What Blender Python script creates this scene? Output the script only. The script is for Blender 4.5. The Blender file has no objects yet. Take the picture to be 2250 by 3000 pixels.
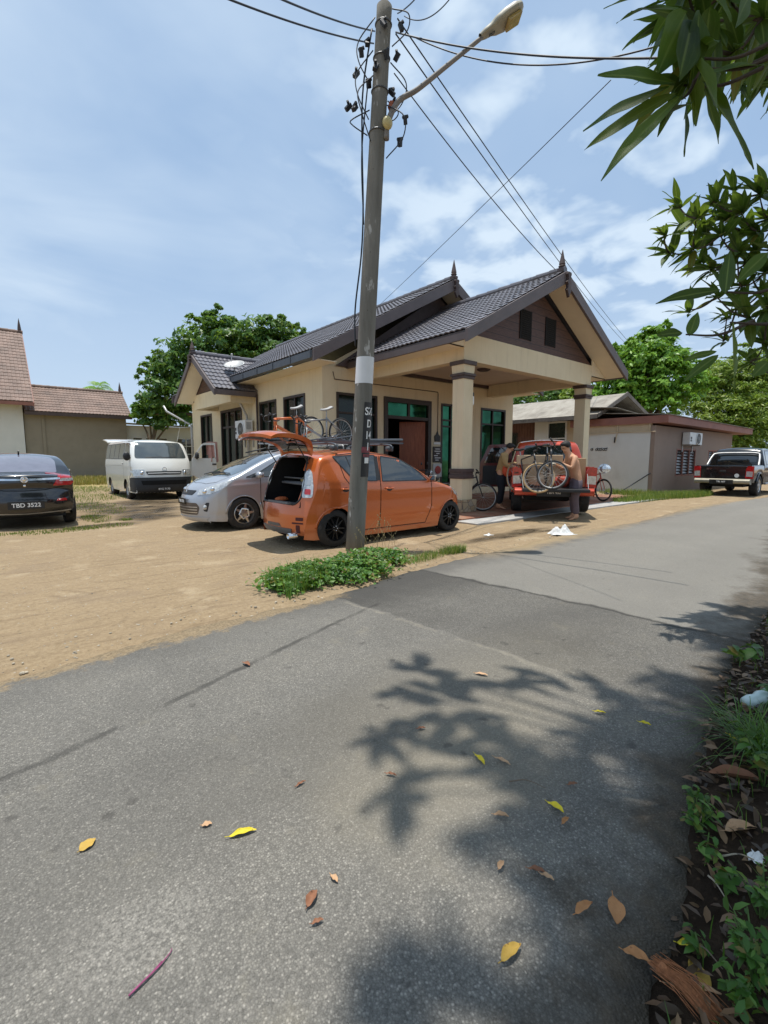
import bpy, bmesh, math, random
import numpy as np
from mathutils import Vector, Matrix, Euler
from mathutils.bvhtree import BVHTree
from math import sin, cos, pi, radians, sqrt, atan2
random.seed(7); RNG = np.random.default_rng(7)
S = bpy.context.scene; COL = S.collection

# ------------------------------------------------------------------ objects
def tag(o, label=None, cat=None, group=None, kind=None):
    if label: o['label'] = label
    if cat: o['category'] = cat
    if group: o['group'] = group
    if kind: o['kind'] = kind
    return o
def thing(name, label, cat, loc=(0, 0, 0), rz=0, group=None, rot=None):
    o = bpy.data.objects.new(name, None); COL.objects.link(o)
    o.empty_display_size = .1
    o.location = loc; o.rotation_euler = rot if rot else (0, 0, rz)
    return tag(o, label, cat, group)
def copy_tree(o, parent=None):
    c = o.copy(); COL.objects.link(c)
    if parent: c.parent = parent
    for ch in o.children: copy_tree(ch, c)
    return c
def catmull(pts, n=8, closed=False):
    P = [np.array(p, float) for p in pts]; out = []
    m = len(P)
    for i in range(m if closed else m - 1):
        p0 = P[(i - 1) % m] if closed or i > 0 else 2 * P[0] - P[1]
        p1 = P[i]; p2 = P[(i + 1) % m]
        p3 = P[(i + 2) % m] if closed or i + 2 < m else 2 * P[-1] - P[-2]
        for k in range(n):
            t = k / n
            out.append(.5 * ((2 * p1) + (-p0 + p2) * t + (2 * p0 - 5 * p1 + 4 * p2 - p3) * t * t + (-p0 + 3 * p1 - 3 * p2 + p3) * t ** 3))
    if not closed: out.append(P[-1])
    return [tuple(p) for p in out]
class MB:
    def __init__(s): s.v = []; s.f = []
    def add(s, vs, fs):
        b = len(s.v); s.v += [tuple(map(float, p)) for p in vs]; s.f += [tuple(b + i for i in f) for f in fs]; return s
    def box(s, x0, x1, y0, y1, z0, z1):
        return s.add([(x0, y0, z0), (x1, y0, z0), (x1, y1, z0), (x0, y1, z0), (x0, y0, z1), (x1, y0, z1), (x1, y1, z1), (x0, y1, z1)],
                     [(0, 3, 2, 1), (4, 5, 6, 7), (0, 1, 5, 4), (1, 2, 6, 5), (2, 3, 7, 6), (3, 0, 4, 7)])
    def obox(s, c, sz, rot=(0, 0, 0)):
        M = Euler(rot).to_matrix(); h = [a / 2 for a in sz]; vs = []
        for z in (-1, 1):
            for x, y in ((-1, -1), (1, -1), (1, 1), (-1, 1)):
                vs.append(Vector(c) + M @ Vector((x * h[0], y * h[1], z * h[2])))
        return s.add(vs, [(0, 3, 2, 1), (4, 5, 6, 7), (0, 1, 5, 4), (1, 2, 6, 5), (2, 3, 7, 6), (3, 0, 4, 7)])
    def tube(s, pts, r, n=8, cap=True):
        P = [Vector(p) for p in pts]; m = len(P)
        R = list(r) if hasattr(r, '__len__') else [r] * m
        t0 = (P[1] - P[0]).normalized(); up = Vector((0, 0, 1)) if abs(t0.z) < .9 else Vector((1, 0, 0))
        a = t0.cross(up).normalized(); vs = []
        for i in range(m):
            t = (P[min(i + 1, m - 1)] - P[max(i - 1, 0)])
            t = t.normalized() if t.length > 1e-9 else t0
            a = (a - t * a.dot(t)); a = a.normalized() if a.length > 1e-6 else t.orthogonal().normalized()
            b = t.cross(a)
            for k in range(n):
                an = 2 * pi * k / n; vs.append(P[i] + (a * cos(an) + b * sin(an)) * R[i])
        fs = [(i * n + k, i * n + (k + 1) % n, (i + 1) * n + (k + 1) % n, (i + 1) * n + k) for i in range(m - 1) for k in range(n)]
        if cap: fs += [tuple(range(n - 1, -1, -1)), tuple((m - 1) * n + k for k in range(n))]
        return s.add(vs, fs)
    def ring(s, c, R, r, axis='y', N=36, n=8, flat=1.0):
        vs = []; c = Vector(c)
        for i in range(N):
            A = 2 * pi * i / N
            for k in range(n):
                B = 2 * pi * k / n; q = R + r * cos(B); w = r * sin(B) * flat
                p = {'y': (q * cos(A), w, q * sin(A)), 'z': (q * cos(A), q * sin(A), w), 'x': (w, q * cos(A), q * sin(A))}[axis]
                vs.append(c + Vector(p))
        return s.add(vs, [(i * n + k, i * n + (k + 1) % n, ((i + 1) % N) * n + (k + 1) % n, ((i + 1) % N) * n + k) for i in range(N) for k in range(n)])
    def lathe(s, prof, c=(0, 0, 0), axis='z', N=20, cap=True):
        vs = []; c = Vector(c); m = len(prof)
        for r, h in prof:
            for k in range(N):
                A = 2 * pi * k / N
                p = {'z': (r * cos(A), r * sin(A), h), 'y': (r * cos(A), h, r * sin(A)), 'x': (h, r * cos(A), r * sin(A))}[axis]
                vs.append(c + Vector(p))
        fs = [(i * N + k, i * N + (k + 1) % N, (i + 1) * N + (k + 1) % N, (i + 1) * N + k) for i in range(m - 1) for k in range(N)]
        if cap: fs += [tuple(range(N - 1, -1, -1)), tuple((m - 1) * N + k for k in range(N))]
        return s.add(vs, fs)
    def prism(s, poly, axis, a, b):
        f3 = {'x': lambda p, h: (h, p[0], p[1]), 'y': lambda p, h: (p[0], h, p[1]), 'z': lambda p, h: (p[0], p[1], h)}[axis]
        n = len(poly); vs = [f3(p, a) for p in poly] + [f3(p, b) for p in poly]
        return s.add(vs, [tuple(range(n)), tuple(range(2 * n - 1, n - 1, -1))] + [(i, (i + 1) % n, n + (i + 1) % n, n + i) for i in range(n)])
    def grid(s, fn, nu, nv):
        vs = [fn(i / nu, j / nv) for i in range(nu + 1) for j in range(nv + 1)]; w = nv + 1
        return s.add(vs, [(i * w + j, (i + 1) * w + j, (i + 1) * w + j + 1, i * w + j + 1) for i in range(nu) for j in range(nv)])
    def slab(s, quad, th):
        q = [Vector(p) for p in quad]; n = (q[1] - q[0]).cross(q[3] - q[0]).normalized() * th
        return s.add(q + [p + n for p in q], [(3, 2, 1, 0), (4, 5, 6, 7), (0, 1, 5, 4), (1, 2, 6, 5), (2, 3, 7, 6), (3, 0, 4, 7)])
    def blob(s, c, r, n=10, m=7):
        c = Vector(c); r = r if hasattr(r, '__len__') else (r, r, r)
        return s.grid(lambda a, b: c + Vector((r[0] * sin(pi * b) * cos(2 * pi * a), r[1] * sin(pi * b) * sin(2 * pi * a), -r[2] * cos(pi * b))), n, m)
    def build(s, name, mat, parent=None, smooth=False, bevel=0, off=None, normals=False, solid=0):
        me = bpy.data.meshes.new(name)
        vs = s.v
        if off is not None: vs = [(p[0] - off[0], p[1] - off[1], p[2] - off[2]) for p in vs]
        elif parent is not None and parent.get('wld'):
            l = parent.location; vs = [(p[0] - l[0], p[1] - l[1], p[2] - l[2]) for p in vs]
        elif parent is not None and parent.parent is not None and parent.parent.get('wld'):
            l = parent.parent.location; vs = [(p[0] - l[0], p[1] - l[1], p[2] - l[2]) for p in vs]
        me.from_pydata(vs, [], s.f); me.update()
        if normals:
            bm = bmesh.new(); bm.from_mesh(me); bmesh.ops.remove_doubles(bm, verts=bm.verts, dist=1e-5); bmesh.ops.recalc_face_normals(bm, faces=bm.faces); bm.to_mesh(me); bm.free()
        if smooth: me.polygons.foreach_set('use_smooth', [True] * len(me.polygons))
        if mat: me.materials.append(mat)
        o = bpy.data.objects.new(name, me); COL.objects.link(o)
        if parent is not None: o.parent = parent
        if bevel:
            b = o.modifiers.new('b', 'BEVEL'); b.width = bevel; b.segments = 2; b.limit_method = 'ANGLE'; b.angle_limit = radians(40)
        if solid:
            b = o.modifiers.new('s', 'SOLIDIFY'); b.thickness = solid; b.offset = 0
        return o
def np_mesh(name, V, F, mat, parent=None, loc=None, smooth=False):
    V = np.asarray(V, np.float32); F = np.asarray(F, np.int32); k = F.shape[1]
    me = bpy.data.meshes.new(name); me.vertices.add(len(V)); me.vertices.foreach_set('co', V.ravel())
    me.loops.add(F.size); me.loops.foreach_set('vertex_index', F.ravel())
    me.polygons.add(len(F)); me.polygons.foreach_set('loop_start', np.arange(0, F.size, k, dtype=np.int32))
    me.update(calc_edges=True); me.validate()
    if smooth: me.polygons.foreach_set('use_smooth', [True] * len(F))
    for m in (mat if isinstance(mat, list) else [mat]): me.materials.append(m)
    o = bpy.data.objects.new(name, me); COL.objects.link(o)
    if parent is not None: o.parent = parent
    if loc is not None: o.location = loc
    return o
def text_mesh(body, size, bold=0, align='CENTER', ext=.002):
    cu = bpy.data.curves.new('t', 'FONT'); cu.body = body; cu.size = size; cu.align_x = align; cu.align_y = 'CENTER'; cu.offset = bold; cu.extrude = ext; cu.space_line = 1.0
    o = bpy.data.objects.new('t', cu); COL.objects.link(o); bpy.context.view_layer.update()
    me = bpy.data.meshes.new_from_object(o.evaluated_get(bpy.context.evaluated_depsgraph_get()))
    vs = [tuple(v.co) for v in me.vertices]; fs = [tuple(p.vertices) for p in me.polygons]
    bpy.data.objects.remove(o); bpy.data.meshes.remove(me); bpy.data.curves.remove(cu)
    return vs, fs

# ------------------------------------------------------------------ materials
class NT:
    def __init__(s, name):
        s.m = bpy.data.materials.new(name); s.m.use_nodes = True; s.t = s.m.node_tree; s.n = s.t.nodes; s.l = s.t.links
        s.b = s.n['Principled BSDF']; s._c = None
    def node(s, ty, **kw):
        n = s.n.new(ty)
        for k, v in kw.items(): setattr(n, k, v)
        return n
    def put(s, sock, v):
        if isinstance(v, bpy.types.NodeSocket): s.l.new(v, sock)
        elif v is not None:
            if isinstance(v, tuple) and len(v) == 3 and sock.type == 'RGBA': v = (*v, 1)
            sock.default_value = v
    def co(s, kind='Object'):
        if s._c is None: s._c = s.node('ShaderNodeTexCoord')
        return s._c.outputs[kind]
    def map(s, scale=(1, 1, 1), vec=None, rot=(0, 0, 0), loc=(0, 0, 0)):
        m = s.node('ShaderNodeMapping'); s.put(m.inputs['Vector'], vec or s.co()); m.inputs['Scale'].default_value = scale; m.inputs['Rotation'].default_value = rot; m.inputs['Location'].default_value = loc
        return m.outputs[0]
    def noise(s, scale, detail=3, rough=.55, vec=None, dist=0):
        n = s.node('ShaderNodeTexNoise'); s.put(n.inputs['Vector'], vec or s.co()); n.inputs['Scale'].default_value = scale; n.inputs['Detail'].default_value = detail; n.inputs['Roughness'].default_value = rough; n.inputs['Distortion'].default_value = dist
        return n.outputs['Fac']
    def vor(s, scale, vec=None, feat='F1', out='Distance'):
        n = s.node('ShaderNodeTexVoronoi', feature=feat); s.put(n.inputs['Vector'], vec or s.co()); n.inputs['Scale'].default_value = scale
        return n.outputs[out]
    def math(s, op, a, b=0.0, c=None):
        n = s.node('ShaderNodeMath', operation=op); s.put(n.inputs[0], a); s.put(n.inputs[1], b)
        if c is not None: s.put(n.inputs[2], c)
        return n.outputs[0]
    def ramp(s, f, stops):
        n = s.node('ShaderNodeValToRGB'); s.put(n.inputs[0], f); e = n.color_ramp.elements
        while len(e) < len(stops): e.new(.5)
        for i, (p, c) in enumerate(stops):
            e[i].position = p; c = (c, c, c) if not hasattr(c, '__len__') else c; e[i].color = (*c, 1)
        return n.outputs[0]
    def step(s, f, a, b):
        n = s.node('ShaderNodeMapRange', interpolation_type='SMOOTHSTEP'); s.put(n.inputs[0], f); n.inputs[1].default_value = a; n.inputs[2].default_value = b
        return n.outputs[0]
    def mix(s, f, a, b, bl='MIX'):
        n = s.node('ShaderNodeMix', data_type='RGBA', blend_type=bl); s.put(n.inputs[0], f); s.put(n.inputs[6], a); s.put(n.inputs[7], b)
        return n.outputs[2]
    def xyz(s, vec=None):
        n = s.node('ShaderNodeSeparateXYZ'); s.put(n.inputs[0], vec or s.co()); return n.outputs
    def bump(s, h, strength=.3, dist=.02, prev=None):
        n = s.node('ShaderNodeBump'); s.put(n.inputs['Height'], h); n.inputs['Strength'].default_value = strength; n.inputs['Distance'].default_value = dist
        if prev is not None: s.put(n.inputs['Normal'], prev)
        return n.outputs[0]
    def blob(s, cx, cy, rx, ry, wob=.5, sc=1.5, soft=.35):
        X, Y, Z = s.xyz()
        a = s.math('DIVIDE', s.math('SUBTRACT', X, cx), rx); b = s.math('DIVIDE', s.math('SUBTRACT', Y, cy), ry)
        d = s.math('SQRT', s.math('ADD', s.math('MULTIPLY', a, a), s.math('MULTIPLY', b, b)))
        d = s.math('ADD', d, s.math('MULTIPLY', s.math('SUBTRACT', s.noise(sc, 4), .5), wob * 2))
        return s.step(d, 1 + soft, 1 - soft)
    def out(s, color=None, rough=None, metal=None, normal=None, spec=None, coat=None, trans=None):
        I = s.b.inputs
        for k, v in (('Base Color', color), ('Roughness', rough), ('Metallic', metal), ('Normal', normal), ('Specular IOR Level', spec), ('Coat Weight', coat), ('Transmission Weight', trans)):
            if v is not None: s.put(I[k], v)
        return s.m
def mat(name, c, rough=.6, metal=0, var=.12, scale=6, bump=0, bscale=60, spec=None, coat=None, dirt=None):
    n = NT(name); c = tuple(c)
    f = n.noise(scale, 5, .6)
    lo = tuple(max(0, x * (1 - var)) for x in c); hi = tuple(min(1, x * (1 + var)) for x in c)
    col = n.ramp(f, [(.3, lo), (.7, hi)])
    if dirt: col = n.mix(n.math('MULTIPLY', n.step(n.noise(scale * .5, 6, .7), .52, .75), dirt[1]), col, dirt[0])
    nb = n.bump(n.noise(bscale, 3), bump, .01) if bump else None
    return n.out(col, rough, metal, nb, spec, coat)
def paint(name, c, metal=.25, rough=.38):
    n = NT(name)
    f = n.noise(900, 1); fl = n.noise(2.2, 5, .65)
    col = n.ramp(f, [(.35, tuple(x * .92 for x in c)), (.65, tuple(min(1, x * 1.08) for x in c))])
    X, Y, Z = n.xyz()
    dust = n.math('MULTIPLY', n.step(n.math('ADD', Z, n.math('MULTIPLY', fl, .5)), .75, .2), .28 if max(c) > .05 else .07)
    col = n.mix(dust, col, (.32, .25, .16))
    r = n.math('ADD', n.math('MULTIPLY', dust, .8), rough)
    n.out(col, r, metal, n.bump(fl, .02, .02), .5, 1.0); n.b.inputs['Coat Roughness'].default_value = .04
    return n.m
M = {}
M['rubber'] = mat('tyre_rubber', (.022, .021, .02), .8, var=.3, scale=15, dirt=((.14, .11, .075), .35))
M['black'] = mat('black_plastic', (.02, .02, .021), .5, var=.2)
M['dark'] = mat('dark_cavity', (.006, .006, .006), .9, var=.2)
M['alloy'] = mat('alloy_metal', (.62, .6, .57), .3, .85, var=.12, dirt=((.2, .15, .1), .4))
M['chrome'] = mat('chrome_trim', (.75, .75, .75), .12, 1, var=.05)
M['steel'] = mat('galvanised_steel', (.42, .42, .41), .45, .6, var=.15, dirt=((.25, .2, .15), .3))
M['glass'] = mat('tinted_car_glass', (.012, .016, .017), .03, 0, var=.1, spec=.9, coat=1)
M['glassmid'] = mat('windscreen_glass', (.06, .075, .08), .03, 0, var=.2, scale=2, spec=.9, coat=1)
M['lens'] = mat('clear_lamp_lens', (.55, .57, .57), .08, .35, var=.35, scale=28, coat=1)
M['red'] = mat('red_lamp_lens', (.45, .012, .014), .1, 0, var=.3, scale=25, coat=1)
M['white'] = mat('white_paint', (.75, .75, .73), .5, var=.05)
M['letter'] = mat('white_lettering', (.8, .8, .78), .55, var=.05)
M['plate'] = mat('black_number_plate', (.012, .012, .013), .35, var=.2)
M['cable'] = mat('cable_sheath', (.018, .022, .03), .55, var=.2)

# ------------------------------------------------------------------ camera, sky, sun   (x runs along the road, y away from it)
cd = bpy.data.cameras.new('camera'); cam = bpy.data.objects.new('camera', cd); COL.objects.link(cam)
cd.sensor_fit = 'VERTICAL'; cd.sensor_height = 36; cd.lens = 1374 / 3000 * 36; cd.clip_start = .05; cd.clip_end = 2000
cam.location = (0, 0, 1.33); cam.rotation_euler = (radians(90 - 6.44), 0, radians(-39.9)); S.camera = cam
S.view_settings.view_transform = 'Standard'; S.view_settings.look = 'None'; S.view_settings.exposure = .1; S.view_settings.gamma = 1
S.cycles.use_denoising = True
S.cycles.max_bounces = 8; S.cycles.diffuse_bounces = 4; S.cycles.transparent_max_bounces = 12
SUN_EL, SUN_AZ = radians(86), radians(20)       # the sun stands almost overhead, a little behind the house
sd = Vector((-sin(radians(25)) * cos(SUN_EL), cos(radians(25)) * cos(SUN_EL), sin(SUN_EL)))
L = bpy.data.lights.new('sun', 'SUN'); L.energy = 4.3; L.angle = radians(.55); L.color = (1, .955, .88)
lo = bpy.data.objects.new('sun', L); COL.objects.link(lo); lo.rotation_euler = (-sd).to_track_quat('-Z', 'Y').to_euler(); lo.location = (0, 0, 30)
W = bpy.data.worlds.new('World'); S.world = W; W.use_nodes = True
nt = W.node_tree; bg = nt.nodes['Background']
class WN(NT):
    def __init__(s): s.t = nt; s.n = nt.nodes; s.l = nt.links; s._c = None
w = WN()
sky = w.node('ShaderNodeTexSky', sky_type='NISHITA'); sky.sun_disc = False; sky.sun_elevation = SUN_EL; sky.sun_rotation = radians(-25); sky.air_density = 1.0; sky.dust_density = 1.2; sky.ozone_density = 1.2
dx, dy, dz = w.xyz(w.co('Generated'))
k = w.math('ADD', w.math('MAXIMUM', dz, 0.0), .16)
cv = w.node('ShaderNodeCombineXYZ'); w.put(cv.inputs[0], w.math('DIVIDE', dx, k)); w.put(cv.inputs[1], w.math('DIVIDE', dy, k))
cvv = cv.outputs[0]
big = w.noise(.7, 4, .55, cvv, .3)
veil = w.noise(1.1, 5, .5, w.map((1, 1.35, 1), cvv, (0, 0, .9)), .5)
mott = w.noise(5.2, 4, .5, cvv, .25)
# thicker mottled cloud to the right of the pole, a thin veil to the left
side = w.step(w.math('ADD', w.math('MULTIPLY', dx, .77), w.math('MULTIPLY', dy, -.64)), -.3, .15)
f1 = w.math('MULTIPLY', w.step(w.math('ADD', mott, w.math('MULTIPLY', w.math('SUBTRACT', big, .5), .9)), .36, .66), w.math('ADD', w.math('MULTIPLY', side, .8), .16))
f2 = w.math('MULTIPLY', w.step(w.math('ADD', veil, w.math('MULTIPLY', w.math('SUBTRACT', big, .5), .6)), .2, .85), w.math('SUBTRACT', .8, w.math('MULTIPLY', side, .45)))
hor = w.step(dz, .5, -.02)
f = w.math('MAXIMUM', w.math('MAXIMUM', f1, f2), w.math('MULTIPLY', hor, .62))
f = w.math('MINIMUM', w.math('ADD', f, .06), 1.0)
cl = w.mix(big, (5.0, 6.3, 7.8), (6.6, 7.6, 8.6)); thin = w.mix(.8, sky.outputs[0], (2.85, 4.35, 6.6))
w.put(bg.inputs['Color'], w.mix(f, thin, cl)); bg.inputs['Strength'].default_value = .112

# ------------------------------------------------------------------ ground and road
def interp(u, tab):
    xs = [a for a, b in tab]; ys = [b for a, b in tab]; return float(np.interp(u, xs, ys))
from mathutils import noise as MN
def fb(x, y, s=1.0, o=4): return MN.fractal(Vector((x * s, y * s, 3.7)), 1.0, 2.0, o)
ROAD_L = [(-400, 3.3), (-6, 3.42), (0, 3.5), (1.08, 3.71), (2.36, 3.7), (2.55, 3.74), (3.0, 3.8), (3.7, 3.98), (5.6, 4.08), (8, 4.26), (10.5, 4.1), (15, 4.42), (20.6, 3.95), (400, 3.9)]
ROAD_R = [(-400, .1), (.3, .16), (1.17, .33), (1.46, .37), (1.97, .51), (3.2, .74), (5, .87), (9, .95), (400, 1.0)]
def road_l(u): return interp(u, ROAD_L) + .035 * fb(u, 1.3, 2.3) + .03 * fb(u, 9.3, 9)
def road_r(u): return interp(u, ROAD_R) + .05 * fb(u, 21.3, 2.0) + .03 * fb(u, 5.3, 8)

n = NT('sandy_ground')
base = n.ramp(n.noise(.55, 6, .62), [(.25, (.29, .212, .125)), (.5, (.37, .275, .165)), (.75, (.43, .33, .21))])
fine = n.noise(26, 6, .7); base = n.mix(.55, base, n.ramp(fine, [(.25, (.19, .135, .075)), (.55, (.38, .285, .175)), (.8, (.5, .4, .265))]))
streak = n.noise(3.2, 5, .6, n.map((.5, 3.2, 1), rot=(0, 0, .25))); base = n.mix(n.math('MULTIPLY', n.step(streak, .5, .68), .55), base, (.23, .165, .1))
base = n.mix(n.math('MULTIPLY', n.step(n.noise(1.1, 5, .65), .5, .66), .5), base, (.27, .2, .13))
base = n.mix(n.math('MULTIPLY', n.step(n.noise(1.7, 5, .6, n.map((1, 1, 1), loc=(7, 3, 0))), .55, .7), .6), base, (.5, .395, .26))
clod = n.math('MULTIPLY', n.step(n.noise(17, 5, .7), .62, .7), n.step(n.noise(1.4, 3), .42, .58)); base = n.mix(n.math('MULTIPLY', clod, .6), base, (.13, .095, .06))
Xg, Yg, Zg = n.xyz()
rut = None
for (cx, cy, rx, ry, fx, fy) in ((.75, 4.35, .5, .35, 30, -26), (1.5, 4.6, .5, .3, 22, -30), (1.3, 6.8, 1.2, .5, 9, 38), (.6, 5.6, .8, .5, 26, 20)):
    q = n.math('MULTIPLY', n.blob(cx, cy, rx, ry, .6, 2, .6), n.step(n.math('SINE', n.math('ADD', n.math('ADD', n.math('MULTIPLY', Xg, fx), n.math('MULTIPLY', Yg, fy)), n.math('MULTIPLY', n.noise(3, 3), 5))), .3, .9)); rut = q if rut is None else n.math('MAXIMUM', rut, q)
base = n.mix(n.math('MULTIPLY', rut, n.math('MULTIPLY', n.step(n.noise(2.1, 3), .48, .6), .32)), base, (.2, .145, .09))
pv = n.vor(34, out='Color'); pd = n.vor(34); 
px_, py_, pz_ = n.xyz(pv)
peb = n.math('MULTIPLY', n.step(pd, .3, .2), n.step(px_, .86, .9)); base = n.mix(n.math('MULTIPLY', peb, .85), base, n.ramp(py_, [(0, (.12, .1, .08)), (.6, (.4, .35, .28)), (1, (.66, .62, .55))]))
wet = None
for b in ((2.7, 11.9, .8, .8), (2.9, 13.6, 1.1, 1.3), (3.8, 15.6, 1.5, 1.0), (2.1, 15.6, .6, 1.3), (1.7, 12.6, .35, .6), (6.9, 4.85, 1.2, .2), (8.3, 4.66, .9, .12), (1.6, 10.9, .7, .3)):
    q = n.blob(*b, wob=.7, sc=1.7, soft=.45); wet = q if wet is None else n.math('MAXIMUM', wet, q)
base = n.mix(n.math('MULTIPLY', wet, n.math('ADD', .62, n.math('MULTIPLY', n.step(n.noise(1.6, 5, .65, n.map((.8, 1.3, 1))), .4, .54), .36))), base, (.07, .05, .028))
far = n.step(n.math('ADD', n.xyz()[1], n.math('MULTIPLY', n.noise(.4, 4), 9)), 26, 34)
base = n.mix(1, base, (.92, .91, .9), 'MULTIPLY'); base = n.mix(n.math('MULTIPLY', far, .8), base, n.ramp(n.noise(1.2, 5), [(.3, (.2, .17, .05)), (.55, (.42, .33, .13)), (.75, (.14, .17, .04))]))
sv = n.step(n.math('ADD', n.xyz()[1], n.math('MULTIPLY', n.noise(5, 4), .25)), .95, .6)
hb = n.bump(n.noise(9, 6, .65), .9, .06); hb = n.bump(n.math('ADD', n.math('MULTIPLY', rut, .35), n.math('MULTIPLY', clod, -.8)), -.6, .03, hb); hb = n.bump(n.math('ADD', n.math('MULTIPLY', peb, 1.2), fine), .5, .018, hb)
n.out(base, n.math('SUBTRACT', .95, n.math('MULTIPLY', n.math('MULTIPLY', wet, n.step(n.noise(1.6, 5, .65, n.map((.8, 1.3, 1))), .5, .56)), .85)), 0, hb, .25)
M['sand'] = n.m
def axis_vals(lo, a, b, hi, st):
    l = [lo + (a - lo) * (1 - (1 - i / 14) ** 3) for i in range(14)]; r = [b + (hi - b) * (i / 14) ** 3 for i in range(1, 15)]
    return l + list(np.arange(a, b, st)) + [b] + r
gx = axis_vals(-500, -6, 26, 500, .22); gy = axis_vals(-500, -3, 26, 500, .22)
def gz(x, y):
    z = 0.0
    if -8 < x < 30 and -4 < y < 32: z = .02 * fb(x, y, .55, 3) + .012 * fb(x, y, 2.6, 3)
    d = min(road_l(x) - y, y - interp(x, ROAD_R))
    if d > -.25: z -= .035 * min(1, (d + .25) / .3)
    return z
V = [(x, y, gz(x, y)) for x in gx for y in gy]; ny = len(gy)
F = [(i * ny + j, (i + 1) * ny + j, (i + 1) * ny + j + 1, i * ny + j + 1) for i in range(len(gx) - 1) for j in range(ny - 1)]
tag(np_mesh('ground', V, F, M['sand'], smooth=True), kind='structure')

n = NT('worn_asphalt')
X, Y, Z = n.xyz()
st = n.vor(135, out='Color'); sx, sy, sz = n.xyz(st); sd_ = n.vor(135)
stone = n.ramp(sx, [(0, (.1, .1, .098)), (.35, (.185, .183, .177)), (.7, (.26, .257, .247)), (.9, (.31, .305, .29)), (.975, (.46, .45, .43))])
gap = n.math('MULTIPLY', n.step(sd_, .3, .55), .55)
tar = n.mix(gap, stone, (.085, .084, .082))
tar = n.mix(.4, tar, n.ramp(n.noise(330, 3, .7), [(.3, (.09, .09, .088)), (.7, (.33, .327, .315))]))
blot = n.noise(.9, 6, .62); tar = n.mix(1, tar, n.ramp(blot, [(.3, (.8, .8, .8)), (.5, (1, 1, 1)), (.72, (1.18, 1.17, 1.14))]), 'MULTIPLY')
tar = n.mix(n.math('MULTIPLY', n.step(n.noise(3.5, 5, .7), .57, .72), .35), tar, (.27, .255, .21))
trk = n.math('SINE', n.math('ADD', n.math('MULTIPLY', Y, 3.6), n.math('MULTIPLY', n.noise(.5, 3), 2.5))); tar = n.mix(n.math('MULTIPLY', n.step(trk, -.2, .9), .28), tar, (.115, .114, .112))
dst = n.blob(2.0, 1.6, 1.1, .5, .6, 1.3, .7); tar = n.mix(n.math('MULTIPLY', dst, .22), tar, (.285, .26, .205))
dst = n.blob(1.5, 1.25, .5, .3, .6, 2.5, .7); tar = n.mix(n.math('MULTIPLY', dst, .4), tar, (.3, .275, .22))
wrn = n.math('MULTIPLY', n.blob(.22, 1.33, .2, .13, .5, 6, .5), n.step(n.noise(60, 3, .7), .42, .62)); tar = n.mix(n.math('MULTIPLY', wrn, .32), tar, (.46, .45, .43))
drk = n.blob(.03, 1.18, .035, .025, .4, 20, .3); tar = n.mix(n.math('MULTIPLY', drk, .6), tar, (.06, .06, .06))       # pale dust
tar = n.mix(n.math('MULTIPLY', n.step(n.noise(7.5, 3, .5), .66, .74), .55), tar, (.075, .073, .072))      # oily spots
sp2 = n.vor(3.1, out='Color'); s2x, s2y, s2z = n.xyz(sp2); tar = n.mix(n.math('MULTIPLY', n.math('MULTIPLY', n.step(n.math('ADD', n.vor(3.1), n.math('MULTIPLY', n.noise(40, 2), .06)), .13, .07), n.step(s2x, .72, .76)), .6), tar, (.05, .049, .049))
wob = n.math('MULTIPLY', n.math('SUBTRACT', n.noise(3.5, 6, .65), .5), .2)
u1 = n.math('ADD', n.math('SUBTRACT', X, n.math('MULTIPLY', Y, -.085)), wob)                            # resurfacing joint across the road
mid = n.math('MULTIPLY', n.step(u1, 2.765, 2.79), n.step(u1, 4.25, 4.18))
tar = n.mix(n.math('MULTIPLY', mid, n.math('ADD', .16, n.math('MULTIPLY', n.noise(1.3, 5, .6), .4))), tar, n.mix(1, tar, (.5, .5, .51), 'MULTIPLY'))
edge = n.math('MULTIPLY', mid, n.step(n.math('ADD', Y, n.math('MULTIPLY', wob, 4)), 2.7, 3.7)); tar = n.mix(n.math('MULTIPLY', edge, .6), tar, (.055, .055, .056))
ju = n.math('ABSOLUTE', n.math('SUBTRACT', u1, 2.74)); tar = n.mix(n.math('MULTIPLY', n.step(ju, .035, .006), n.math('MULTIPLY', n.step(n.noise(6, 4, .7), .4, .62), .6)), tar, (.3, .285, .25))
ju2 = n.math('ABSOLUTE', n.math('SUBTRACT', u1, 4.22)); tar = n.mix(n.math('MULTIPLY', n.step(ju2, .045, .012), .8), tar, (.045, .045, .045))
cl_ = n.math('ABSOLUTE', n.math('ADD', n.math('SUBTRACT', n.math('SUBTRACT', Y, n.math('MULTIPLY', X, .325)), 2.39), n.math('MULTIPLY', wob, .5)))  # long joint
tar = n.mix(n.math('MULTIPLY', n.math('MULTIPLY', n.step(cl_, .035, .008), n.step(X, 2.7, 2.6)), n.math('MULTIPLY', n.step(n.noise(2.5, 4), .3, .6), .75)), tar, (.06, .06, .06))
newer = n.step(u1, 4.2, 4.3); tar = n.mix(n.math('MULTIPLY', newer, .5), tar, (.29, .287, .275))
lf = n.math('ABSOLUTE', n.math('SUBTRACT', Y, 3.55)); tar = n.mix(n.math('MULTIPLY', n.step(n.math('ADD', n.math('SUBTRACT', Y, n.math('MULTIPLY', X, .04)), n.math('MULTIPLY', wob, 3)), 3.3, 3.75), .55), tar, (.085, .085, .086))
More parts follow.
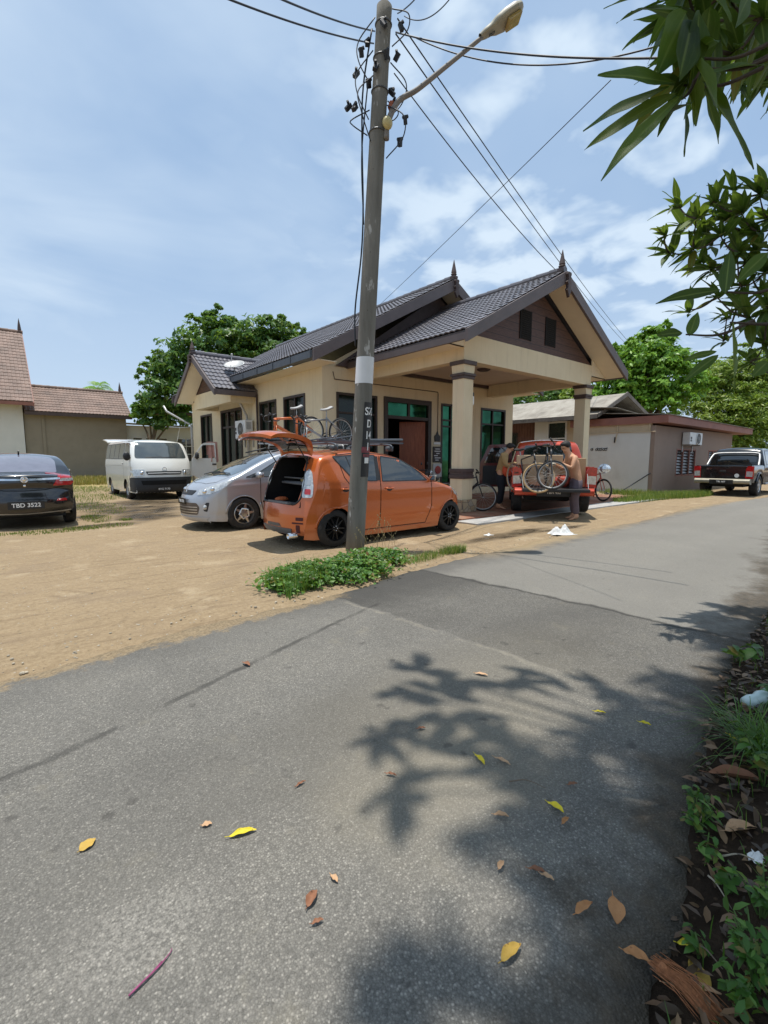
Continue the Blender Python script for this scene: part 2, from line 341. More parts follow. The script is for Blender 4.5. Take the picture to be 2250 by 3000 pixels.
frn = n.math('MULTIPLY', n.step(n.math('ADD', n.math('SUBTRACT', n.math('ADD', 3.5, n.math('MULTIPLY', X, .09)), Y), n.math('MULTIPLY', n.math('SUBTRACT', n.noise(5, 6, .7), .5), .55)), .13, .03), n.step(X, 2.7, 2.4)); tar = n.mix(n.math('MULTIPLY', frn, .8), tar, n.ramp(n.noise(60, 3), [(.3, (.2, .15, .09)), (.7, (.42, .33, .21))]))
verge_dark = n.step(n.math('ADD', n.math('SUBTRACT', Y, n.math('MULTIPLY', X, .14)), n.math('MULTIPLY', n.math('SUBTRACT', n.noise(2.2, 5, .65), .5), 1.1)), .55, .2)  # broken dark brown band, stronger towards the right-hand verge
tar = n.mix(n.math('MULTIPLY', verge_dark, .75), tar, n.ramp(n.noise(14, 4), [(.3, (.035, .028, .02)), (.7, (.1, .075, .05))]))
sandy = n.math('MULTIPLY', n.step(n.math('ADD', n.math('SUBTRACT', Y, n.math('MULTIPLY', wob, 3)), n.math('MULTIPLY', n.step(X, 5, 14), -.35)), 3.62, 4.1), n.step(X, 4.5, 6)); tar = n.mix(n.math('MULTIPLY', sandy, .8), tar, (.4, .31, .19))
hb = n.bump(n.math('SUBTRACT', sx, n.math('MULTIPLY', sd_, 1.1)), .7, .006); hb = n.bump(n.noise(2, 4), .15, .03, hb)
tar = n.mix(1, tar, (.98, .935, .855), 'MULTIPLY'); n.out(tar, .88, 0, hb, .2); M['asphalt'] = n.m
us = list(np.arange(-12, 26, .06)); us = [-400, -120, -40, -20] + us + [30, 40, 60, 90, 140, 220, 400]
V = []; nv = 26
for u in us:
    a, b = road_r(u), road_l(u)
    for j in range(nv + 1):
        t = j / nv; V.append((u, a + (b - a) * t, .006 + .012 * sin(pi * t) + (.004 * fb(u, t * 3, 1.2))))
    V.append((u, b + .03, -.06))
    V.append((u, a - .03, -.06))
w_ = nv + 3; F = []
for i in range(len(us) - 1):
    for j in range(nv + 1): F.append((i * w_ + j, (i + 1) * w_ + j, (i + 1) * w_ + j + 1, i * w_ + j + 1))
    F.append((i * w_ + nv + 2, (i + 1) * w_ + nv + 2, (i + 1) * w_, i * w_))
tag(np_mesh('road', V, F, M['asphalt'], smooth=True), kind='structure')

n = NT('verge_soil')
c = n.ramp(n.noise(7, 6, .7), [(.25, (.018, .012, .008)), (.5, (.05, .033, .021)), (.75, (.105, .07, .043))])
c = n.mix(n.math('MULTIPLY', n.step(n.vor(26), .25, .12), .5), c, (.16, .1, .06))
M['soil'] = n.out(c, .95, 0, n.bump(n.noise(30, 6, .75), .9, .04), .15)
V = []; us2 = list(np.arange(-3, 12, .05)) + [14, 20, 40, 100]; nj = 34
for u in us2:
    b = interp(u, ROAD_R) + .06
    for j in range(nj + 1):
        t = j / nj; y = b - 3.6 * t ** 1.6
        e = min(1, (b - y) / .25); V.append((u, y, -.012 + e * (.05 + .045 * fb(u, y, 2.2, 4) + .02 * fb(u, y, 11, 3)) + .05 * t))
F = [(i * (nj + 1) + j, i * (nj + 1) + j + 1, (i + 1) * (nj + 1) + j + 1, (i + 1) * (nj + 1) + j) for i in range(len(us2) - 1) for j in range(nj)]
tag(np_mesh('verge_soil', V, F, M['soil'], smooth=True), kind='structure')

# ------------------------------------------------------------------ building materials
n = NT('cream_render'); c = n.ramp(n.noise(1.3, 5, .6), [(.3, (.67, .57, .385)), (.7, (.73, .63, .44))])
c = n.mix(n.math('MULTIPLY', n.step(n.noise(2.2, 6, .7, n.map((3, 3, .25))), .5, .72), .3), c, (.4, .32, .2)); c = n.mix(n.math('MULTIPLY', n.math('MULTIPLY', n.step(n.math('ADD', n.xyz()[2], n.math('MULTIPLY', n.noise(4, 4), .5)), .75, .25), n.step(n.noise(8, 5, .7), .35, .6)), .55), c, (.27, .2, .125))
M['wall'] = n.out(c, .85, 0, n.bump(n.noise(120, 3), .1, .01), .3)
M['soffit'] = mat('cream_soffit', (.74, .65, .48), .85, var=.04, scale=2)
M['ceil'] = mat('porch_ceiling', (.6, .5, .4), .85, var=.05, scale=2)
M['brown'] = mat('dark_brown_timber', (.075, .05, .045), .6, var=.2, scale=5)
M['barge'] = mat('barge_board_paint', (.12, .095, .092), .55, var=.12, scale=3)
M['frame'] = mat('window_frame_brown', (.035, .022, .017), .5, var=.2)
M['gutter'] = mat('gutter_metal', (.085, .095, .11), .45, .2, var=.15)
n = NT('gable_boards'); _, _, Z = n.xyz()
bd = n.math('FRACT', n.math('DIVIDE', Z, .2)); g = n.step(n.math('ABSOLUTE', n.math('SUBTRACT', bd, .5)), .44, .49)
c = n.ramp(n.noise(6, 5, .6, n.map((1, 1, 9))), [(.3, (.05, .024, .018)), (.7, (.11, .055, .04))])
M['boards'] = n.out(n.mix(g, c, (.012, .008, .007)), .6, 0, n.bump(g, -.6, .02))
def tile_mat(name, c, gloss=.35, dirt=(.2, .17, .13)):
    n = NT(name)
    a = n.ramp(n.noise(1.2, 6, .65), [(.3, tuple(x * .6 for x in c)), (.7, tuple(x * 1.35 for x in c))])
    a = n.mix(n.math('MULTIPLY', n.step(n.noise(9, 4, .6), .5, .75), .3), a, dirt)
    return n.out(a, n.math('ADD', gloss, n.math('MULTIPLY', n.noise(4, 3), .2)), 0, n.bump(n.noise(70, 3), .12, .01), .6)
M['tile'] = tile_mat('grey_glazed_tile', (.115, .11, .125), .3, (.2, .19, .19)); M['tilered'] = tile_mat('brown_clay_tile', (.2, .13, .1), .6, (.3, .24, .2))
n = NT('green_tinted_pane')
M['pane'] = n.out(n.ramp(n.noise(1.5, 4), [(.35, (.003, .009, .006)), (.65, (.007, .018, .012))]), .08, 0, n.bump(n.noise(.8, 2), .03, .3), .35)
n = NT('green_mirror_pane'); M['gpane'] = n.out(n.ramp(n.noise(1.2, 4), [(.35, (.01, .06, .03)), (.65, (.03, .14, .075))]), .06, .9, n.bump(n.noise(.8, 2), .04, .3))
M['panel'] = n.out
n = NT('orange_door_wood'); c = n.ramp(n.noise(4, 6, .6, n.map((9, 9, .8))), [(.3, (.22, .05, .018)), (.7, (.42, .115, .04))]); M['door'] = n.out(c, .35, 0, None, .4)
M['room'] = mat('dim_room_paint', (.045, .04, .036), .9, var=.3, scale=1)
n = NT('plinth_stone'); v = n.vor(7, out='Color'); a, b, c_ = n.xyz(v); e = n.vor(7, feat='DISTANCE_TO_EDGE')
M['stone'] = n.out(n.mix(n.step(e, .05, .02), n.ramp(a, [(0, (.33, .24, .14)), (.5, (.45, .37, .25)), (1, (.3, .27, .22))]), (.16, .13, .1)), .8, 0, n.bump(n.step(e, .02, .08), .4, .02))
n = NT('red_brick_paving'); v = n.node('ShaderNodeTexBrick'); n.put(v.inputs['Vector'], n.co()); v.inputs['Scale'].default_value = 4.2; v.inputs['Color1'].default_value = (.33, .13, .075, 1); v.inputs['Color2'].default_value = (.24, .1, .06, 1); v.inputs['Mortar'].default_value = (.2, .17, .13, 1); v.inputs['Mortar Size'].default_value = .015
M['paving'] = n.out(n.mix(n.math('MULTIPLY', n.step(n.noise(1.5, 5), .45, .7), .5), v.outputs[0], (.33, .27, .19)), .8, 0, None, .3)
M['concrete'] = mat('worn_concrete', (.4, .39, .37), .85, var=.2, scale=3, bump=.2, dirt=((.3, .24, .16), .6))
M['zinc'] = None
n = NT('old_zinc_sheet'); X, Y, Z = n.xyz()
c = n.ramp(n.noise(1.1, 6, .65, n.map((1, 1, 1))), [(.25, (.16, .14, .115)), (.5, (.33, .3, .25)), (.75, (.44, .41, .35))])
c = n.mix(n.math('MULTIPLY', n.step(n.noise(3, 5, .7, n.map((.4, 2.5, .4))), .52, .7), .55), c, (.16, .12, .09))
M['zinc'] = n.out(c, .7, .1, n.bump(n.math('SINE', n.math('MULTIPLY', Y, 70)), .3, .02), .3)
M['offwhite'] = mat('weathered_white_render', (.62, .62, .59), .85, var=.05, scale=1.2, bump=.08, dirt=((.36, .34, .3), .45))
M['taupe'] = mat('taupe_render', (.27, .2, .16), .85, var=.08, scale=1.3, dirt=((.15, .11, .09), .5))
M['beigeband'] = mat('beige_render', (.5, .4, .27), .85, var=.06)
M['redtrim'] = mat('red_fascia_paint', (.27, .115, .085), .65, var=.15, scale=3, dirt=((.2, .1, .08), .5))
M['plaster'] = mat('bare_grey_plaster', (.27, .235, .18), .95, var=.1, scale=1.6, bump=.2, bscale=25, dirt=((.17, .14, .1), .6))
n = NT('old_plank_wall'); X, Y, Z = n.xyz(); fr = n.math('FRACT', n.math('MULTIPLY', Y, 6.5)); c = n.ramp(n.noise(5, 5, .6, n.map((1, 8, .8))), [(.3, (.09, .04, .03)), (.7, (.2, .1, .075))])
M['planks'] = n.out(n.mix(n.step(n.math('ABSOLUTE', n.math('SUBTRACT', fr, .5)), .42, .49), c, (.02, .012, .01)), .85)

# ------------------------------------------------------------------ building helpers
def wall_holes(mb, axis, fixed, a0, a1, z0, z1, holes, th):
    """wall in the plane axis=fixed from a0..a1, thickness th to the inside, with rectangular openings (a0,a1,z0,z1)"""
    xs = sorted({a0, a1, *[h[0] for h in holes], *[h[1] for h in holes]}); zs = sorted({z0, z1, *[h[2] for h in holes], *[h[3] for h in holes]})
    for i in range(len(xs) - 1):
        j = 0
        while j < len(zs) - 1:
            def solid(j): 
                mx, mz = (xs[i] + xs[i + 1]) / 2, (zs[j] + zs[j + 1]) / 2
                return not any(h[0] < mx < h[1] and h[2] < mz < h[3] for h in holes)
            if not solid(j): j += 1; continue
            k = j
            while k + 1 < len(zs) - 1 and solid(k + 1): k += 1
            b0, b1 = min(fixed, fixed + th), max(fixed, fixed + th)
            if axis == 'y': mb.box(xs[i], xs[i + 1], b0, b1, zs[j], zs[k + 1])
            else: mb.box(b0, b1, xs[i], xs[i + 1], zs[j], zs[k + 1])
            j = k + 1
def window(parent, axis, fixed, a0, a1, z0, z1, mull=(), trans=(), inset=.07, name='window', fr='frame', gl='pane', w=.06):
    mb = MB()
    def bx(m, p0, p1, q0, q1, d0, d1):
        lo, hi = fixed + d0, fixed + d1
        if axis == 'y': m.box(p0, p1, lo, hi, q0, q1)
        else: m.box(lo, hi, p0, p1, q0, q1)
    bx(mb, a0 - .01, a0 + w, z0 - .01, z1 + .01, -.025, .1); bx(mb, a1 - w, a1 + .01, z0 - .01, z1 + .01, -.025, .1)
    bx(mb, a0 + w, a1 - w, z1 - w, z1 + .01, -.025, .1); bx(mb, a0 + w, a1 - w, z0 - .01, z0 + w, -.03, .1)
    for m_ in mull: bx(mb, m_ - w * .45, m_ + w * .45, z0 + w, z1 - w, .01, .09)
    for t in trans: bx(mb, a0 + w, a1 - w, t - w * .45, t + w * .45, .013, .087)
    f = mb.build(name, M[fr], parent)
    p = MB(); bx(p, a0 + w * .5, a1 - w * .5, z0 + w * .5, z1 - w * .5, inset - .01, inset + .01); p.build('pane', M[gl], f)
    return f
def tile_slope(mb, e0, e1, r0, r1, tw=.16, tl=.29, amp=.016, step=.026, sub=6):
    e0, e1, r0, r1 = map(Vector, (e0, e1, r0, r1)); Ls = (e1 - e0).length; Lt = ((r0 + r1) / 2 - (e0 + e1) / 2).length
    nrm = (e1 - e0).cross(r0 - e0).normalized()
    if nrm.z < 0: nrm = -nrm
    ns = max(1, round(Ls / tw)) * sub; nr = max(1, round(Lt / tl)); ts = []
    for r in range(nr): ts += [(r / nr, 0.0), (r / nr + .0001, 1.0), ((r + .55) / nr, .5), ((r + .995) / nr, .08)]
    ts.append((1, .08)); V = []
    for t, h in ts:
        a = e0.lerp(r0, t); b = e1.lerp(r1, t)
        for i in range(ns + 1):
            ph = (i / sub) % 1.0
            wv = amp * (1 - abs(2 * ((ph * 1.35) if ph < .74 else 1) - 1) ** 2 * 1.0) if ph < .74 else -amp * .25
            V.append(a.lerp(b, i / ns) + nrm * (.02 + wv + h * step))
    w_ = ns + 1
    mb.add(V, [(j * w_ + i, j * w_ + i + 1, (j + 1) * w_ + i + 1, (j + 1) * w_ + i) for j in range(len(ts) - 1) for i in range(ns)])
    # a thin board under the tiles closes them
    mb.slab([e0 - nrm * .05, e1 - nrm * .05, r1 - nrm * .05, r0 - nrm * .05], .045 if (e1 - e0).cross(r0 - e0).z > 0 else -.045)
def ridge_caps(mb, a, b, r=.1, seg=.38):
    a, b = Vector(a), Vector(b); L_ = (b - a).length; k = int(L_ / seg); d = (b - a) / max(1, k)
    for i in range(k):
        p = a + d * i; mb.tube([p, p + d * .92, p + d * 1.04], [r * .86, r, r * 1.04], 10)
def finial(mb, x, y, z, h=.5, s=1.0):
    mb.box(x - .09 * s, x + .09 * s, y - .09 * s, y + .09 * s, z - .05, z + .02); mb.box(x - .055 * s, x + .055 * s, y - .055 * s, y + .055 * s, z + .02, z + .07)
    mb.lathe([(.09 * s, .07), (.1 * s, .085), (.07 * s, .11), (.085 * s, .14), (.055 * s, h * .55), (.006, h)], (x, y, z), 'z', 8)
def pendant(mb, axis, p, h):
    x, y, z = p; prof = [(.07, 0), (.085, -.05), (.05, -.12), (.05, -.3 * h), (.1, -.4 * h), (.05, -.5 * h), (.065, -.62 * h), (.1, -.72 * h), (.04, -.86 * h), (.0, -h)]
    pts = [(a, z + b) for a, b in prof] + [(-a, z + b) for a, b in reversed(prof[:-1])]
    if axis == 'y': mb.prism([(x + a, b) for a, b in pts], 'y', y - .035, y + .035)
    else: mb.prism([(y + a, b) for a, b in pts], 'x', x - .035, x + .035)
def barge(parent, axis, fixed, th, eL, ap, eR, depth, m_='barge'):
    """two raking boards in the plane axis=fixed; eL/ap/eR = (along, z) of the top edge"""
    for e in (eL, eR):
        poly = [e, ap, (ap[0], ap[1] - depth * 1.1), (e[0], e[1] - depth)]
        MB().prism(poly, axis, fixed, fixed + th).build('barge_board', m_ if not isinstance(m_, str) else M[m_], parent)

# ------------------------------------------------------------------ the house
H = thing('village_house', 'cream single-storey house with grey tiled gables and a porch on square columns', 'house', (7.15, 11.2, 0)); H['wld'] = 1
mb = MB()
winA = (7.62, 9.08, .5, 3.2); dr = (9.36, 11.39, .1, 3.22); winB = (11.9, 12.95, .35, 3.2); winC = (14.03, 15.5, .6, 3.2)
wall_holes(mb, 'y', 11.2, 7.15, 16.0, 0, 3.9, [winA, dr, winB, winC], .15)
sw2 = (12.12, 13.4, .9, 3.22); sw1 = (13.91, 15.11, .3, 3.22); sdr = (16.6, 18.6, .05, 3.2); sw0 = (19.6, 20.9, .8, 3.18)
wall_holes(mb, 'x', 7.15, 11.35, 22.0, 0, 3.9, [sw2, sw1, sdr, sw0], .15)
mb.box(15.85, 16.0, 11.35, 22, 0, 3.9); mb.box(7.3, 15.85, 21.85, 22, 0, 3.9)
mb.prism([(7.3, 3.9), (15.9, 3.9), (11.65, 6.3)], 'y', 11.24, 11.36)
mb.build('wall', M['wall'], H)
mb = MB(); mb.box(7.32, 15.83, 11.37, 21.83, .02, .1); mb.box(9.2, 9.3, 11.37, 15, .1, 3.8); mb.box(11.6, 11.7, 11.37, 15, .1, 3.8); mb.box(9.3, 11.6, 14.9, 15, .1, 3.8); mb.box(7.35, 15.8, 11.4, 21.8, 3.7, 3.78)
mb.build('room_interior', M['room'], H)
window(H, 'y', 11.2, *winA, mull=(8.35,), trans=(2.65,)); window(H, 'y', 11.2, *winB, mull=(12.42,), trans=(2.66, 2.45), gl='gpane'); window(H, 'y', 11.2, *winC, mull=(14.76,), trans=(2.63,), gl='gpane')
window(H, 'x', 7.15, *sw2, mull=(12.76,)); window(H, 'x', 7.15, *sw1, mull=(14.5,), trans=(2.2,)); window(H, 'x', 7.15, *sw0, mull=(20.25,))
# side door: dark glazed doorway
d = window(H, 'x', 7.15, *sdr, mull=(17.3, 17.95), trans=(2.55,), name='side_door', w=.08)
# front door: frame with transom panes, one leaf swung inwards
mb = MB(); mb.box(9.35, 9.5, 11.16, 11.3, .1, 3.23); mb.box(11.25, 11.4, 11.16, 11.3, .1, 3.23); mb.box(9.5, 11.25, 11.16, 11.3, 3.08, 3.23); mb.box(9.5, 11.25, 11.17, 11.29, 2.58, 2.68); mb.box(10.36, 10.44, 11.18, 11.28, 2.68, 3.08)
fd = mb.build('front_door', M['frame'], H)
MB().box(9.5, 10.36, 11.22, 11.235, 2.68, 3.08).box(10.44, 11.25, 11.22, 11.235, 2.68, 3.08).build('pane', M['gpane'], fd)
mb = MB(); a = Vector((11.24, 11.3, .12)); dv = Vector((-.62, .58, 0)).normalized()
for z0, z1, o in ((.12, 2.56, 0), (.3, 1.1, .012), (1.3, 2.4, .012)):
    w0, w1 = (.0, .86) if o == 0 else (.14, .72)
    c = a + dv * ((w0 + w1) / 2); mb.obox((c.x - .0, c.y, (z0 + z1) / 2), (w1 - w0, .04 + 2 * o, z1 - z0), (0, 0, atan2(dv.y, dv.x)))
lf = mb.build('door_leaf', M['door'], fd); 
MB().blob(a + dv * .78 + Vector((-.03, -.05, .98)), .035).build('door_handle', M['chrome'], lf)
# main roof
mb = MB(); RX, RZ = 11.65, 6.95; EZ = 4.1; slope = (RZ - EZ) / (RX - 6.5)
tile_slope(mb, (6.5, 22.4, EZ), (6.5, 10.5, EZ), (RX, 22.4, RZ), (RX, 10.5, RZ)); tile_slope(mb, (16.8, 10.5, EZ), (16.8, 22.4, EZ), (RX, 10.5, RZ), (RX, 22.4, RZ), sub=6)
ridge_caps(mb, (RX, 10.45, RZ + .05), (RX, 22.4, RZ + .05))
main = mb.build('roof', M['tile'], H, smooth=False)
barge(main, 'y', 10.42, .07, (6.42, EZ - .02), (RX, RZ + .0), (16.88, EZ - .02), .3); barge(main, 'y', 22.35, .07, (6.42, EZ - .02), (RX, RZ), (16.88, EZ - .02), .3)
mb = MB(); mb.slab([(6.6, 10.5, 3.87), (6.6, 22.3, 3.87), (7.16, 22.3, 3.87), (7.16, 10.5, 3.87)], .02); mb.slab([(16, 10.5, 3.87), (16, 22.3, 3.87), (16.75, 22.3, 3.87), (16.75, 10.5, 3.87)], .02)
mb.slab([(7.0, 10.5, 4.23), (7.0, 11.24, 4.23), (RX, 11.24, RZ - .16), (RX, 10.5, RZ - .16)], -.02); mb.slab([(16.3, 10.5, 4.23), (16.3, 11.24, 4.23), (RX, 11.24, RZ - .16), (RX, 10.5, RZ - .16)], .02)
mb.build('soffit', M['soffit'], main)
MB().prism([(7.6, 3.92), (15.7, 3.92), (RX, 6.62)], 'y', 11.14, 11.2).build('gable_board', M['brown'], H)
mb = MB(); mb.box(6.4, 6.58, 10.5, 15.75, 3.88, 4.06)
for i in range(6): y = 10.55 + i * 1.03; mb.box(6.385, 6.4, y, y + .04, 3.87, 4.08)
mb.build('gutter', M['gutter'], main)
mb = MB(); finial(mb, RX, 10.5, RZ + .08, .52); mb.build('finial', M['brown'], main); mb = MB(); pendant(mb, 'y', (RX, 10.37, RZ - .03), .55); mb.build('pendant', M['brown'], main)
# porch
PX, PZ, PE = 11.83, 6.17, 4.08; pe0, pe1 = 8.0, 15.66
mb = MB(); tile_slope(mb, (pe0, 11.3, PE), (pe0, 6.82, PE), (PX, 11.3, PZ), (PX, 6.82, PZ)); tile_slope(mb, (pe1, 6.82, PE), (pe1, 11.3, PE), (PX, 6.82, PZ), (PX, 11.3, PZ), sub=6)
ridge_caps(mb, (PX, 6.8, PZ + .05), (PX, 11.3, PZ + .05)); pr = mb.build('porch_roof', M['tile'], H)
barge(pr, 'y', 6.74, .07, (pe0 - .06, PE - .0), (PX, PZ + .0), (pe1 + .06, PE - .0), .27)
for q in (pe0, pe1): MB().box(q - .03, q + .03, 6.81, 11.2, 3.88, 4.03).build('fascia', M['barge'], pr)
mb = MB(); d_ = .17
mb.slab([(pe0 + .05, 6.81, PE - d_), (pe0 + .05, 7.44, PE - d_), (PX, 7.44, PZ - d_), (PX, 6.81, PZ - d_)], -.02); mb.slab([(pe1 - .05, 6.81, PE - d_), (pe1 - .05, 7.44, PE - d_), (PX, 7.44, PZ - d_), (PX, 6.81, PZ - d_)], .02)
mb.slab([(pe0 + .03, 7.4, 3.9), (8.6, 7.4, 3.9), (8.6, 11.2, 3.9), (pe0 + .03, 11.2, 3.9)], .02); mb.slab([(14.65, 7.4, 3.9), (pe1 - .03, 7.4, 3.9), (pe1 - .03, 11.2, 3.9), (14.65, 11.2, 3.9)], .02)
mb.prism([(14.66, 3.9), (pe1 - .04, 3.9), (14.66, 4.42)], 'y', 7.4, 7.43); mb.prism([(pe0 + .04, 3.9), (8.59, 3.9), (8.59, 4.2)], 'y', 7.4, 7.43)
mb.build('soffit', M['soffit'], pr)
mb = MB(); finial(mb, PX, 6.9, PZ + .07, .5); mb.build('finial', M['brown'], pr); mb = MB(); pendant(mb, 'y', (PX, 6.7, PZ - .05), .62); mb.build('pendant', M['brown'], pr)
gb = MB().prism([(9.0, 4.23), (14.65, 4.23), (PX, 5.74)], 'y', 7.42, 7.47).build('gable_board', M['boards'], H)
for a in (10.78, 11.98):
    mb = MB(); mb.box(a, a + .05, 7.395, 7.42, 4.45, 5.2); mb.box(a + .47, a + .52, 7.395, 7.42, 4.45, 5.2)
    for i in range(14): z = 4.46 + i * .053; mb.obox((a + .26, 7.405, z + .02), (.42, .02, .045), (.5, 0, 0))
    mb.build('louvre_vent', M['dark'], gb)
mb = MB(); mb.box(8.6, 14.65, 7.4, 7.7, 3.62, 4.23); mb.box(8.6, 8.88, 7.7, 11.19, 3.62, 4.2); mb.box(14.37, 14.65, 7.7, 11.19, 3.62, 4.2); mb.build('porch_beam', M['wall'], H)
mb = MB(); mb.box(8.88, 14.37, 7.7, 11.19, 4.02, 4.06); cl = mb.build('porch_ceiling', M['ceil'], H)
MB().lathe([(.2, 0), (.2, -.03), (.14, -.06), (0, -.065)], (11.6, 9.2, 4.02), 'z', 20).build('ceiling_light', M['brown'], cl)
for x0 in (8.6, 14.32):
    x1, y0, y1 = x0 + .34, 7.39, 7.73; s = MB(); s.box(x0, x1, y0, y1, 1.08, 3.24); s.box(x0 - .02, x1 + .02, y0 - .02, y1 + .02, .36, .86); s.prism([(x0 - .0, 3.33), (x1 + .0, 3.33), (x1 + .03, 3.52), (x0 - .03, 3.52)], 'y', y0 - .02, y1 + .02)
    cmn = s.build('porch_column', M['wall'], H)
    b = MB(); b.box(x0 - .06, x1 + .06, y0 - .06, y1 + .06, 3.52, 3.615); b.box(x0 - .05, x1 + .05, y0 - .05, y1 + .05, 3.27, 3.33); b.box(x0 - .025, x1 + .025, y0 - .025, y1 + .025, 3.2, 3.27); b.build('moulding', M['brown'], cmn, bevel=.008); b = MB()
    b.box(x0 - .045, x1 + .045, y0 - .045, y1 + .045, 1.02, 1.1); b.box(x0 - .03, x1 + .03, y0 - .03, y1 + .03, .95, 1.02); b.box(x0 - .045, x1 + .045, y0 - .045, y1 + .045, .86, .95); b.build('moulding', M['brown'], cmn, bevel=.008)
    MB().box(x0 - .1, x1 + .1, y0 - .1, y1 + .1, .06, .36).build('plinth', M['stone'], cmn, bevel=.01)
# side entrance gable (ridge across the eaves)
WY, WZ, WE, wu = 17.3, 4.98, 3.58, 5.7
mb = MB(); tile_slope(mb, (wu, 15.25, WE), (7.4, 15.25, WE), (wu, WY, WZ), (7.4, WY, WZ)); tile_slope(mb, (8.4, 15.25 + .8, WE + .55), (8.4, 15.25 + .8, WE + .55), (7.4, WY, WZ), (8.4, WY, WZ)) if False else None
tile_slope(mb, (7.4, 15.7, WE + .31), (8.3, 16.7, WE + .99), (7.4, WY, WZ), (8.3, WY, WZ)); tile_slope(mb, (8.3, 19.35, WE), (wu, 19.35, WE), (8.3, WY, WZ), (wu, WY, WZ))
ridge_caps(mb, (wu - .03, WY, WZ + .05), (8.3, WY, WZ + .05)); wr = mb.build('side_roof', M['tile'], H)
barge(wr, 'x', wu - .06, .06, (15.2, WE - .01), (WY, WZ), (19.4, WE - .01), .2); mb = MB(); mb.box(wu, 7.14, 15.24, 15.3, WE - .17, WE - .01); mb.build('fascia', M['barge'], wr)
mb = MB(); mb.slab([(wu, 15.3, WE - .12), (6.3, 15.3, WE - .12), (6.3, WY, WZ - .12), (wu, WY, WZ - .12)], .02); mb.slab([(wu, 19.3, WE - .12), (6.3, 19.3, WE - .12), (6.3, WY, WZ - .12), (wu, WY, WZ - .12)], -.02)
mb.slab([(wu, 15.3, WE - .15), (7.14, 15.3, WE - .15), (7.14, 15.5, WE - .15), (wu, 15.5, WE - .15)], .02); mb.build('soffit', M['soffit'], wr)
mb = MB(); finial(mb, wu + .02, WY, WZ + .06, .42); mb.build('finial', M['brown'], wr); mb = MB(); pendant(mb, 'x', (wu - .1, WY, WZ - .03), .4); mb.build('pendant', M['brown'], wr)
MB().prism([(15.7, 3.77), (18.9, 3.77), (WY, 4.78)], 'x', 6.32, 6.38).build('gable_board', M['boards'], H)
mb = MB(); mb.box(6.3, 6.55, 15.5, 19.1, 3.23, 3.77); mb.box(6.55, 7.145, 15.5, 15.75, 3.23, 3.77); mb.box(6.55, 7.145, 18.85, 19.1, 3.23, 3.77); mb.build('porch_beam', M['wall'], H)
# pipes
mb = MB(); mb.tube([(6.5, 15.72, 3.9), (6.52, 15.74, 3.62), (7.02, 15.9, 2.85), (7.06, 15.9, 2.6), (7.06, 15.9, .1)], .045, 8); mb.build('downpipe', M['steel'], H, smooth=True)
mb = MB(); mb.tube([(7.1, 15.22, 3.5), (7.1, 15.22, .1)], .035, 8); mb.build('downpipe', M['brown'], H, smooth=True)
mb = MB(); mb.tube([(6.3, 23.3, 3.75), (6.4, 23.2, 3.5), (7.1, 22.05, 2.85), (7.1, 22.05, .2)], .05, 8); mb.build('downpipe', M['steel'], H, smooth=True)
mb = MB(); mb.tube([(7.5, 11.18, 3.75), (7.55, 11.18, 3.55), (9.2, 11.18, 3.55), (11.7, 11.18, 3.56), (11.72, 11.18, 3.5), (11.72, 11.18, 2.2)], .012, 6); mb.build('conduit', M['brown'], H)
# driveway slab
mb = MB(); mb.box(7.6, 16.9, 6.52, 11.19, -.05, .06); tag(mb.build('driveway', M['paving']), kind='structure')
mb = MB(); mb.box(7.45, 17.4, 5.98, 6.53, -.05, .035); mb.box(6.3, 7.6, 11.2, 11.3, -.05, .06)
tag(mb.build('driveway_apron', M['concrete'], bevel=.01), kind='structure')
# things fixed to or standing by the house
def ac_unit(name, label, loc, rz, w=.86, h=.62, d=.3, group=None):
    t = thing(name, label, 'air conditioner', loc, rz, group)
    mb = MB(); mb.box(-w / 2, w / 2, -d, -.02, 0, h); mb.build('casing', M['white'], t, bevel=.015)
    mb = MB(); cx = w * .12; mb.lathe([(.25, -d - .004), (.25, -d - .03), (.235, -d - .035)], (cx, 0, h / 2), 'y', 28)
    mb.build('fan_shroud', M['white'], t, smooth=False)
    mb = MB(); mb.lathe([(.225, -d - .036), (.0, -d - .037)], (cx, 0, h / 2), 'y', 24, cap=False); fn = mb.build('fan_opening', M['dark'], t)
    mb = MB()
    for R in (.05, .09, .13, .17, .21): mb.ring((cx, -d - .045, h / 2), R, .0045, 'y', 28, 5)
    for k in range(6): A = k * pi / 6; mb.tube([(cx - .22 * cos(A), -d - .045, h / 2 - .22 * sin(A)), (cx + .22 * cos(A), -d - .045, h / 2 + .22 * sin(A))], .004, 5)
    mb.build('fan_grille', M['steel'], t)
    for q0, q1 in ((.45, .62), (.25, .4)): MB().box(-w * .46, -w * .36, -d - .006, -d, h * q0, h * q1).build('service_cover', M['black'], t)
    mb = MB()
    for k in range(7): mb.box(w / 2, w / 2 + .005, -d * .85, -d * .25, h * .5 + k * .035, h * .5 + k * .035 + .012)
    mb.build('side_louvre', M['black'], t)
    for q in (-.4, .4): MB().box(w * (q - .02), w * (q + .02), -d, .0, -.04, 0).box(w * (q - .02), w * (q + .02), .0, .04, -.3, 0).build('bracket', M['steel'], t)
    return t
ac_unit('air_conditioner', 'white outdoor air conditioner on the cream side wall by the side door', (7.1, 15.98, 2.05), radians(-90))
t = thing('satellite_dish', 'grey satellite dish on the small grey tiled side roof', 'satellite dish', (6.75, 16.15, 4.22))
mb = MB(); nrm = Vector((-.35, -.35, .87)).normalized(); q = nrm.to_track_quat('Z', 'Y'); c0 = Vector((0, 0, .32))
mb.grid(lambda a, b: c0 + q @ Vector((.36 * b * cos(2 * pi * a), .36 * b * sin(2 * pi * a), .07 * b * b)), 28, 6); mb.build('reflector', M['steel'], t, smooth=True, solid=.01)
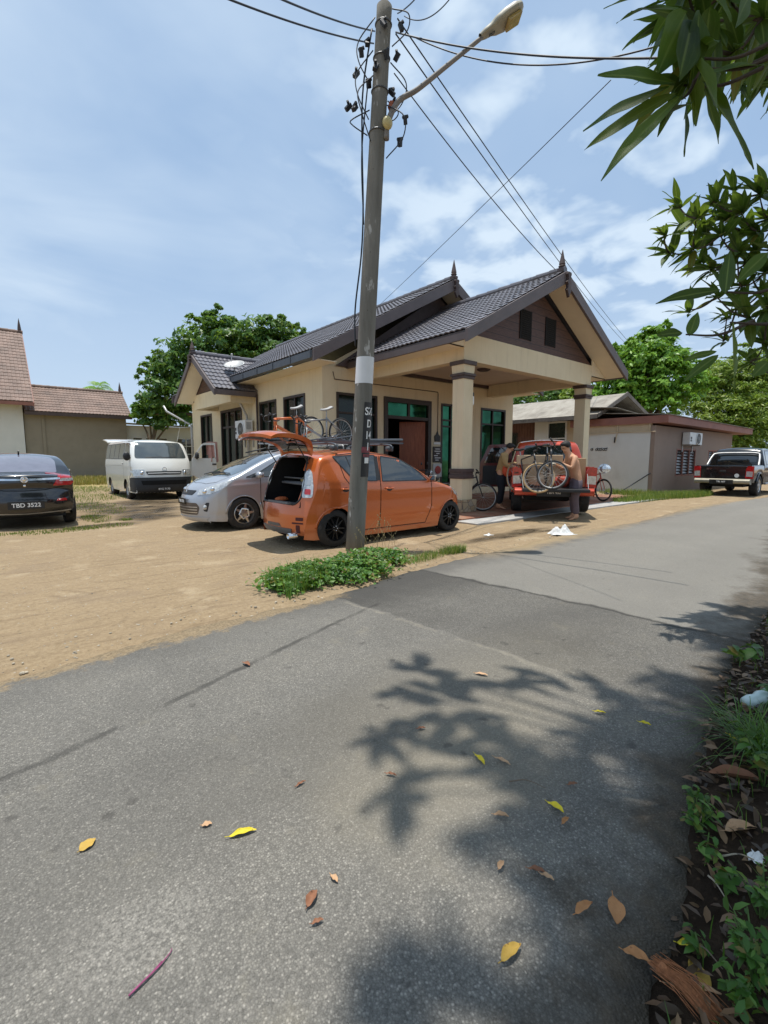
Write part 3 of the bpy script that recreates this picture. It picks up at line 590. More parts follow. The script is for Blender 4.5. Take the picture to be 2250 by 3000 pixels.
mb = MB(); mb.tube([(0, 0, -.15), (0, 0, .2), c0 - nrm * .02], .02, 8); mb.tube([c0 + q @ Vector((0, -.36, .06)), c0 + nrm * .38], .012, 6); mb.blob(c0 + nrm * .39, .04); mb.build('mast', M['steel'], t)
t = thing('porch_lamp', 'small black and white lamp on the front porch column beside the orange car', 'wall lamp', (8.94, 7.5, 2.75))
mb = MB(); mb.box(0, .12, -.05, .05, .08, .17); mb.build('bracket', M['black'], t, bevel=.01); mb = MB(); mb.lathe([(.05, -.12), (.055, -.1), (.055, .07), (.045, .085)], (.09, 0, 0), 'z', 14); mb.build('shade', M['white'], t, smooth=False)
t = thing('porch_lamp', 'small black lamp on the far porch column by the old house', 'wall lamp', (14.66, 7.5, 2.75)); mb = MB(); mb.box(0, .14, -.05, .05, .08, .18); mb.lathe([(.05, -.03), (.055, .07)], (.1, 0, 0), 'z', 12); mb.build('shade', M['black'], t, bevel=.01)
t = thing('notice_board', 'dark notice board with pale lines of writing beside the front door', 'notice board', (11.7, 11.19, 0))
mb = MB(); mb.box(-.2, .2, -.025, 0, 1.22, 1.75); mb.build('board', M['frame'], t, bevel=.005)
mb = MB()
for k, (a, b) in enumerate(((-.1, .12), (-.14, .15), (-.05, .1), (-.16, .02), (-.12, .16), (-.1, .06))): z = 1.67 - k * .075; mb.box(a, b, -.03, -.024, z - .012, z + .012)
mb.build('writing', M['letter'], t)
t = thing('house_crest', 'small black crest plaque above the dark notice board', 'plaque', (11.7, 11.19, 1.9)); mb = MB(); mb.prism([(-.12, .02), (.12, .02), (.13, .2), (.05, .26), (0, .36), (-.05, .26), (-.13, .2)], 'y', -.03, 0); mb.build('plaque', M['black'], t); MB().box(-.15, .15, -.028, 0, -.08, .0).build('scroll', M['white'], t)
t = thing('letter_box', 'red and white letter box fixed under the dark notice board', 'letter box', (11.7, 11.19, .72)); mb = MB(); mb.box(-.2, .2, -.05, 0, 0, .46); mb.build('box', M['offwhite'], t, bevel=.01); MB().lathe([(.14, -.055), (.13, -.08), (.0, -.085)], (0, 0, .24), 'y', 20).build('red_disc', mat('red_paint', (.4, .05, .04), .5), t)

# ------------------------------------------------------------------ annex and old house on the right
A_ = thing('annex_building', 'low flat-roofed annex with one white wall, one taupe wall and a red fascia', 'building', (19.4, 7.2, 0)); A_['wld'] = 1
mb = MB(); mb.box(19.4, 19.55, 7.36, 10.2, 0, 2.36); mb.build('white_wall', M['offwhite'], A_)
MB().box(19.4, 19.55, 7.36, 10.2, 2.36, 2.68).build('upper_band', M['beigeband'], A_)
mb = MB(); aw = (21.7, 24.0, .62, 1.76); aw2 = (25.7, 27.9, .9, 1.75)
wall_holes(mb, 'y', 7.2, 19.4, 29.3, 0, 2.6, [aw, aw2], .15); mb.build('taupe_wall', M['taupe'], A_)
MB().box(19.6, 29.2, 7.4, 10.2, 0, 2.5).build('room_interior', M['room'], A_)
for w_ in (aw, aw2):
    f = MB(); 
    for a in (w_[0], (w_[0] + w_[1]) / 2 - .4, (w_[0] + w_[1]) / 2 + .36, w_[1] - .06): f.box(a, a + .06, 7.19, 7.27, w_[2], w_[3])
    f.box(w_[0], w_[1], 7.195, 7.265, w_[3] - .06, w_[3]); f.box(w_[0], w_[1], 7.195, 7.265, w_[2], w_[2] + .06)
    f = f.build('window', M['redtrim'], A_); p = MB()
    for k in range(8): z = w_[2] + .1 + k * (w_[3] - w_[2] - .16) / 8; p.obox(((w_[0] + w_[1]) / 2, 7.25, z + .06), (w_[1] - w_[0] - .1, .01, .13), (-.5, 0, 0))
    p.build('louvre_pane', mat('old_louvre_glass', (.06, .05, .045), .25, spec=.6), f)
mb = MB(); mb.add([(19.33, 6.75, 2.68), (31.0, 6.75, 2.62), (31.0, 10.6, 2.62), (19.33, 10.6, 2.68), (19.33, 6.75, 2.96), (31.0, 6.75, 2.88), (31.0, 10.6, 2.88), (19.33, 10.6, 2.96)], [(0, 3, 2, 1), (4, 5, 6, 7), (0, 1, 5, 4), (1, 2, 6, 5), (2, 3, 7, 6), (3, 0, 4, 7)]); mb.build('roof_fascia', M['redtrim'], A_)
mb = MB(); mb.slab([(19.3, 6.7, 2.965), (31.05, 6.7, 2.89), (31.05, 9.5, 3.1), (19.3, 9.5, 3.2)], .02); mb.build('roof_sheet', M['zinc'], A_)
mb = MB(); mb.tube([(19.36, 10.1, 2.34), (19.36, 9.0, 2.37), (19.36, 8.55, 2.4), (19.36, 7.35, 2.37), (19.3, 7.15, 2.37)], .018, 6); mb.tube([(19.37, 8.6, 2.95), (19.37, 8.6, 2.4), (19.34, 8.62, 2.2), (19.34, 8.65, 2.02)], .022, 6); mb.tube([(19.37, 7.4, 2.95), (19.37, 7.4, 2.4)], .022, 6); mb.build('water_pipe', M['beigeband'], A_)
mb = MB(); mb.tube([(19.3, 8.65, 2.2), (19.3, 8.66, 1.98)], .03, 6); mb.build('tap', M['black'], A_)
mb = MB()
for y, k in ((9.62, 0), (9.42, 1), (9.32, 0), (9.24, 1), (9.12, 0), (9.03, 1)): mb.ring((19.39, y, 1.72), .042, .012, 'x', 16, 6); mb.tube([(19.39, y - .04, 1.72), (19.39, y - .045, 1.78 + .02 * k)], .01, 6)
mb.build('wall_writing', M['black'], A_)
ac_unit('air_conditioner', 'white outdoor air conditioner under the red fascia of the annex', (22.9, 7.18, 1.93), 0, 1.5, .5)
n = Vector
mb = MB(); mb.tube(catmull([(17.2, 7.9, .12), (17.8, 8.2, .02), (18.6, 8.1, .05), (19.2, 7.9, .3), (19.33, 7.5, .62), (19.34, 7.25, .8)], 6), .02, 6); tag(mb.build('garden_hose', M['cable'], smooth=True), 'black hose running along the foot of the white annex wall', 'hose')
O_ = thing('old_wooden_house', 'old plank house with a rusty zinc gable roof behind the far porch column', 'house', (20, 10.3, 0)); O_['wld'] = 1
mb = MB(); wall_holes(mb, 'x', 19.9, 10.3, 16.5, 0, 3.3, [(13.6, 16.0, 1.0, 2.6)], .1); mb.build('plank_wall', M['planks'], O_)
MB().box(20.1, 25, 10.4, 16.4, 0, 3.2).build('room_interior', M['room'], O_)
window(O_, 'x', 19.9, 13.6, 16.0, 1.0, 2.6, mull=(14.4, 15.2), trans=(1.9,), fr='frame')
MB().box(19.7, 19.89, 11.9, 12.55, 0, 3.15).build('post', M['offwhite'], O_)
f = window(O_, 'x', 19.7, 10.95, 11.9, .9, 3.0, trans=(2.25,), fr='offwhite', name='side_window')
MB().box(19.7, 19.85, 10.2, 10.95, 0, 3.0).build('side_wall', M['beigeband'], O_)
mb = MB(); mb.slab([(19.1, 9.3, 3.16), (19.1, 17, 3.12), (21.6, 17, 4.2), (21.6, 9.3, 4.2)], .03); mb.slab([(24.6, 9.3, 3.2), (24.6, 17, 3.2), (21.6, 17, 4.2), (21.6, 9.3, 4.2)], -.03); mb.slab([(19.2, 8.6, 3.35), (24.5, 8.6, 3.05), (24.5, 10.3, 3.35), (19.2, 10.3, 3.5)], .02); mb.build('zinc_roof', M['zinc'], O_)
tm = mat('old_grey_timber', (.17, .15, .13), .9, var=.3); barge(O_, 'y', 9.22, .05, (19.05, 3.18), (21.6, 4.25), (24.65, 3.22), .16, tm); MB().box(19.05, 19.1, 9.3, 17, 2.98, 3.15).build('fascia', tm, O_)
MB().prism([(19.8, 3.1), (24, 3.1), (21.6, 4.1)], 'y', 10.25, 10.3).build('gable_board', M['brown'], O_)

# ------------------------------------------------------------------ buildings at the back left
B_ = thing('steep_roofed_house', 'white house with a steep brown tiled roof at the left edge', 'house', (-2, 36.8, 0)); B_['wld'] = 1
MB().box(-7, 1.78, 36.8, 46, 0, 4.75).build('wall', M['offwhite'], B_)
mb = MB(); tile_slope(mb, (-7, 36.0, 4.78), (2.3, 36.0, 4.78), (-7, 41.4, 9.9), (2.3, 41.4, 9.9), .2, .34, sub=5); tile_slope(mb, (2.3, 46.8, 4.78), (-7, 46.8, 4.78), (2.3, 41.4, 9.9), (-7, 41.4, 9.9), .3, .5, sub=3); ridge_caps(mb, (-7, 41.4, 9.95), (2.35, 41.4, 9.95), .12); r = mb.build('roof', M['tilered'], B_)
barge(r, 'x', 2.28, .06, (35.95, 4.75), (41.4, 9.88), (46.85, 4.75), .25, 'redtrim'); MB().box(-7, 2.3, 35.93, 35.99, 4.55, 4.75).build('fascia', M['redtrim'], r); mb = MB(); finial(mb, 2.2, 41.4, 9.95, .9, 1.3); mb.build('finial', M['brown'], r)
MB().prism([(36.9, 4.7), (45.9, 4.7), (41.4, 9.2)], 'x', 1.7, 1.78).build('gable_board', M['brown'], B_)
C_ = thing('grey_walled_house', 'long bare plaster house with a low brown tiled roof behind the white van', 'house', (4.5, 37, 0)); C_['wld'] = 1
mb = MB(); mb.box(1.82, 7.5, 37, 42, 0, 4.2); mb.box(2.7, 2.85, 36.93, 37, 0, 4.1); mb.build('wall', M['plaster'], C_)
mb = MB(); tile_slope(mb, (1.85, 36.5, 4.27), (7.75, 36.5, 4.27), (1.85, 39.2, 6.08), (7.75, 39.2, 6.08), .2, .33, sub=5); tile_slope(mb, (7.75, 42, 4.27), (1.85, 42, 4.27), (7.75, 39.2, 6.08), (1.85, 39.2, 6.08), .3, .5, sub=3); ridge_caps(mb, (1.85, 39.2, 6.13), (7.8, 39.2, 6.13), .12); r = mb.build('roof', M['tilered'], C_)
barge(r, 'x', 7.74, .05, (36.45, 4.25), (39.2, 6.06), (42, 4.25), .18, 'brown'); MB().box(1.85, 7.75, 36.44, 36.49, 4.05, 4.25).build('fascia', M['brown'], r); mb = MB(); finial(mb, 7.65, 39.2, 6.13, .75, 1.2); mb.build('finial', M['brown'], r)
D_ = thing('low_white_building', 'low white building with dark windows between the van and the cream house', 'building', (10, 37.4, 0)); D_['wld'] = 1
mb = MB(); hs = [(7.9, 8.6, 2.35, 2.9), (8.75, 9.45, 2.35, 2.9), (9.6, 10.3, 2.35, 2.9), (10.9, 13.2, 1.1, 2.9)]
wall_holes(mb, 'y', 37.4, 7.5, 16, 0, 3.7, hs, .15); mb.build('wall', M['offwhite'], D_)
for h in hs: window(D_, 'y', 37.4, *h, mull=((11.6, 12.4) if h[0] > 10 else ()), trans=((1.7, 2.3) if h[0] > 10 else ()), fr='offwhite', gl='glass', w=.07)
MB().slab([(7.4, 36.9, 3.75), (16.2, 36.9, 3.62), (16.2, 41, 3.9), (7.4, 41, 4.0)], .1).build('roof_sheet', M['zinc'], D_)

# ------------------------------------------------------------------ utility pole and cables
b0 = Vector((4.02, 5.48, -.05)); b1 = Vector((4.36, 5.2, 7.22))
def pole_at(z): return b0.lerp(b1, (z + .05) / 7.27)
def pole_r(z): return .136 - .0055 * z
n = NT('pole_concrete'); c = n.ramp(n.noise(5, 5, .65, n.map((1, 1, .15))), [(.25, (.12, .112, .095)), (.55, (.21, .2, .175)), (.8, (.3, .285, .25))])
c = n.mix(n.math('MULTIPLY', n.step(n.noise(2.2, 4, .6, n.map((3, 3, 1.2))), .6, .66), .6), c, (.62, .61, .58)); c = n.mix(n.math('MULTIPLY', n.step(n.noise(14, 3, .6), .68, .72), .6), c, (.06, .055, .05))
M['pole'] = n.out(c, .9, 0, n.bump(n.noise(40, 4), .2, .01), .2)
P = thing('utility_pole', 'leaning round concrete pole with a street lamp arm and black number band', 'utility pole', b0)
pl = lambda z, an=0.0, r=0.0: (pole_at(z) - b0) + Vector((cos(an), sin(an), 0)) * (pole_r(z) + r)
zs = [0, .5, 1, 2, 3, 4, 5, 6, 7.0, 7.16, 7.22]
mb = MB(); mb.tube([pole_at(z - .05 if z == 0 else z) - b0 for z in zs], [pole_r(z) for z in zs[:-2]] + [.1, .05], 28); shaft = mb.build('shaft', M['pole'], P, smooth=True)
def wrap(mb, z0, z1, a0, a1, off, nu=16, nv=6):
    mb.grid(lambda a, b: pl(z0 + (z1 - z0) * b, a0 + (a1 - a0) * a, off), nu, nv)
camA = atan2(-5.48, -4.02)        # bearing of the viewer seen from the pole
mb = MB(); wrap(mb, 2.38, 2.74, 0, 2 * pi, .004, 28); mb.build('white_band', mat('white_wrap', (.72, .73, .74), .5, var=.04), P, smooth=True)
mb = MB(); wrap(mb, 1.08, 2.12, camA + .16, camA + 2.6, .005); mb.build('number_band', M['black'], P, smooth=True)
for tx, dz, a0_ in (('SZA', 0, .26), ('D', .17, .55), ('14', .33, .4), ('1', .49, .6)):
    vs, fs = text_mesh(tx, .15, .0025, 'LEFT')
    MB().add([pl(1.99 - dz + v[1], camA + a0_ + v[0] * .82 / pole_r(2), .008 + v[2] * .5) for v in vs], fs).build('number_lettering', M['letter'], P)
mb = MB(); wrap(mb, 1.42, 1.5, camA + .1, camA + 2.2, .008); wrap(mb, 1.36, 1.4, camA + .3, camA + 1.4, .009); mb.build('red_sticker', mat('faded_sticker', (.22, .05, .06), .6, var=.5, scale=20), P)
mb = MB(); wrap(mb, 1.27, 1.35, camA + .5, camA + 1.1, .009, 6, 3); mb.build('white_sticker', M['letter'], P)
# lamp arm and head
a0 = Vector((4.4, 5.12, 5.9)) - b0; a1 = Vector((5.33, 4.38, 6.8)) - b0
mb = MB(); mb.tube(catmull([pl(5.55, camA + 1.2, .02), pl(5.75, camA + 1.2, .03), a0 + Vector((.08, -.06, .12)), a0.lerp(a1, .3), a0.lerp(a1, .65), a1], 6), [.042 - .016 * i / 30 for i in range(31)], 10); mb.build('lamp_arm', mat('dull_arm_paint', (.24, .22, .2), .7, var=.2), P, smooth=True)
dv = (Vector((5.72, 4.06, 7.12)) - Vector((5.33, 4.38, 6.8))).normalized(); sv = dv.cross(Vector((0, 0, 1))).normalized(); uv_ = sv.cross(dv)
prof = [(-.02, .045, .04), (.06, .07, .055), (.16, .085, .065), (.24, .125, .085), (.36, .15, .1), (.5, .15, .1), (.58, .12, .075), (.62, .04, .03)]
mb = MB(); mb.grid(lambda a, b: a1 + dv * np.interp(a * 7, range(8), [p[0] for p in prof]) + sv * (np.interp(a * 7, range(8), [p[1] for p in prof]) * cos(2 * pi * b)) + uv_ * (np.interp(a * 7, range(8), [p[2] for p in prof]) * max(-.35, sin(2 * pi * b)) + .01), 21, 24)
hd = mb.build('lamp_head', mat('lamp_grey_paint', (.38, .36, .28), .5, var=.15, dirt=((.16, .14, .1), .6)), P, smooth=True)
mb = MB(); mb.obox(a1 + dv * .45 - uv_ * .05, (.2, .2, .05), dv.to_track_quat('X', 'Z').to_euler()); mb.build('lamp_glass', mat('yellowed_lamp_glass', (.42, .33, .13), .2, var=.25, scale=12, coat=.6), hd, bevel=.015)
vs, fs = text_mesh('F53', .07, .002); mb = MB(); mb.add([a1 + dv * (.13 + v[1] * -1 * 0 + v[0] * .9) + sv * (v[1]) - uv_ * (.035 + v[2]) for v in vs], fs); mb.build('lamp_lettering', M['black'], hd)
# clamps, insulators and hanging tails near the top
rr = random.Random(3)
for z in (6.55, 6.15, 5.65, 6.95): MB().ring(pole_at(z) - b0, pole_r(z) + .006, .01, 'z', 24, 6).build('clamp_band', M['gutter'], P)
camR = camA + pi / 2
for z, an, off in ((6.98, camR + .2, .14), (6.6, camR + .1, .1), (6.72, camR - pi, .1), (6.55, camR - pi + .3, .18), (6.4, camR - pi - .2, .23), (6.2, camR + .4, .07), (6.02, camR, .09), (5.95, camR - pi, .3), (5.9, camR - pi + .2, .22), (5.55, camR, .2), (6.85, camA, .05), (6.5, camA + .4, .05), (6.35, camA - .5, .05), (6.25, camR - pi, .05), (5.85, camR + .1, .26)):
    mb = MB(); p = pl(z, an, off); mb.obox(p, (.055, .05, .1), (rr.uniform(-.7, .7), rr.uniform(-.7, .7), rr.uniform(0, 3))); mb.obox(p + Vector((0, 0, .04)), (.085, .032, .035), (rr.uniform(-.5, .5), .3, rr.uniform(0, 3))); mb.build('cable_clamp', M['cable'], P, bevel=.006)
mb = MB(); mb.obox(pl(5.98, camR - .1, .06), (.07, .06, .1), (.3, .2, .5)); mb.build('fuse_holder', mat('orange_fuse', (.35, .09, .03), .5), P, bevel=.01)
mb = MB(); mb.blob(pl(5.72, camA + .9, .05), (.075, .06, .08)); mb.build('photocell', mat('cream_photocell', (.55, .47, .22), .5), P, smooth=True)
for i in range(8):
    z0 = rr.uniform(5.9, 7.1); z1 = z0 - rr.uniform(.2, .9); s0 = camR + (pi if i % 2 else 0) + rr.uniform(-.6, .6); off = rr.uniform(.12, .34)
    mb = MB(); mb.tube(catmull([pl(z0, s0, .02), pl((z0 * 2 + z1) / 3, s0, off), pl((z0 + 2 * z1) / 3, s0 + .2, off * .9), pl(z1, s0 + .3, .03)], 6), .008, 5); mb.build('jumper_cable', M['cable'], P, smooth=True)
mb = MB(); mb.tube(catmull([pl(6.9, camR - pi, .05), pl(6.2, camR - pi, .12), pl(5.6, camR - pi, .1), pl(4.7, camR - pi, .03), pl(4.1, camR - pi + .1, .02), pl(3.4, camR - pi, .06), pl(2.9, camR - pi, .03)], 8), .011, 6); mb.build('down_cable', M['cable'], P, smooth=True)
mb = MB(); mb.tube(catmull([pl(6.3, camR - pi, .06), pl(5.4, camR - pi, .09), pl(4.6, camR - pi, .02), pl(4.5, camR - pi, .01)], 8), .009, 6); mb.build('down_cable', M['cable'], P, smooth=True)
def cable(label, a, b, sag, r=.011):
    a, b = Vector(a), Vector(b); pts = [a.lerp(b, i / 28) - Vector((0, 0, sag * 4 * (i / 28) * (1 - i / 28))) for i in range(29)]
    mb = MB(); mb.tube([p - a for p in pts], r, 6); o = mb.build('power_cable', M['cable'], smooth=True); o.location = a; return tag(o, label, 'cable', 'overhead cables')

# ------------------------------------------------------------------ vehicles (local x forward, y left, z up; origin on the ground under the middle)
def resample(pts, step):
    out = [pts[0]]
    for a, b in zip(pts[:-1], pts[1:]):
        d = sqrt(sum((p - q) ** 2 for p, q in zip(a, b))); k = max(1, int(round(d / step)))
        for i in range(1, k + 1): out.append(tuple(p + (q - p) * i / k for p, q in zip(a, b)))
    return out
def smooth_prof(pts, n=6):
    return catmull(pts, n)
class Body:
    """a lofted body shell: prof = centre line (x, z) from front bottom over the roof to the rear bottom"""
    def __init__(s, prof, plan, sill, belt, roofw, arches, sweepF, sweepR, zroof, bulge=.05, crown=.05, rtop=None, step=.032, low_in=.05, xarc=None):
        s.V = []; s.F = []; P = resample(smooth_prof(prof), step); xf, xr = P[0][0], P[-1][0]; xm = (xf + xr) / 2
        ns, na, ntp = 26, 5, 7; px = [p[0] for p in plan][::-1]; py = [p[1] for p in plan][::-1]
        s.sill = sill
        def W(x, z):
            w = float(np.interp(x, px, py)); zb = belt(x)
            if z <= zb:
                w += .007 * math.exp(-((z - zb + .1) / .035) ** 2) - .009 * math.exp(-((z - .3) / .05) ** 2); t = (zb - z) / max(.2, zb - .2); w *= 1 - bulge * (t - .28) ** 2 * 1.6 - low_in * max(0, t - .75)
            else:
                t = min(1, (z - zb) / max(.1, zroof - zb)); w *= (1 - bulge * .12) - (1 - roofw) * t ** 1.15
            return w
        s.W = W
        rows = []
        for x, zt in P:
            z0 = sill(x)
            for xw, zw, R in arches:
                if abs(x - xw) < R: z0 = max(z0, zw + sqrt(max(0, R * R - (x - xw) ** 2)))
            z0 = min(z0, zt - .03)
            r = min((rtop(x) if rtop else .09), (zt - z0) * .42); cr = crown * min(1, max(0, (zt - .45) / .4)); ze = zt - cr
            half = []
            zs = z0 + (ze - r - z0) * np.linspace(0, 1, ns)
            for z in zs: half.append((W(x, z), z))
            we = W(x, ze - r)
            for k in range(1, na + 1): A = pi / 2 * k / na; half.append((we - r + r * cos(A), ze - r + r * sin(A)))
            for k in range(1, ntp + 1): t = k / ntp; y = (we - r) * (1 - t); half.append((y, ze + cr * (1 - (1 - t) ** 2)))
            row = []
            for y, z in half:
                q = min(1, y / max(.01, float(np.interp(x, px, py)))); sx = 0
                ff = max(0, 1 - (xf - x) / sweepF[1]) if xf - x < sweepF[1] else 0; fr = max(0, 1 - (x - xr) / sweepR[1]) if x - xr < sweepR[1] else 0
                sx = -sweepF[0] * q ** sweepF[2] * ff + sweepR[0] * q ** sweepR[2] * fr
                row.append((x + sx, y, z))
            rows.append(row)
        m = len(rows[0]); full = 2 * m - 1
        for row in rows:
            s.V += row + [(x, -y, z) for x, y, z in row[-2::-1]]
        for i in range(len(rows) - 1):
            for j in range(full - 1): a = i * full + j; s.F.append((a, a + full, a + full + 1, a + 1))
        s.F.append(tuple(range(full))); s.F.append(tuple((len(rows) - 1) * full + j for j in range(full - 1, -1, -1)))
        s.F[-2:] = []
        s.tree = BVHTree.FromPolygons([Vector(v) for v in s.V], s.F)
    def cut(s, test): 
        s.F = [f for f in s.F if not test(sum((Vector(s.V[i]) for i in f), Vector()) / len(f))]
    def build(s, name, mat_, parent): return MB().add(s.V, s.F).build(name, mat_, parent, smooth=True)
    def hit(s, p, d, far=6):
        h = s.tree.ray_cast(Vector(p), Vector(d).normalized(), far)
        if h[0] is None:
            h = s.tree.find_nearest(Vector(p) + Vector(d).normalized() * .8)
            return h[0], h[1]
        n_ = h[1]
        if n_.dot(Vector(d)) > 0: n_ = -n_
        return h[0], n_
    def patch(s, poly, view, off, name, mat_, parent, res=.05, skirt=.02, smooth=3, mirror=False, thick=True):
        """poly in the 2-D view ('L','R' side: x,z; 'F','B' end: y,z; 'T' top: x,y; or a yaw angle), projected on the shell"""
        if smooth: poly = [tuple(p) for p in poly]
        bm = bmesh.new(); vs = [bm.verts.new((p[0], p[1], 0)) for p in poly]; bm.faces.new(vs); bmesh.ops.triangulate(bm, faces=bm.faces)
        for _ in range(6):
            e = [e for e in bm.edges if e.calc_length() > res]
            if not e: break
            bmesh.ops.subdivide_edges(bm, edges=e, cuts=1, use_grid_fill=False); bmesh.ops.triangulate(bm, faces=bm.faces)
        bmesh.ops.beautify_fill(bm, faces=bm.faces[:], edges=bm.edges[:])
        bm.verts.ensure_lookup_table()
        if view == 'L': f = lambda a, b: ((a, 4, b), (0, -1, 0))
        elif view == 'R': f = lambda a, b: ((a, -4, b), (0, 1, 0))
        elif view == 'F': f = lambda a, b: ((5, a, b), (-1, 0, 0))
        elif view == 'B': f = lambda a, b: ((-5, a, b), (1, 0, 0))
        elif view == 'T': f = lambda a, b: ((a, b, 4), (0, 0, -1))
        else:
            A = radians(view[0]); o = view[1]; dx_, dy_ = cos(A), sin(A)      # seen from bearing A: a runs to the viewer's right
            f = lambda a, b: ((o[0] + dx_ * 3 - dy_ * a, o[1] + dy_ * 3 + dx_ * a, b), (-dx_, -dy_, 0))
        V = []; low = []
        for v in bm.verts:
            p, d = f(v.co.x, v.co.y); h, n_ = s.hit(p, d); V.append(h + n_ * off); low.append(h - n_ * skirt)
        F = [tuple(v.index for v in fc.verts) for fc in bm.faces]
        n0 = len(V)
        for e in bm.edges:
            if len(e.link_faces) == 1:
                a, b = e.verts[0].index, e.verts[1].index; V += [low[a], low[b]]; F.append((a, b, len(V) - 1, len(V) - 2))
        bm.free()
        o = MB().add(V, F).build(name, mat_, parent, smooth=False, normals=True)
        me = o.data; me.polygons.foreach_set('use_smooth', [True] * len(me.polygons))
        try: me.set_sharp_from_angle(angle=radians(50))
        except Exception: pass
        return o
    def strip(s, pts, view, w, off, name, mat_, parent):
        """a narrow ribbon along a polyline of the view"""
        P = resample(pts, .04); L_, R_ = [], []
        for i, p in enumerate(P):
            a = P[max(0, i - 1)]; b = P[min(len(P) - 1, i + 1)]; d = Vector((b[0] - a[0], b[1] - a[1])); d = d.normalized() if d.length else Vector((1, 0)); n_ = Vector((-d.y, d.x)) * w / 2
            L_.append((p[0] + n_.x, p[1] + n_.y)); R_.append((p[0] - n_.x, p[1] - n_.y))
        f = {'L': lambda a, b: ((a, 4, b), (0, -1, 0)), 'R': lambda a, b: ((a, -4, b), (0, 1, 0)), 'F': lambda a, b: ((5, a, b), (-1, 0, 0)), 'B': lambda a, b: ((-5, a, b), (1, 0, 0)), 'T': lambda a, b: ((a, b, 4), (0, 0, -1))}[view]
        V = []
        for p in L_ + R_:
            h, n_ = s.hit(*f(*p)); V.append(h + n_ * off)
        k = len(L_); return MB().add(V, [(i, i + 1, k + i + 1, k + i) for i in range(k - 1)]).build(name, mat_, parent)
def rnd(poly, r=.03, n=4):
    """round the corners of a polygon"""
    out = []; m = len(poly)
    for i in range(m):
        p = Vector(poly[i]); a = Vector(poly[i - 1]) - p; b = Vector(poly[(i + 1) % m]) - p; q = min(r, a.length * .45, b.length * .45)
        A = p + a.normalized() * q; B = p + b.normalized() * q
        for k in range(n + 1): t = k / n; out.append(tuple(A * (1 - t) ** 2 + p * 2 * t * (1 - t) + B * t * t))
    return out
def wheel(parent, x, y, r, side, w=.2, style='5', rimmat='alloy', rr=None):
    """tyre and rim; side = +1 left, -1 right (which way the rim faces)"""
    rr = rr or r * .66
    t = MB(); s_ = side
    prof = [(rr, -w / 2), (r * .93, -w / 2), (r * .985, -w * .42), (r, -w * .3), (r, w * .3), (r * .985, w * .42), (r * .93, w / 2), (rr * 1.03, w / 2), (rr, w * .46)]
    t.lathe(prof, (0, 0, 0), 'y', 40, cap=False); o = t.build('wheel', M['rubber'], parent, smooth=True); o.location = (x, y, r)
    R_ = MB(); yo = s_ * w * .42
    R_.lathe([(rr * 1.01, yo), (rr * .94, yo + s_ * .008), (rr * .9, yo - s_ * .01), (rr * .88, -yo * .5)], (0, 0, 0), 'y', 40, cap=False)
    def spoke(A, w0, w1, r0, r1, d0=.0, d1=.0, bend=0):
        c, s2 = cos(A), sin(A); px, pz = -s2, c; vs = []
        for (q, ww, dd) in ((r0, w0, d0), (r1, w1, d1)):
            for sg in (-1, 1):
                for dep in (0, -.035): vs.append((q * c + px * ww * sg + (px * bend if q == r1 else 0), yo + s_ * (dd + dep), q * s2 + pz * ww * sg + (pz * bend if q == r1 else 0)))
        R_.add(vs, [(0, 2, 6, 4), (1, 5, 7, 3), (0, 4, 5, 1), (2, 3, 7, 6)])
    if style == '5':
        for k in range(5): spoke(pi / 2 + 2 * pi * k / 5, .048, .022, .04, rr * .92, .012, -.004)
    elif style == 'star':
        for k in range(5):
            A = pi / 2 + 2 * pi * k / 5 + .2
            spoke(A, .032, .013, .05, rr * .93, .006, 0); 
        for k in range(5):
            A0 = pi / 2 + 2 * pi * k / 5 + .2; A1 = A0 + 2 * pi / 5
            R_.tube([(rr * .42 * cos(A0), yo, rr * .42 * sin(A0)), (rr * .5 * cos((A0 + A1) / 2), yo, rr * .5 * sin((A0 + A1) / 2)), (rr * .42 * cos(A1), yo, rr * .42 * sin(A1))], .018, 6)
    elif style == '10':
        for k in range(10): spoke(2 * pi * k / 10, .013, .01, .05, rr * .93, .004, 0, .012 if k % 2 else -.012)
    else:
        R_.lathe([(rr * .88, yo - s_ * .012), (rr * .6, yo - s_ * .004), (rr * .3, yo - s_ * .02), (.0, yo - s_ * .01)], (0, 0, 0), 'y', 32, cap=False)
    R_.lathe([(.06, yo - s_ * .02), (.06, yo + s_ * .012), (.0, yo + s_ * .016)], (0, 0, 0), 'y', 20, cap=False)
    R_.build('rim', M[rimmat], o, smooth=False)
    D = MB(); D.lathe([(rr * .9, yo - s_ * .06), (0.0, yo - s_ * .062)], (0, 0, 0), 'y', 24, cap=False); D.lathe([(rr * .62, yo - s_ * .05), (0.0, yo - s_ * .05)], (0, 0, 0), 'y', 24, cap=False); D.build('brake_disc', M['black'] if rimmat != 'black_rim' else M['dark'], o)
    if rimmat == 'black_rim':
        B = MB()
        for k in range(5): A = 2 * pi * k / 5; B.blob((.035 * cos(A), yo + s_ * .012, .035 * sin(A)), .008, 6, 4)
        B.build('wheel_nut', M['chrome'], o)
    return o
M['black_rim'] = mat('black_wheel_paint', (.018, .018, .019), .28, .3, var=.2)
def plate(parent, loc, rz, txt, w=.46, h=.12, size=.085):
    p = MB(); p.box(-w / 2, w / 2, -.008, 0, -h / 2, h / 2); p.box(-w / 2 - .006, w / 2 + .006, -.004, .003, -h / 2 - .006, h / 2 + .006); o = p.build('number_plate', M['plate'], parent); o.location = loc; o.rotation_euler = (0, 0, rz)
    vs, fs = text_mesh(txt, size, .002); MB().add([(v[0], -.0095 - v[2] * .5, v[1]) for v in vs], fs).build('plate_lettering', M['letter'], o)
    return o
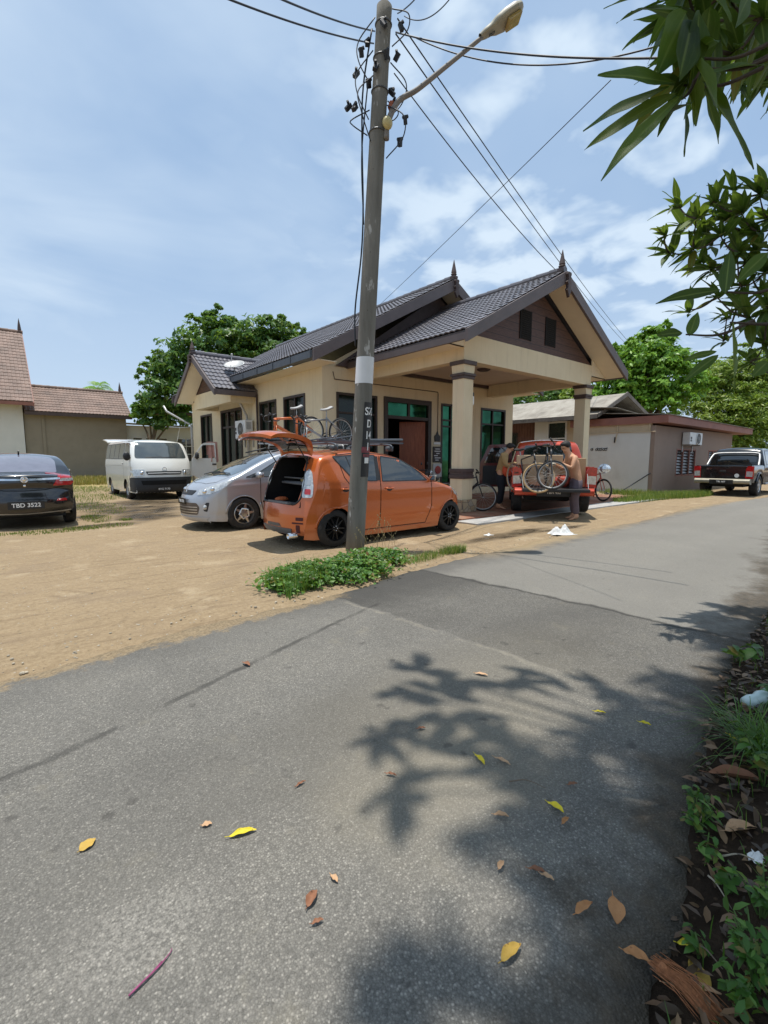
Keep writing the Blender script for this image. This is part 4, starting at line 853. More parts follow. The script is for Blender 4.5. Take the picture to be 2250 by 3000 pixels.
def mirror_(parent, mat_, p, side, sz=(.12, .19, .13)):
    m = MB(); m.blob(p, (sz[0] / 2, sz[1] / 2, sz[2] / 2), 14, 9); m.tube([(p[0], p[1], p[2] - .02), (p[0] + .02, p[1] - side * .15, p[2] - .06)], .025, 6); o = m.build('wing_mirror', mat_, parent, smooth=True)
    g = MB(); g.obox((p[0] - sz[0] / 2 - .001, p[1], p[2]), (.01, sz[1] * .78, sz[2] * .7)); g.build('mirror_glass', M['chrome'], o, bevel=.004)
def side_set(B, root, side, doors, windows, handles, seam=.012):
    """door skins with seams, window panes and handles on one side"""
    v = 'L' if side > 0 else 'R'; dl = []
    for d in doors:
        o = B.strip(d + [d[0]], v, seam, .0025, 'door_seam', M['dark'], root); dl.append(o)
    for w_ in windows: 
        o = B.patch(rnd(w_, .025), v, .004, 'side_window', M['glass'], root, .07)
        B.strip(rnd(w_, .025) + [rnd(w_, .025)[0]], v, .016, .0055, 'window_seal', M['black'], o)
    for x, z in handles:
        h, n_ = B.hit((x, 4 * side, z), (0, -side, 0)); m = MB(); m.tube([h + Vector((-.09, side * .012, 0)), h + Vector((-.05, side * .03, 0)), h + Vector((.05, side * .03, 0)), h + Vector((.09, side * .012, 0))], .012, 8)
        m.build('door_handle', B.paint, root, smooth=True)
        B.patch([(x - .06 + .06 * cos(a) * 1.0 + .06, z - .012 + .035 * sin(a)) for a in np.linspace(0, 2 * pi, 14)[:-1]], v, .002, 'handle_recess', M['black'], root, .05, .001)
def underbody(root, x0, x1, w, z0, z1):
    MB().box(x0, x1, -w, w, z0, z1).build('underbody', M['dark'], root)

# ---- orange hatchback, tailgate up (heading +x)
def orange_car():
    r = thing('parked_car', 'orange hatchback with its tailgate raised and bicycles on the roof, beside the pole', 'car', (5.085, 6.63, 0), 0)
    pt = paint('orange_car_paint', (.57, .13, .026), .3, .28)
    xf = 1.79
    prof = [(1.86, .16), (1.925, .24), (1.945, .42), (1.92, .58), (1.81, .72), (1.58, .84), (1.2, .945), (.94, 1.02), (.62, 1.2), (.24, 1.385), (-.03, 1.455), (-.45, 1.495), (-.9, 1.48), (-1.25, 1.43), (-1.4, 1.38), (-1.52, 1.22), (-1.62, 1.0), (-1.7, .8), (-1.745, .66), (-1.775, .5), (-1.77, .3), (-1.72, .2)]
    plan = [(1.96, .66), (1.76, .74), (1.42, .8), (.8, .825), (0, .832), (-.9, .825), (-1.3, .8), (-1.6, .76), (-1.8, .7)]
    belt = lambda x: .93 + .04 * max(0, -x)
    sill = lambda x: .13 if abs(x) < 1.6 else .13 + (abs(x) - 1.6) * .12
    ar = [(1.42, .285, .312), (-1.15, .285, .312)]
    B = Body(prof, plan, sill, belt, .76, ar, (.17, .5, 3.2), (.17, .8, 2.6), 1.49, rtop=lambda x: .1 if x < .9 else .07, bulge=.06); B.paint = pt
    op = [(-.5, .66), (.5, .66), (.575, .74), (.57, .98), (.46, 1.3), (.4, 1.365), (-.4, 1.365), (-.46, 1.3), (-.57, .98), (-.575, .74)]
    def inside(y, z):
        c = False
        for i in range(len(op)):
            (x1, y1), (x2, y2) = op[i], op[i - 1]
            if (y1 > z) != (y2 > z) and y < (x2 - x1) * (z - y1) / (y2 - y1) + x1: c = not c
        return c
    full_tree = B.tree
    B.cut(lambda c: c.x < -1.28 and inside(c.y, c.z))
    b = B.build('body', pt, r)
    # opening surround and seal
    opr = rnd(op, .07, 5); big = [(y * 1.07, .985 + (z - .985) * 1.05) for y, z in opr]
    m = MB(); V = []
    for a, c in zip(opr, big):
        for q, o in ((a, .004), (c, .003)):
            h, n_ = B.hit((-5, q[0], q[1]), (1, 0, 0)); V.append(h + n_ * o)
    k = len(opr); m.add(V, [(2 * i, 2 * ((i + 1) % k), 2 * ((i + 1) % k) + 1, 2 * i + 1) for i in range(k)]); m.build('tailgate_opening', pt, b, smooth=True)
    m = MB(); pts = [B.hit((-5, q[0], q[1]), (1, 0, 0))[0] + Vector((.0, 0, 0)) for q in opr]; m.tube(pts + [pts[0]], .016, 6, False); m.build('weather_seal', M['black'], b, smooth=True)
    # cargo space
    m = MB(); x0, x1, yw, z0, z1 = -1.5, -.72, .6, .62, 1.36
    m.add([(-1.66, -yw, z0), (x1, -yw, z0), (x1, yw, z0), (-1.66, yw, z0)], [(0, 1, 2, 3)]); m.add([(x1, -yw, z0), (x1, yw, z0), (x1 + .12, yw * .92, 1.0), (x1 + .12, -yw * .92, 1.0)], [(0, 1, 2, 3)])
    for s_ in (-1, 1): m.add([(-1.66, s_ * yw, z0), (x1, s_ * yw, z0), (.3, s_ * .56, z1), (-1.4, s_ * .47, z1)], [(0, 1, 2, 3)])
    m.add([(-1.36, -.46, z1), (.3, -.5, z1 + .03), (.3, .5, z1 + .03), (-1.36, .46, z1)], [(0, 1, 2, 3)]); m.build('cargo_liner', mat('charcoal_trim', (.013, .013, .014), .85, var=.3), r)
    m = MB(); m.obox((-1.66, -.12, .67), (.2, .62, .03), (0, .12, 0)); m.tube([(-1.34, -.5, .93), (-1.34, .5, .95)], .018, 6); m.tube([(-1.3, -.55, 1.02), (-1.3, .5, 1.03)], .012, 6); m.obox((-1.28, 0, .96), (.05, 1.04, .02)); m.build('cargo_shelf', mat('grey_trim', (.13, .135, .14), .6), r)
    m = MB()
    for y in (-.36, .36): m.blob((-.6, y, 1.08), (.06, .13, .1)); m.obox((-.6, y, .8), (.12, .42, .5), (0, .2, 0))
    m.build('rear_seat', M['dark'], r)
    m = MB(); m.add([(.22, -.5, .93), (.22, .5, .93), (.16, .46, 1.3), (.16, -.46, 1.3)], [(0, 1, 2, 3)]); m.build('interior_view', M['glassmid'], r)
    # glass
    B.patch(rnd([(.74, -.66), (.74, .66), (.22, .56), (.22, -.56)], .06), 'T', .004, 'windscreen', M['glassmid'], r, .08)
    for s_ in (1, -1):
        side_set(B, r, s_, [[(.76, .22), (.88, .52), (.86, .95), (.78, 1.0), (.5, 1.18), (.22, 1.35), (-.22, 1.41), (-.3, .97), (-.3, .22)], [(-.3, .22), (-.3, .97), (-.22, 1.41), (-.62, 1.43), (-1.05, 1.39), (-.98, 1.05), (-.8, .8), (-.78, .52), (-.72, .22)]],
                 [[(.76, .965), (.5, 1.17), (.22, 1.325), (-.2, 1.375), (-.26, .975)], [(-.36, .985), (-.31, 1.385), (-.6, 1.4), (-1.12, 1.365), (-.84, 1.03), (-.78, 1.0)]],
                 [(-.12, .86), (-.98, .88)])
        v = 'L' if s_ > 0 else 'R'
        B.patch(rnd([(-.3, .99), (-.26, 1.37), (-.33, 1.375), (-.38, .99)], .005), v, .006, 'door_pillar', M['black'], r, .08, .004)
        B.strip([(-.78, .99), (-.88, 1.365)], v, .016, .006, 'window_divider', M['black'], r)
        mirror_(r, pt if s_ > 0 else M['black'], (.86, s_ * .9, 1.0), s_)
        B.patch(rnd([(-.62 * 1 - .1, .2), (.9, .2), (1.02, .13), (-.84, .13)], .02), v, .012, 'side_skirt', pt, r, .06)
        for z in (.44, .36, .25):
            pass
        # wheel arch lips
        for xw, zw, R in ar:
            pts = [B.hit((xw + R * 1.0 * cos(a), 4 * s_, zw + R * sin(a) + .006), (0, -s_, 0))[0] for a in np.linspace(.05, pi - .05, 26)]
            MB().tube(pts, .014, 6).build('arch_lip', pt, b, smooth=True)
        # tail lamps, tall clear units on the rear corners
        lv = (180 - s_ * 42, (-1.5, s_ * .62))
        B.patch(rnd([(-.085, .76), (.075, .77), (.09, .93), (.055, 1.13), (-.005, 1.19), (-.06, 1.13), (-.1, .95)], .03), lv, .012, 'tail_lamp', M['lens'], r, .04)
        for dz, dw, o in ((1.0, .06, .02), (.86, .07, .02)):
            tl = B.patch(rnd([(-.05, dz - .05), (.05, dz - .05), (.05, dz + .03), (-.05, dz + .03)], .02), lv, .016, 'lamp_reflector', M['alloy'] if dz > .9 else M['red'], r, .04)
        B.patch(rnd([(1.86, .54), (1.5, .7), (1.42, .83), (1.58, .84), (1.8, .75)], .04), v, .008, 'headlamp', M['lens'], r, .05)
        B.patch(rnd([(-1.46, .3), (-1.46, .24), (-1.3, .24), (-1.3, .3)], .01), v, .004, 'bumper_vent', M['red'], r, .05) if False else None
        for z0, z1, a0, a1 in ((.425, .475, -.1, .03), (.375, .4, -.17, .03), (.24, .36, -.1, -.03)):
            B.patch(rnd([(s_ * -a0, z0), (s_ * -a1, z0), (s_ * -a1, z1), (s_ * -a0, z1)], .01), (180 - s_ * 30, (-1.6, s_ * .6)), .004, 'bumper_vent', mat('vent_shadow', (.07, .008, .008), .6), r, .05)
        wheel(r, 1.42, s_ * .668, .288, s_, .19, '10', 'black_rim'); wheel(r, -1.15, s_ * .69, .288, s_, .19, '10', 'black_rim')
    B.patch(rnd([(-.46, .3), (.46, .3), (.4, .19), (-.4, .19)], .03), 'B', .012, 'bumper_diffuser', mat('grey_diffuser', (.11, .115, .12), .5), r, .06)
    m = MB(); m.lathe([(.045, .0), (.045, -.14), (.034, -.14), (.034, -.02)], (-1.66, -.5, .2), 'x', 16, cap=False); m.build('exhaust_tip', M['chrome'], r, smooth=True)
    underbody(r, -1.5, 1.62, .58, .17, .6); underbody(r, 1.62, 1.82, .3, .2, .5)
    m = MB(); m.box(-.7, 1.2, -.6, .6, .6, .9); m.build('cabin_floor', M['dark'], r)
    m = MB(); m.tube([(.0 + .38 + .15 * 0, .36 + .16 * cos(a), .98 + .15 * sin(a)) for a in np.linspace(0, 2 * pi, 20)], .014, 6, False); m.build('steering_wheel', M['black'], r)
    # tailgate: a curved shell held up by its hinges
    g = MB(); nu, nv = 18, 16
    cen = [(-1.36, 1.455), (-1.39, 1.57), (-1.48, 1.67), (-1.68, 1.73), (-1.88, 1.75), (-2.06, 1.74), (-2.16, 1.7)]
    cs = catmull(cen, 4); wd = [.5, .54, .575, .59, .6, .6, .57]
    def gp(a, b, lift):
        i = a * (len(cs) - 1); x = np.interp(i, range(len(cs)), [c[0] for c in cs]); z = np.interp(i, range(len(cs)), [c[1] for c in cs]); w_ = np.interp(a * 6, range(7), wd); y = w_ * (2 * b - 1); q = abs(2 * b - 1)
        return (x + .1 * q ** 3 * a, y, z - .035 * q ** 2.5 + lift - .02 * (q ** 6))
    g.grid(lambda a, b: gp(a, b, .0), nu, nv); lowb = len(g.v); g.grid(lambda a, b: gp(.02 + a * .96, .02 + b * .96, -.05 - .02 * sin(pi * a)), nu, nv)
    w_ = nv + 1; bd = [(0, j) for j in range(nv)] + [(i, nv) for i in range(nu)] + [(nu, nv - j) for j in range(nv)] + [(nu - i, 0) for i in range(nu)]
    for (i, j), (i2, j2) in zip(bd, bd[1:] + bd[:1]): g.f.append((i * w_ + j, i2 * w_ + j2, lowb + i2 * w_ + j2, lowb + i * w_ + j))
    tg = g.build('tailgate', pt, r, smooth=False, normals=True); tg.data.polygons.foreach_set('use_smooth', [True] * len(tg.data.polygons))
    try: tg.data.set_sharp_from_angle(angle=radians(50))
    except Exception: pass
    m = MB(); m.grid(lambda a, b: tuple(Vector(gp(.1 + a * .42, .14 + b * .72, -.062 - .02 * sin(pi * (.1 + a * .42))))), 8, 8); m.build('rear_window', M['glass'], tg, smooth=True)
    m = MB(); m.grid(lambda a, b: tuple(Vector(gp(.56 + a * .36, .12 + b * .76, -.064 - .02 * sin(pi * (.56 + a * .36))))), 8, 8); m.build('inner_trim', mat('tailgate_trim', (.05, .03, .022), .6), tg, smooth=True)
    for s_ in (-1, 1): MB().tube([(-1.42, s_ * .5, 1.24), (-1.7, s_ * .52, 1.66)], .009, 6).build('gas_strut', M['black'], tg)
    # roof bars and bicycle trays
    m = MB()
    for x in (-1.02, .1):
        m.tube(catmull([(x, -.6, 1.47), (x, -.58, 1.56), (x, 0, 1.58), (x, .58, 1.56), (x, .6, 1.47)], 6), .016, 8)
        for s_ in (-1, 1): m.obox((x, s_ * .57, 1.5), (.12, .06, .08))
    m.build('roof_bar', M['gutter'], r, smooth=True)
    m = MB()
    for y in (-.36, .3):
        m.obox((-.3, y, 1.615), (1.75, .07, .03), (0, .01, 0)); m.tube([(-1.15, y, 1.61), (-.4, y + .02, 1.72), (.0, y, 1.61)], .014, 6)
    m.tube([(-.2, -.36, 1.64), (.58, -.36, 1.665)], .026, 8); m.build('bike_rack', M['gutter'], r, smooth=False)
    return r
orange_car()

# ---- silver people carrier, nose to the left (heading -x)
def silver_car():
    r = thing('parked_car', 'silver people carrier behind the orange hatchback, nose to the left', 'car', (4.64, 9.32, 0), pi)
    pt = paint('silver_car_paint', (.42, .44, .475), .5, .34)
    prof = [(1.79, .17), (1.85, .25), (1.87, .42), (1.85, .58), (1.79, .7), (1.68, .82), (1.49, .93), (1.25, 1.02), (1.08, 1.08), (.7, 1.27), (.3, 1.44), (-.05, 1.52), (-.6, 1.55), (-1.3, 1.52), (-1.75, 1.44), (-1.95, 1.1), (-2.08, .8), (-2.1, .4), (-2.04, .2)]
    plan = [(1.87, .66), (1.68, .76), (1.42, .82), (1, .845), (0, .85), (-1.2, .845), (-1.8, .8), (-2.1, .74)]
    ar = [(1.0, .3, .335), (-1.45, .3, .335)]
    sill = lambda x: .17 if x < 1.5 else .17 + (x - 1.5) * .04
    B = Body(prof, plan, sill, lambda x: .98 - .04 * x, .76, ar, (.26, .6, 2.4), (.15, .7, 2.6), 1.55, rtop=lambda x: .09 if x < .9 else .08, bulge=.06); B.paint = pt
    b = B.build('body', pt, r)
    B.patch(rnd([(1.2, -.6), (1.28, -.3), (1.3, 0), (1.28, .3), (1.2, .6), (.92, .69), (.3, .6), (.22, .3), (.2, 0), (.22, -.3), (.3, -.6), (.92, -.69)], .05), 'T', .004, 'windscreen', M['glassmid'], r, .07)
    m = MB()
    for y0, y1 in ((-.1, .5), (-.55, .0)):
        a = B.hit((1.22, y0, 4), (0, 0, -1))[0]; c = B.hit((1.12, y1, 4), (0, 0, -1))[0]; m.tube([a + Vector((.02, 0, .02)), a.lerp(c, .5) + Vector((.01, 0, .035)), c + Vector((0, 0, .02))], .01, 5)
    m.build('wiper', M['black'], r)
    B.strip([(1.2, -.68), (1.42, -.6), (1.55, -.4), (1.6, 0), (1.55, .4), (1.42, .6), (1.2, .68)], 'T', .008, .002, 'bonnet_seam', M['black'], r)
    for s_ in (1, -1):
        v = 'L' if s_ > 0 else 'R'
        side_set(B, r, s_, [[(.58, .22), (.66, .55), (.66, 1.0), (.4, 1.2), (.0, 1.42), (-.42, 1.45), (-.5, 1.0), (-.5, .22)]], [[(.95, .985), (.62, 1.1), (.3, 1.27), (.0, 1.38), (-.38, 1.42), (-.46, 1.0)], [(-.56, 1.01), (-.5, 1.42), (-1.2, 1.42), (-1.2, 1.03)], [(-1.26, 1.03), (-1.26, 1.42), (-1.7, 1.36), (-1.8, 1.1)]], [(-.35, .9), (-1.15, .92)])
        mirror_(r, pt, (.72, s_ * .92, 1.03), s_)
        lv = (s_ * 38, (1.53, s_ * .55))
        hl = B.patch(rnd([(-s_ * .22, .66), (-s_ * .2, .75), (s_ * .1, .845), (s_ * .36, .93), (s_ * .42, .92), (s_ * .3, .79), (s_ * .08, .69)], .03), lv, .01, 'headlamp', M['lens'], r, .05)
        for q in (-.06, .1): h, n_ = B.hit((1.53 + 2 * cos(radians(s_ * 38)) - sin(radians(s_ * 38)) * s_ * q, s_ * .55 + 2 * sin(radians(s_ * 38)) + cos(radians(s_ * 38)) * s_ * q, .75 + q * .3), (-cos(radians(s_ * 38)), -sin(radians(s_ * 38)), 0)); MB().blob(h, (.05, .05, .045), 12, 8).build('lamp_reflector', M['chrome'], hl, smooth=True)
        fg = B.patch(rnd([(-s_ * .07, .37), (s_ * .0, .36), (s_ * .045, .53), (-s_ * .02, .53), (-s_ * .075, .44)], .02), lv, .004, 'fog_lamp', M['black'], r, .04)
        A = radians(s_ * 38); h, n_ = B.hit((1.53 + 2 * cos(A) + sin(A) * s_ * .04, s_ * .55 + 2 * sin(A) - cos(A) * s_ * .04, .44), (-cos(A), -sin(A), 0)); MB().blob(h, (.04, .04, .045), 12, 8).build('fog_lens', M['lens'], fg, smooth=True)
        for xw, zw, R in ar:
            pts = [B.hit((xw + R * cos(a), 4 * s_, zw + R * sin(a) + .006), (0, -s_, 0))[0] for a in np.linspace(.05, pi - .05, 26)]
            MB().tube(pts, .012, 6).build('arch_lip', pt, b, smooth=True)
        wheel(r, 1.0, s_ * .75, .305, s_, .19, 'star', 'alloy', .2); wheel(r, -1.45, s_ * .75, .305, s_, .19, 'star', 'alloy', .2)
    B.patch(rnd([(-.3, .66), (.3, .66), (.36, .745), (-.36, .745)], .03), 'F', .006, 'upper_grille', M['black'], r, .05)
    m = MB(); h, n_ = B.hit((5, 0, .71), (-1, 0, 0)); m.ring(h + Vector((.012, 0, 0)), .045, .009, 'x', 20, 6); m.obox(h + Vector((.01, 0, 0)), (.012, .07, .02)); m.build('emblem', M['chrome'], r)
    lg = B.patch(rnd([(-.46, .3), (.46, .3), (.5, .44), (.44, .52), (-.44, .52), (-.5, .44)], .03), 'F', .004, 'lower_grille', mat('grille_mesh', (.1, .075, .055), .6, var=.3), r, .05)
    for z in (.34, .39, .44): B.strip([(-.46, z), (.46, z)], 'F', .014, .009, 'grille_bar', M['alloy'], lg)
    pp = B.hit((5, .0, .56), (-1, 0, 0))[0]; plate(r, (pp.x + .02, 0, .54), pi / 2, 'TBK 8210', .4, .1, .07)
    B.patch([(-.6, .2), (.6, .2), (.64, .26), (-.64, .26)], 'F', .015, 'bumper_lip', pt, r, .06)
    underbody(r, -1.8, 1.34, .6, .19, .6); underbody(r, 1.34, 1.62, .38, .2, .55)
    m = MB(); m.tube([(.3, -.62, 1.47), (-.2, -.63, 1.58), (-1.2, -.62, 1.56)], .016, 6); m.tube([(.3, .62, 1.47), (-.2, .63, 1.58), (-1.2, .62, 1.56)], .016, 6); m.build('roof_rail', M['black'], r, smooth=True)
    return r
silver_car()

# ---- white van facing the viewer (heading -y)
def white_van():
    r = thing('parked_van', 'white passenger van with its tailgate and one front door open', 'van', (4.38, 18.85, 0), -pi / 2)
    pt = paint('white_van_paint', (.74, .74, .7), .0, .35)
    prof = [(2.3, .24), (2.4, .34), (2.43, .55), (2.42, .75), (2.39, .95), (2.33, 1.12), (2.22, 1.32), (2.0, 1.62), (1.78, 1.88), (1.55, 1.96), (1.0, 2.0), (-.5, 2.02), (-1.9, 2.0), (-2.22, 1.94), (-2.33, 1.6), (-2.4, 1.1), (-2.42, .6), (-2.38, .3)]
    plan = [(2.45, .85), (2.2, .92), (1.8, .955), (0, .955), (-2.0, .955), (-2.45, .91)]
    ar = [(1.3, .3, .37), (-1.32, .3, .37)]
    B = Body(prof, plan, lambda x: .24, lambda x: 1.2, .84, ar, (.16, .8, 2.6), (.06, .4, 4), 2.0, rtop=lambda x: .13, bulge=.04, crown=.06, step=.045); B.paint = pt
    B.cut(lambda c: c.x < -2.2 and abs(c.y) < .74 and .6 < c.z < 1.86)
    b = B.build('body', pt, r)
    MB().box(-2.3, -1.0, -.76, .76, .55, 1.9).build('load_space', M['dark'], r)
    ws = B.patch(rnd([(-.8, 1.35), (.8, 1.35), (.76, 1.6), (.69, 1.88), (-.69, 1.88), (-.76, 1.6)], .08), 'F', .005, 'windscreen', M['glassmid'], r, .08)
    B.strip([(-.5, 1.37), (-.02, 1.4), (0, 1.37), (.45, 1.4)], 'F', .02, .014, 'wiper', M['black'], ws)
    B.patch(rnd([(-.9, .2), (.9, .2), (.93, .5), (.93, .74), (-.93, .74), (-.93, .5)], .04), 'F', .02, 'front_bumper', mat('bumper_grey_plastic', (.035, .038, .042), .6), r, .07)
    B.patch(rnd([(-.66, .5), (.66, .5), (.7, .64), (-.7, .64)], .03), 'F', .024, 'air_intake', M['dark'], r, .08)
    g = B.patch(rnd([(-.5, .82), (.5, .82), (.56, .93), (.1, .95), (0, .97), (-.1, .95), (-.56, .93)], .03), 'F', .006, 'grille', M['black'], r, .06)
    for z in (.875, .945): B.strip([(-.5, z), (-.1, z + .005), (0, z + .015), (.1, z + .005), (.5, z)], 'F', .03, .014, 'grille_bar', pt, g)
    h, n_ = B.hit((5, 0, 1.0), (-1, 0, 0)); m = MB(); m.ring(h + Vector((.015, 0, 0)), .06, .01, 'x', 22, 6); m.build('emblem', M['chrome'], r)
    for s_ in (1, -1):
        v = 'L' if s_ > 0 else 'R'
        hl = B.patch(rnd([(s_ * .6, .8), (s_ * .9, .77), (s_ * .93, 1.0), (s_ * .57, .99)], .03), 'F', .012, 'headlamp', M['lens'], r, .05); h, n_ = B.hit((5, s_ * .66, .88), (-1, 0, 0)); MB().blob(h, (.04, .06, .065), 12, 8).build('lamp_reflector', M['chrome'], hl, smooth=True)
        B.patch(rnd([(2.28, .8), (2.08, .84), (2.06, .98), (2.22, 1.0)], .02), v, .008, 'side_lamp', mat('amber_lens', (.5, .33, .08), .15, coat=1), r, .05)
        wn = [[(1.66, 1.34), (1.95, 1.34), (1.72, 1.8), (1.58, 1.85), (1.2, 1.86), (1.2, 1.34)], [(1.06, 1.34), (1.06, 1.86), (-.45, 1.86), (-.45, 1.34)], [(-.52, 1.34), (-.52, 1.86), (-2.02, 1.85), (-2.1, 1.36)]]
        if s_ > 0: wn = wn[1:]
        side_set(B, r, s_, [[(1.12, .45), (1.12, 1.92), (1.55, 1.9), (1.98, 1.36), (2.05, .9), (1.75, .6), (1.66, .45)]] if s_ < 0 else [], wn, [(1.02, 1.2)], .014)
        for x in (.3, -1.3): B.strip([(x, 1.36), (x, 1.84)], v, .03, .008, 'window_divider', M['black'], r)
        B.strip([(1.0, 1.18), (-2.2, 1.16)], v, .02, .004, 'body_moulding', M['black'], r) if s_ > 0 else B.strip([(1.0, 1.12), (-2.2, 1.1)], v, .02, .003, 'body_moulding', M['steel'], r)
        wheel(r, 1.3, s_ * .8, .33, s_, .2, 'disc', 'steel'); wheel(r, -1.32, s_ * .8, .33, s_, .2, 'disc', 'steel')
    mirror_(r, M['black'], (1.95, -1.0, 1.42), -1, (.12, .22, .28))
    B.patch(rnd([(1.12, .5), (1.12, 1.9), (1.55, 1.88), (1.98, 1.34), (2.03, .9), (1.75, .6), (1.66, .5)], .03), 'L', .003, 'door_opening', M['dark'], r, .1)
    # open front door, hinged at the windscreen pillar, swung out to the left
    D = MB(); hx, hy = 2.02, .94
    d = thing('front_door', None, None); d.parent = r; d.location = (hx, hy, 0); d.rotation_euler = (0, 0, radians(-97)) 
    out = rnd([(-.0, .78), (-.06, 1.32), (-.42, 1.86), (-.52, 1.9), (-.86, 1.9), (-.9, .5), (-.36, .46), (-.3, .62), (-.14, .74)], .04); hole = rnd([(-.12, 1.36), (-.44, 1.82), (-.82, 1.82), (-.84, 1.36)], .04)
    def shell(poly, hole, y0, y1):
        mb = MB(); bm = bmesh.new()
        for P_ in (poly, hole):
            vs = [bm.verts.new((p[0], 0, p[1])) for p in P_]; [bm.edges.new((vs[i], vs[(i + 1) % len(vs)])) for i in range(len(vs))]
        bmesh.ops.triangle_fill(bm, edges=bm.edges[:], use_beauty=True); bm.verts.index_update()
        for y in (y0, y1): mb.add([(v.co.x, y, v.co.z) for v in bm.verts], [tuple(v.index for v in f.verts) for f in bm.faces])
        bm.free(); n1, n2 = len(poly), len(hole); T = n1 + n2
        for a, k in ((0, n1), (n1, n2)):
            for i in range(k): mb.f.append((a + i, a + (i + 1) % k, T + a + (i + 1) % k, T + a + i))
        return mb
    dm = shell(out, hole, -.03, .03).build('door_skin', pt, d, normals=True)
    mirror_(d, M['black'], (-.2, .16, 1.45), 1, (.12, .22, .26))
    MB().obox((-.5, -.045, 1.0), (.6, .03, .5)).build('door_trim', mat('beige_door_trim', (.42, .38, .3), .7), d, bevel=.02)
    MB().obox((-.8, .05, 1.15), (.14, .03, .05)).build('door_handle', M['black'], d, bevel=.01)
    # raised tailgate
    m = MB(); m.grid(lambda a, b: (-2.2 - a * 1.0, (2 * b - 1) * .8, 1.99 + .2 * a - .07 * a * a - .03 * abs(2 * b - 1) ** 3), 8, 10); t = m.build('tailgate', pt, r, smooth=True, solid=.05); m = MB(); m.grid(lambda a, b: (-2.32 - a * .45, (2 * b - 1) * .6, 1.985 + .2 * (a * .45 + .1) - .005), 4, 4); m.build('rear_window', M['glass'], t)
    for s_ in (-1, 1): MB().tube([(-2.28, s_ * .7, 1.7), (-2.75, s_ * .74, 2.06)], .012, 6).build('gas_strut', M['black'], t)
    MB().tube([(1.5, .7, 1.95), (1.72, .74, 2.4)], .006, 5).build('antenna', M['white'], r)
    plate(r, (2.45, -.05, .36), pi / 2, 'BYG 7170', .46, .11, .085)
    underbody(r, -2.3, 2.3, .66, .26, .7); MB().box(-.9, 2.0, -.8, .8, .7, 1.3).build('cabin_floor', M['dark'], r)
    m = MB()
    for y in (-.42, .42): m.obox((1.15, y, 1.3), (.16, .5, .75), (0, .15, 0)); m.blob((1.08, y, 1.72), (.06, .13, .1))
    m.build('front_seat', mat('grey_seat_cloth', (.12, .12, .13), .9), r)
    return r
van = white_van()
t = MB(); 
for i in range(1): pass
def cloth_fn(a, b):
    x = 5.93 + .34 * a; f = .03 * sin(a * 17) + .015 * sin(a * 31 + 1)
    z = 1.93 - b * (.62 + .1 * sin(a * 9)); return (x, 16.83 - .05 - .06 * b + f * (.4 + b), z)
t.grid(cloth_fn, 26, 16); t.grid(lambda a, b: (cloth_fn(a, 0)[0], 16.78 + .14 * b + (.03 * sin(a * 17) + .015 * sin(a * 31 + 1)) * .4 * (1 - b), 1.93 + .012 * sin(pi * b)), 26, 3); t.grid(lambda a, b: (5.93 + .34 * a, 16.92 + .02 * sin(a * 14), 1.93 - b * .45), 20, 6)
tag(t.build('hanging_cloth', mat('pink_cloth', (.55, .3, .25), .9, var=.12, scale=9), smooth=True), 'pink cloth hung over the open van door', 'cloth')

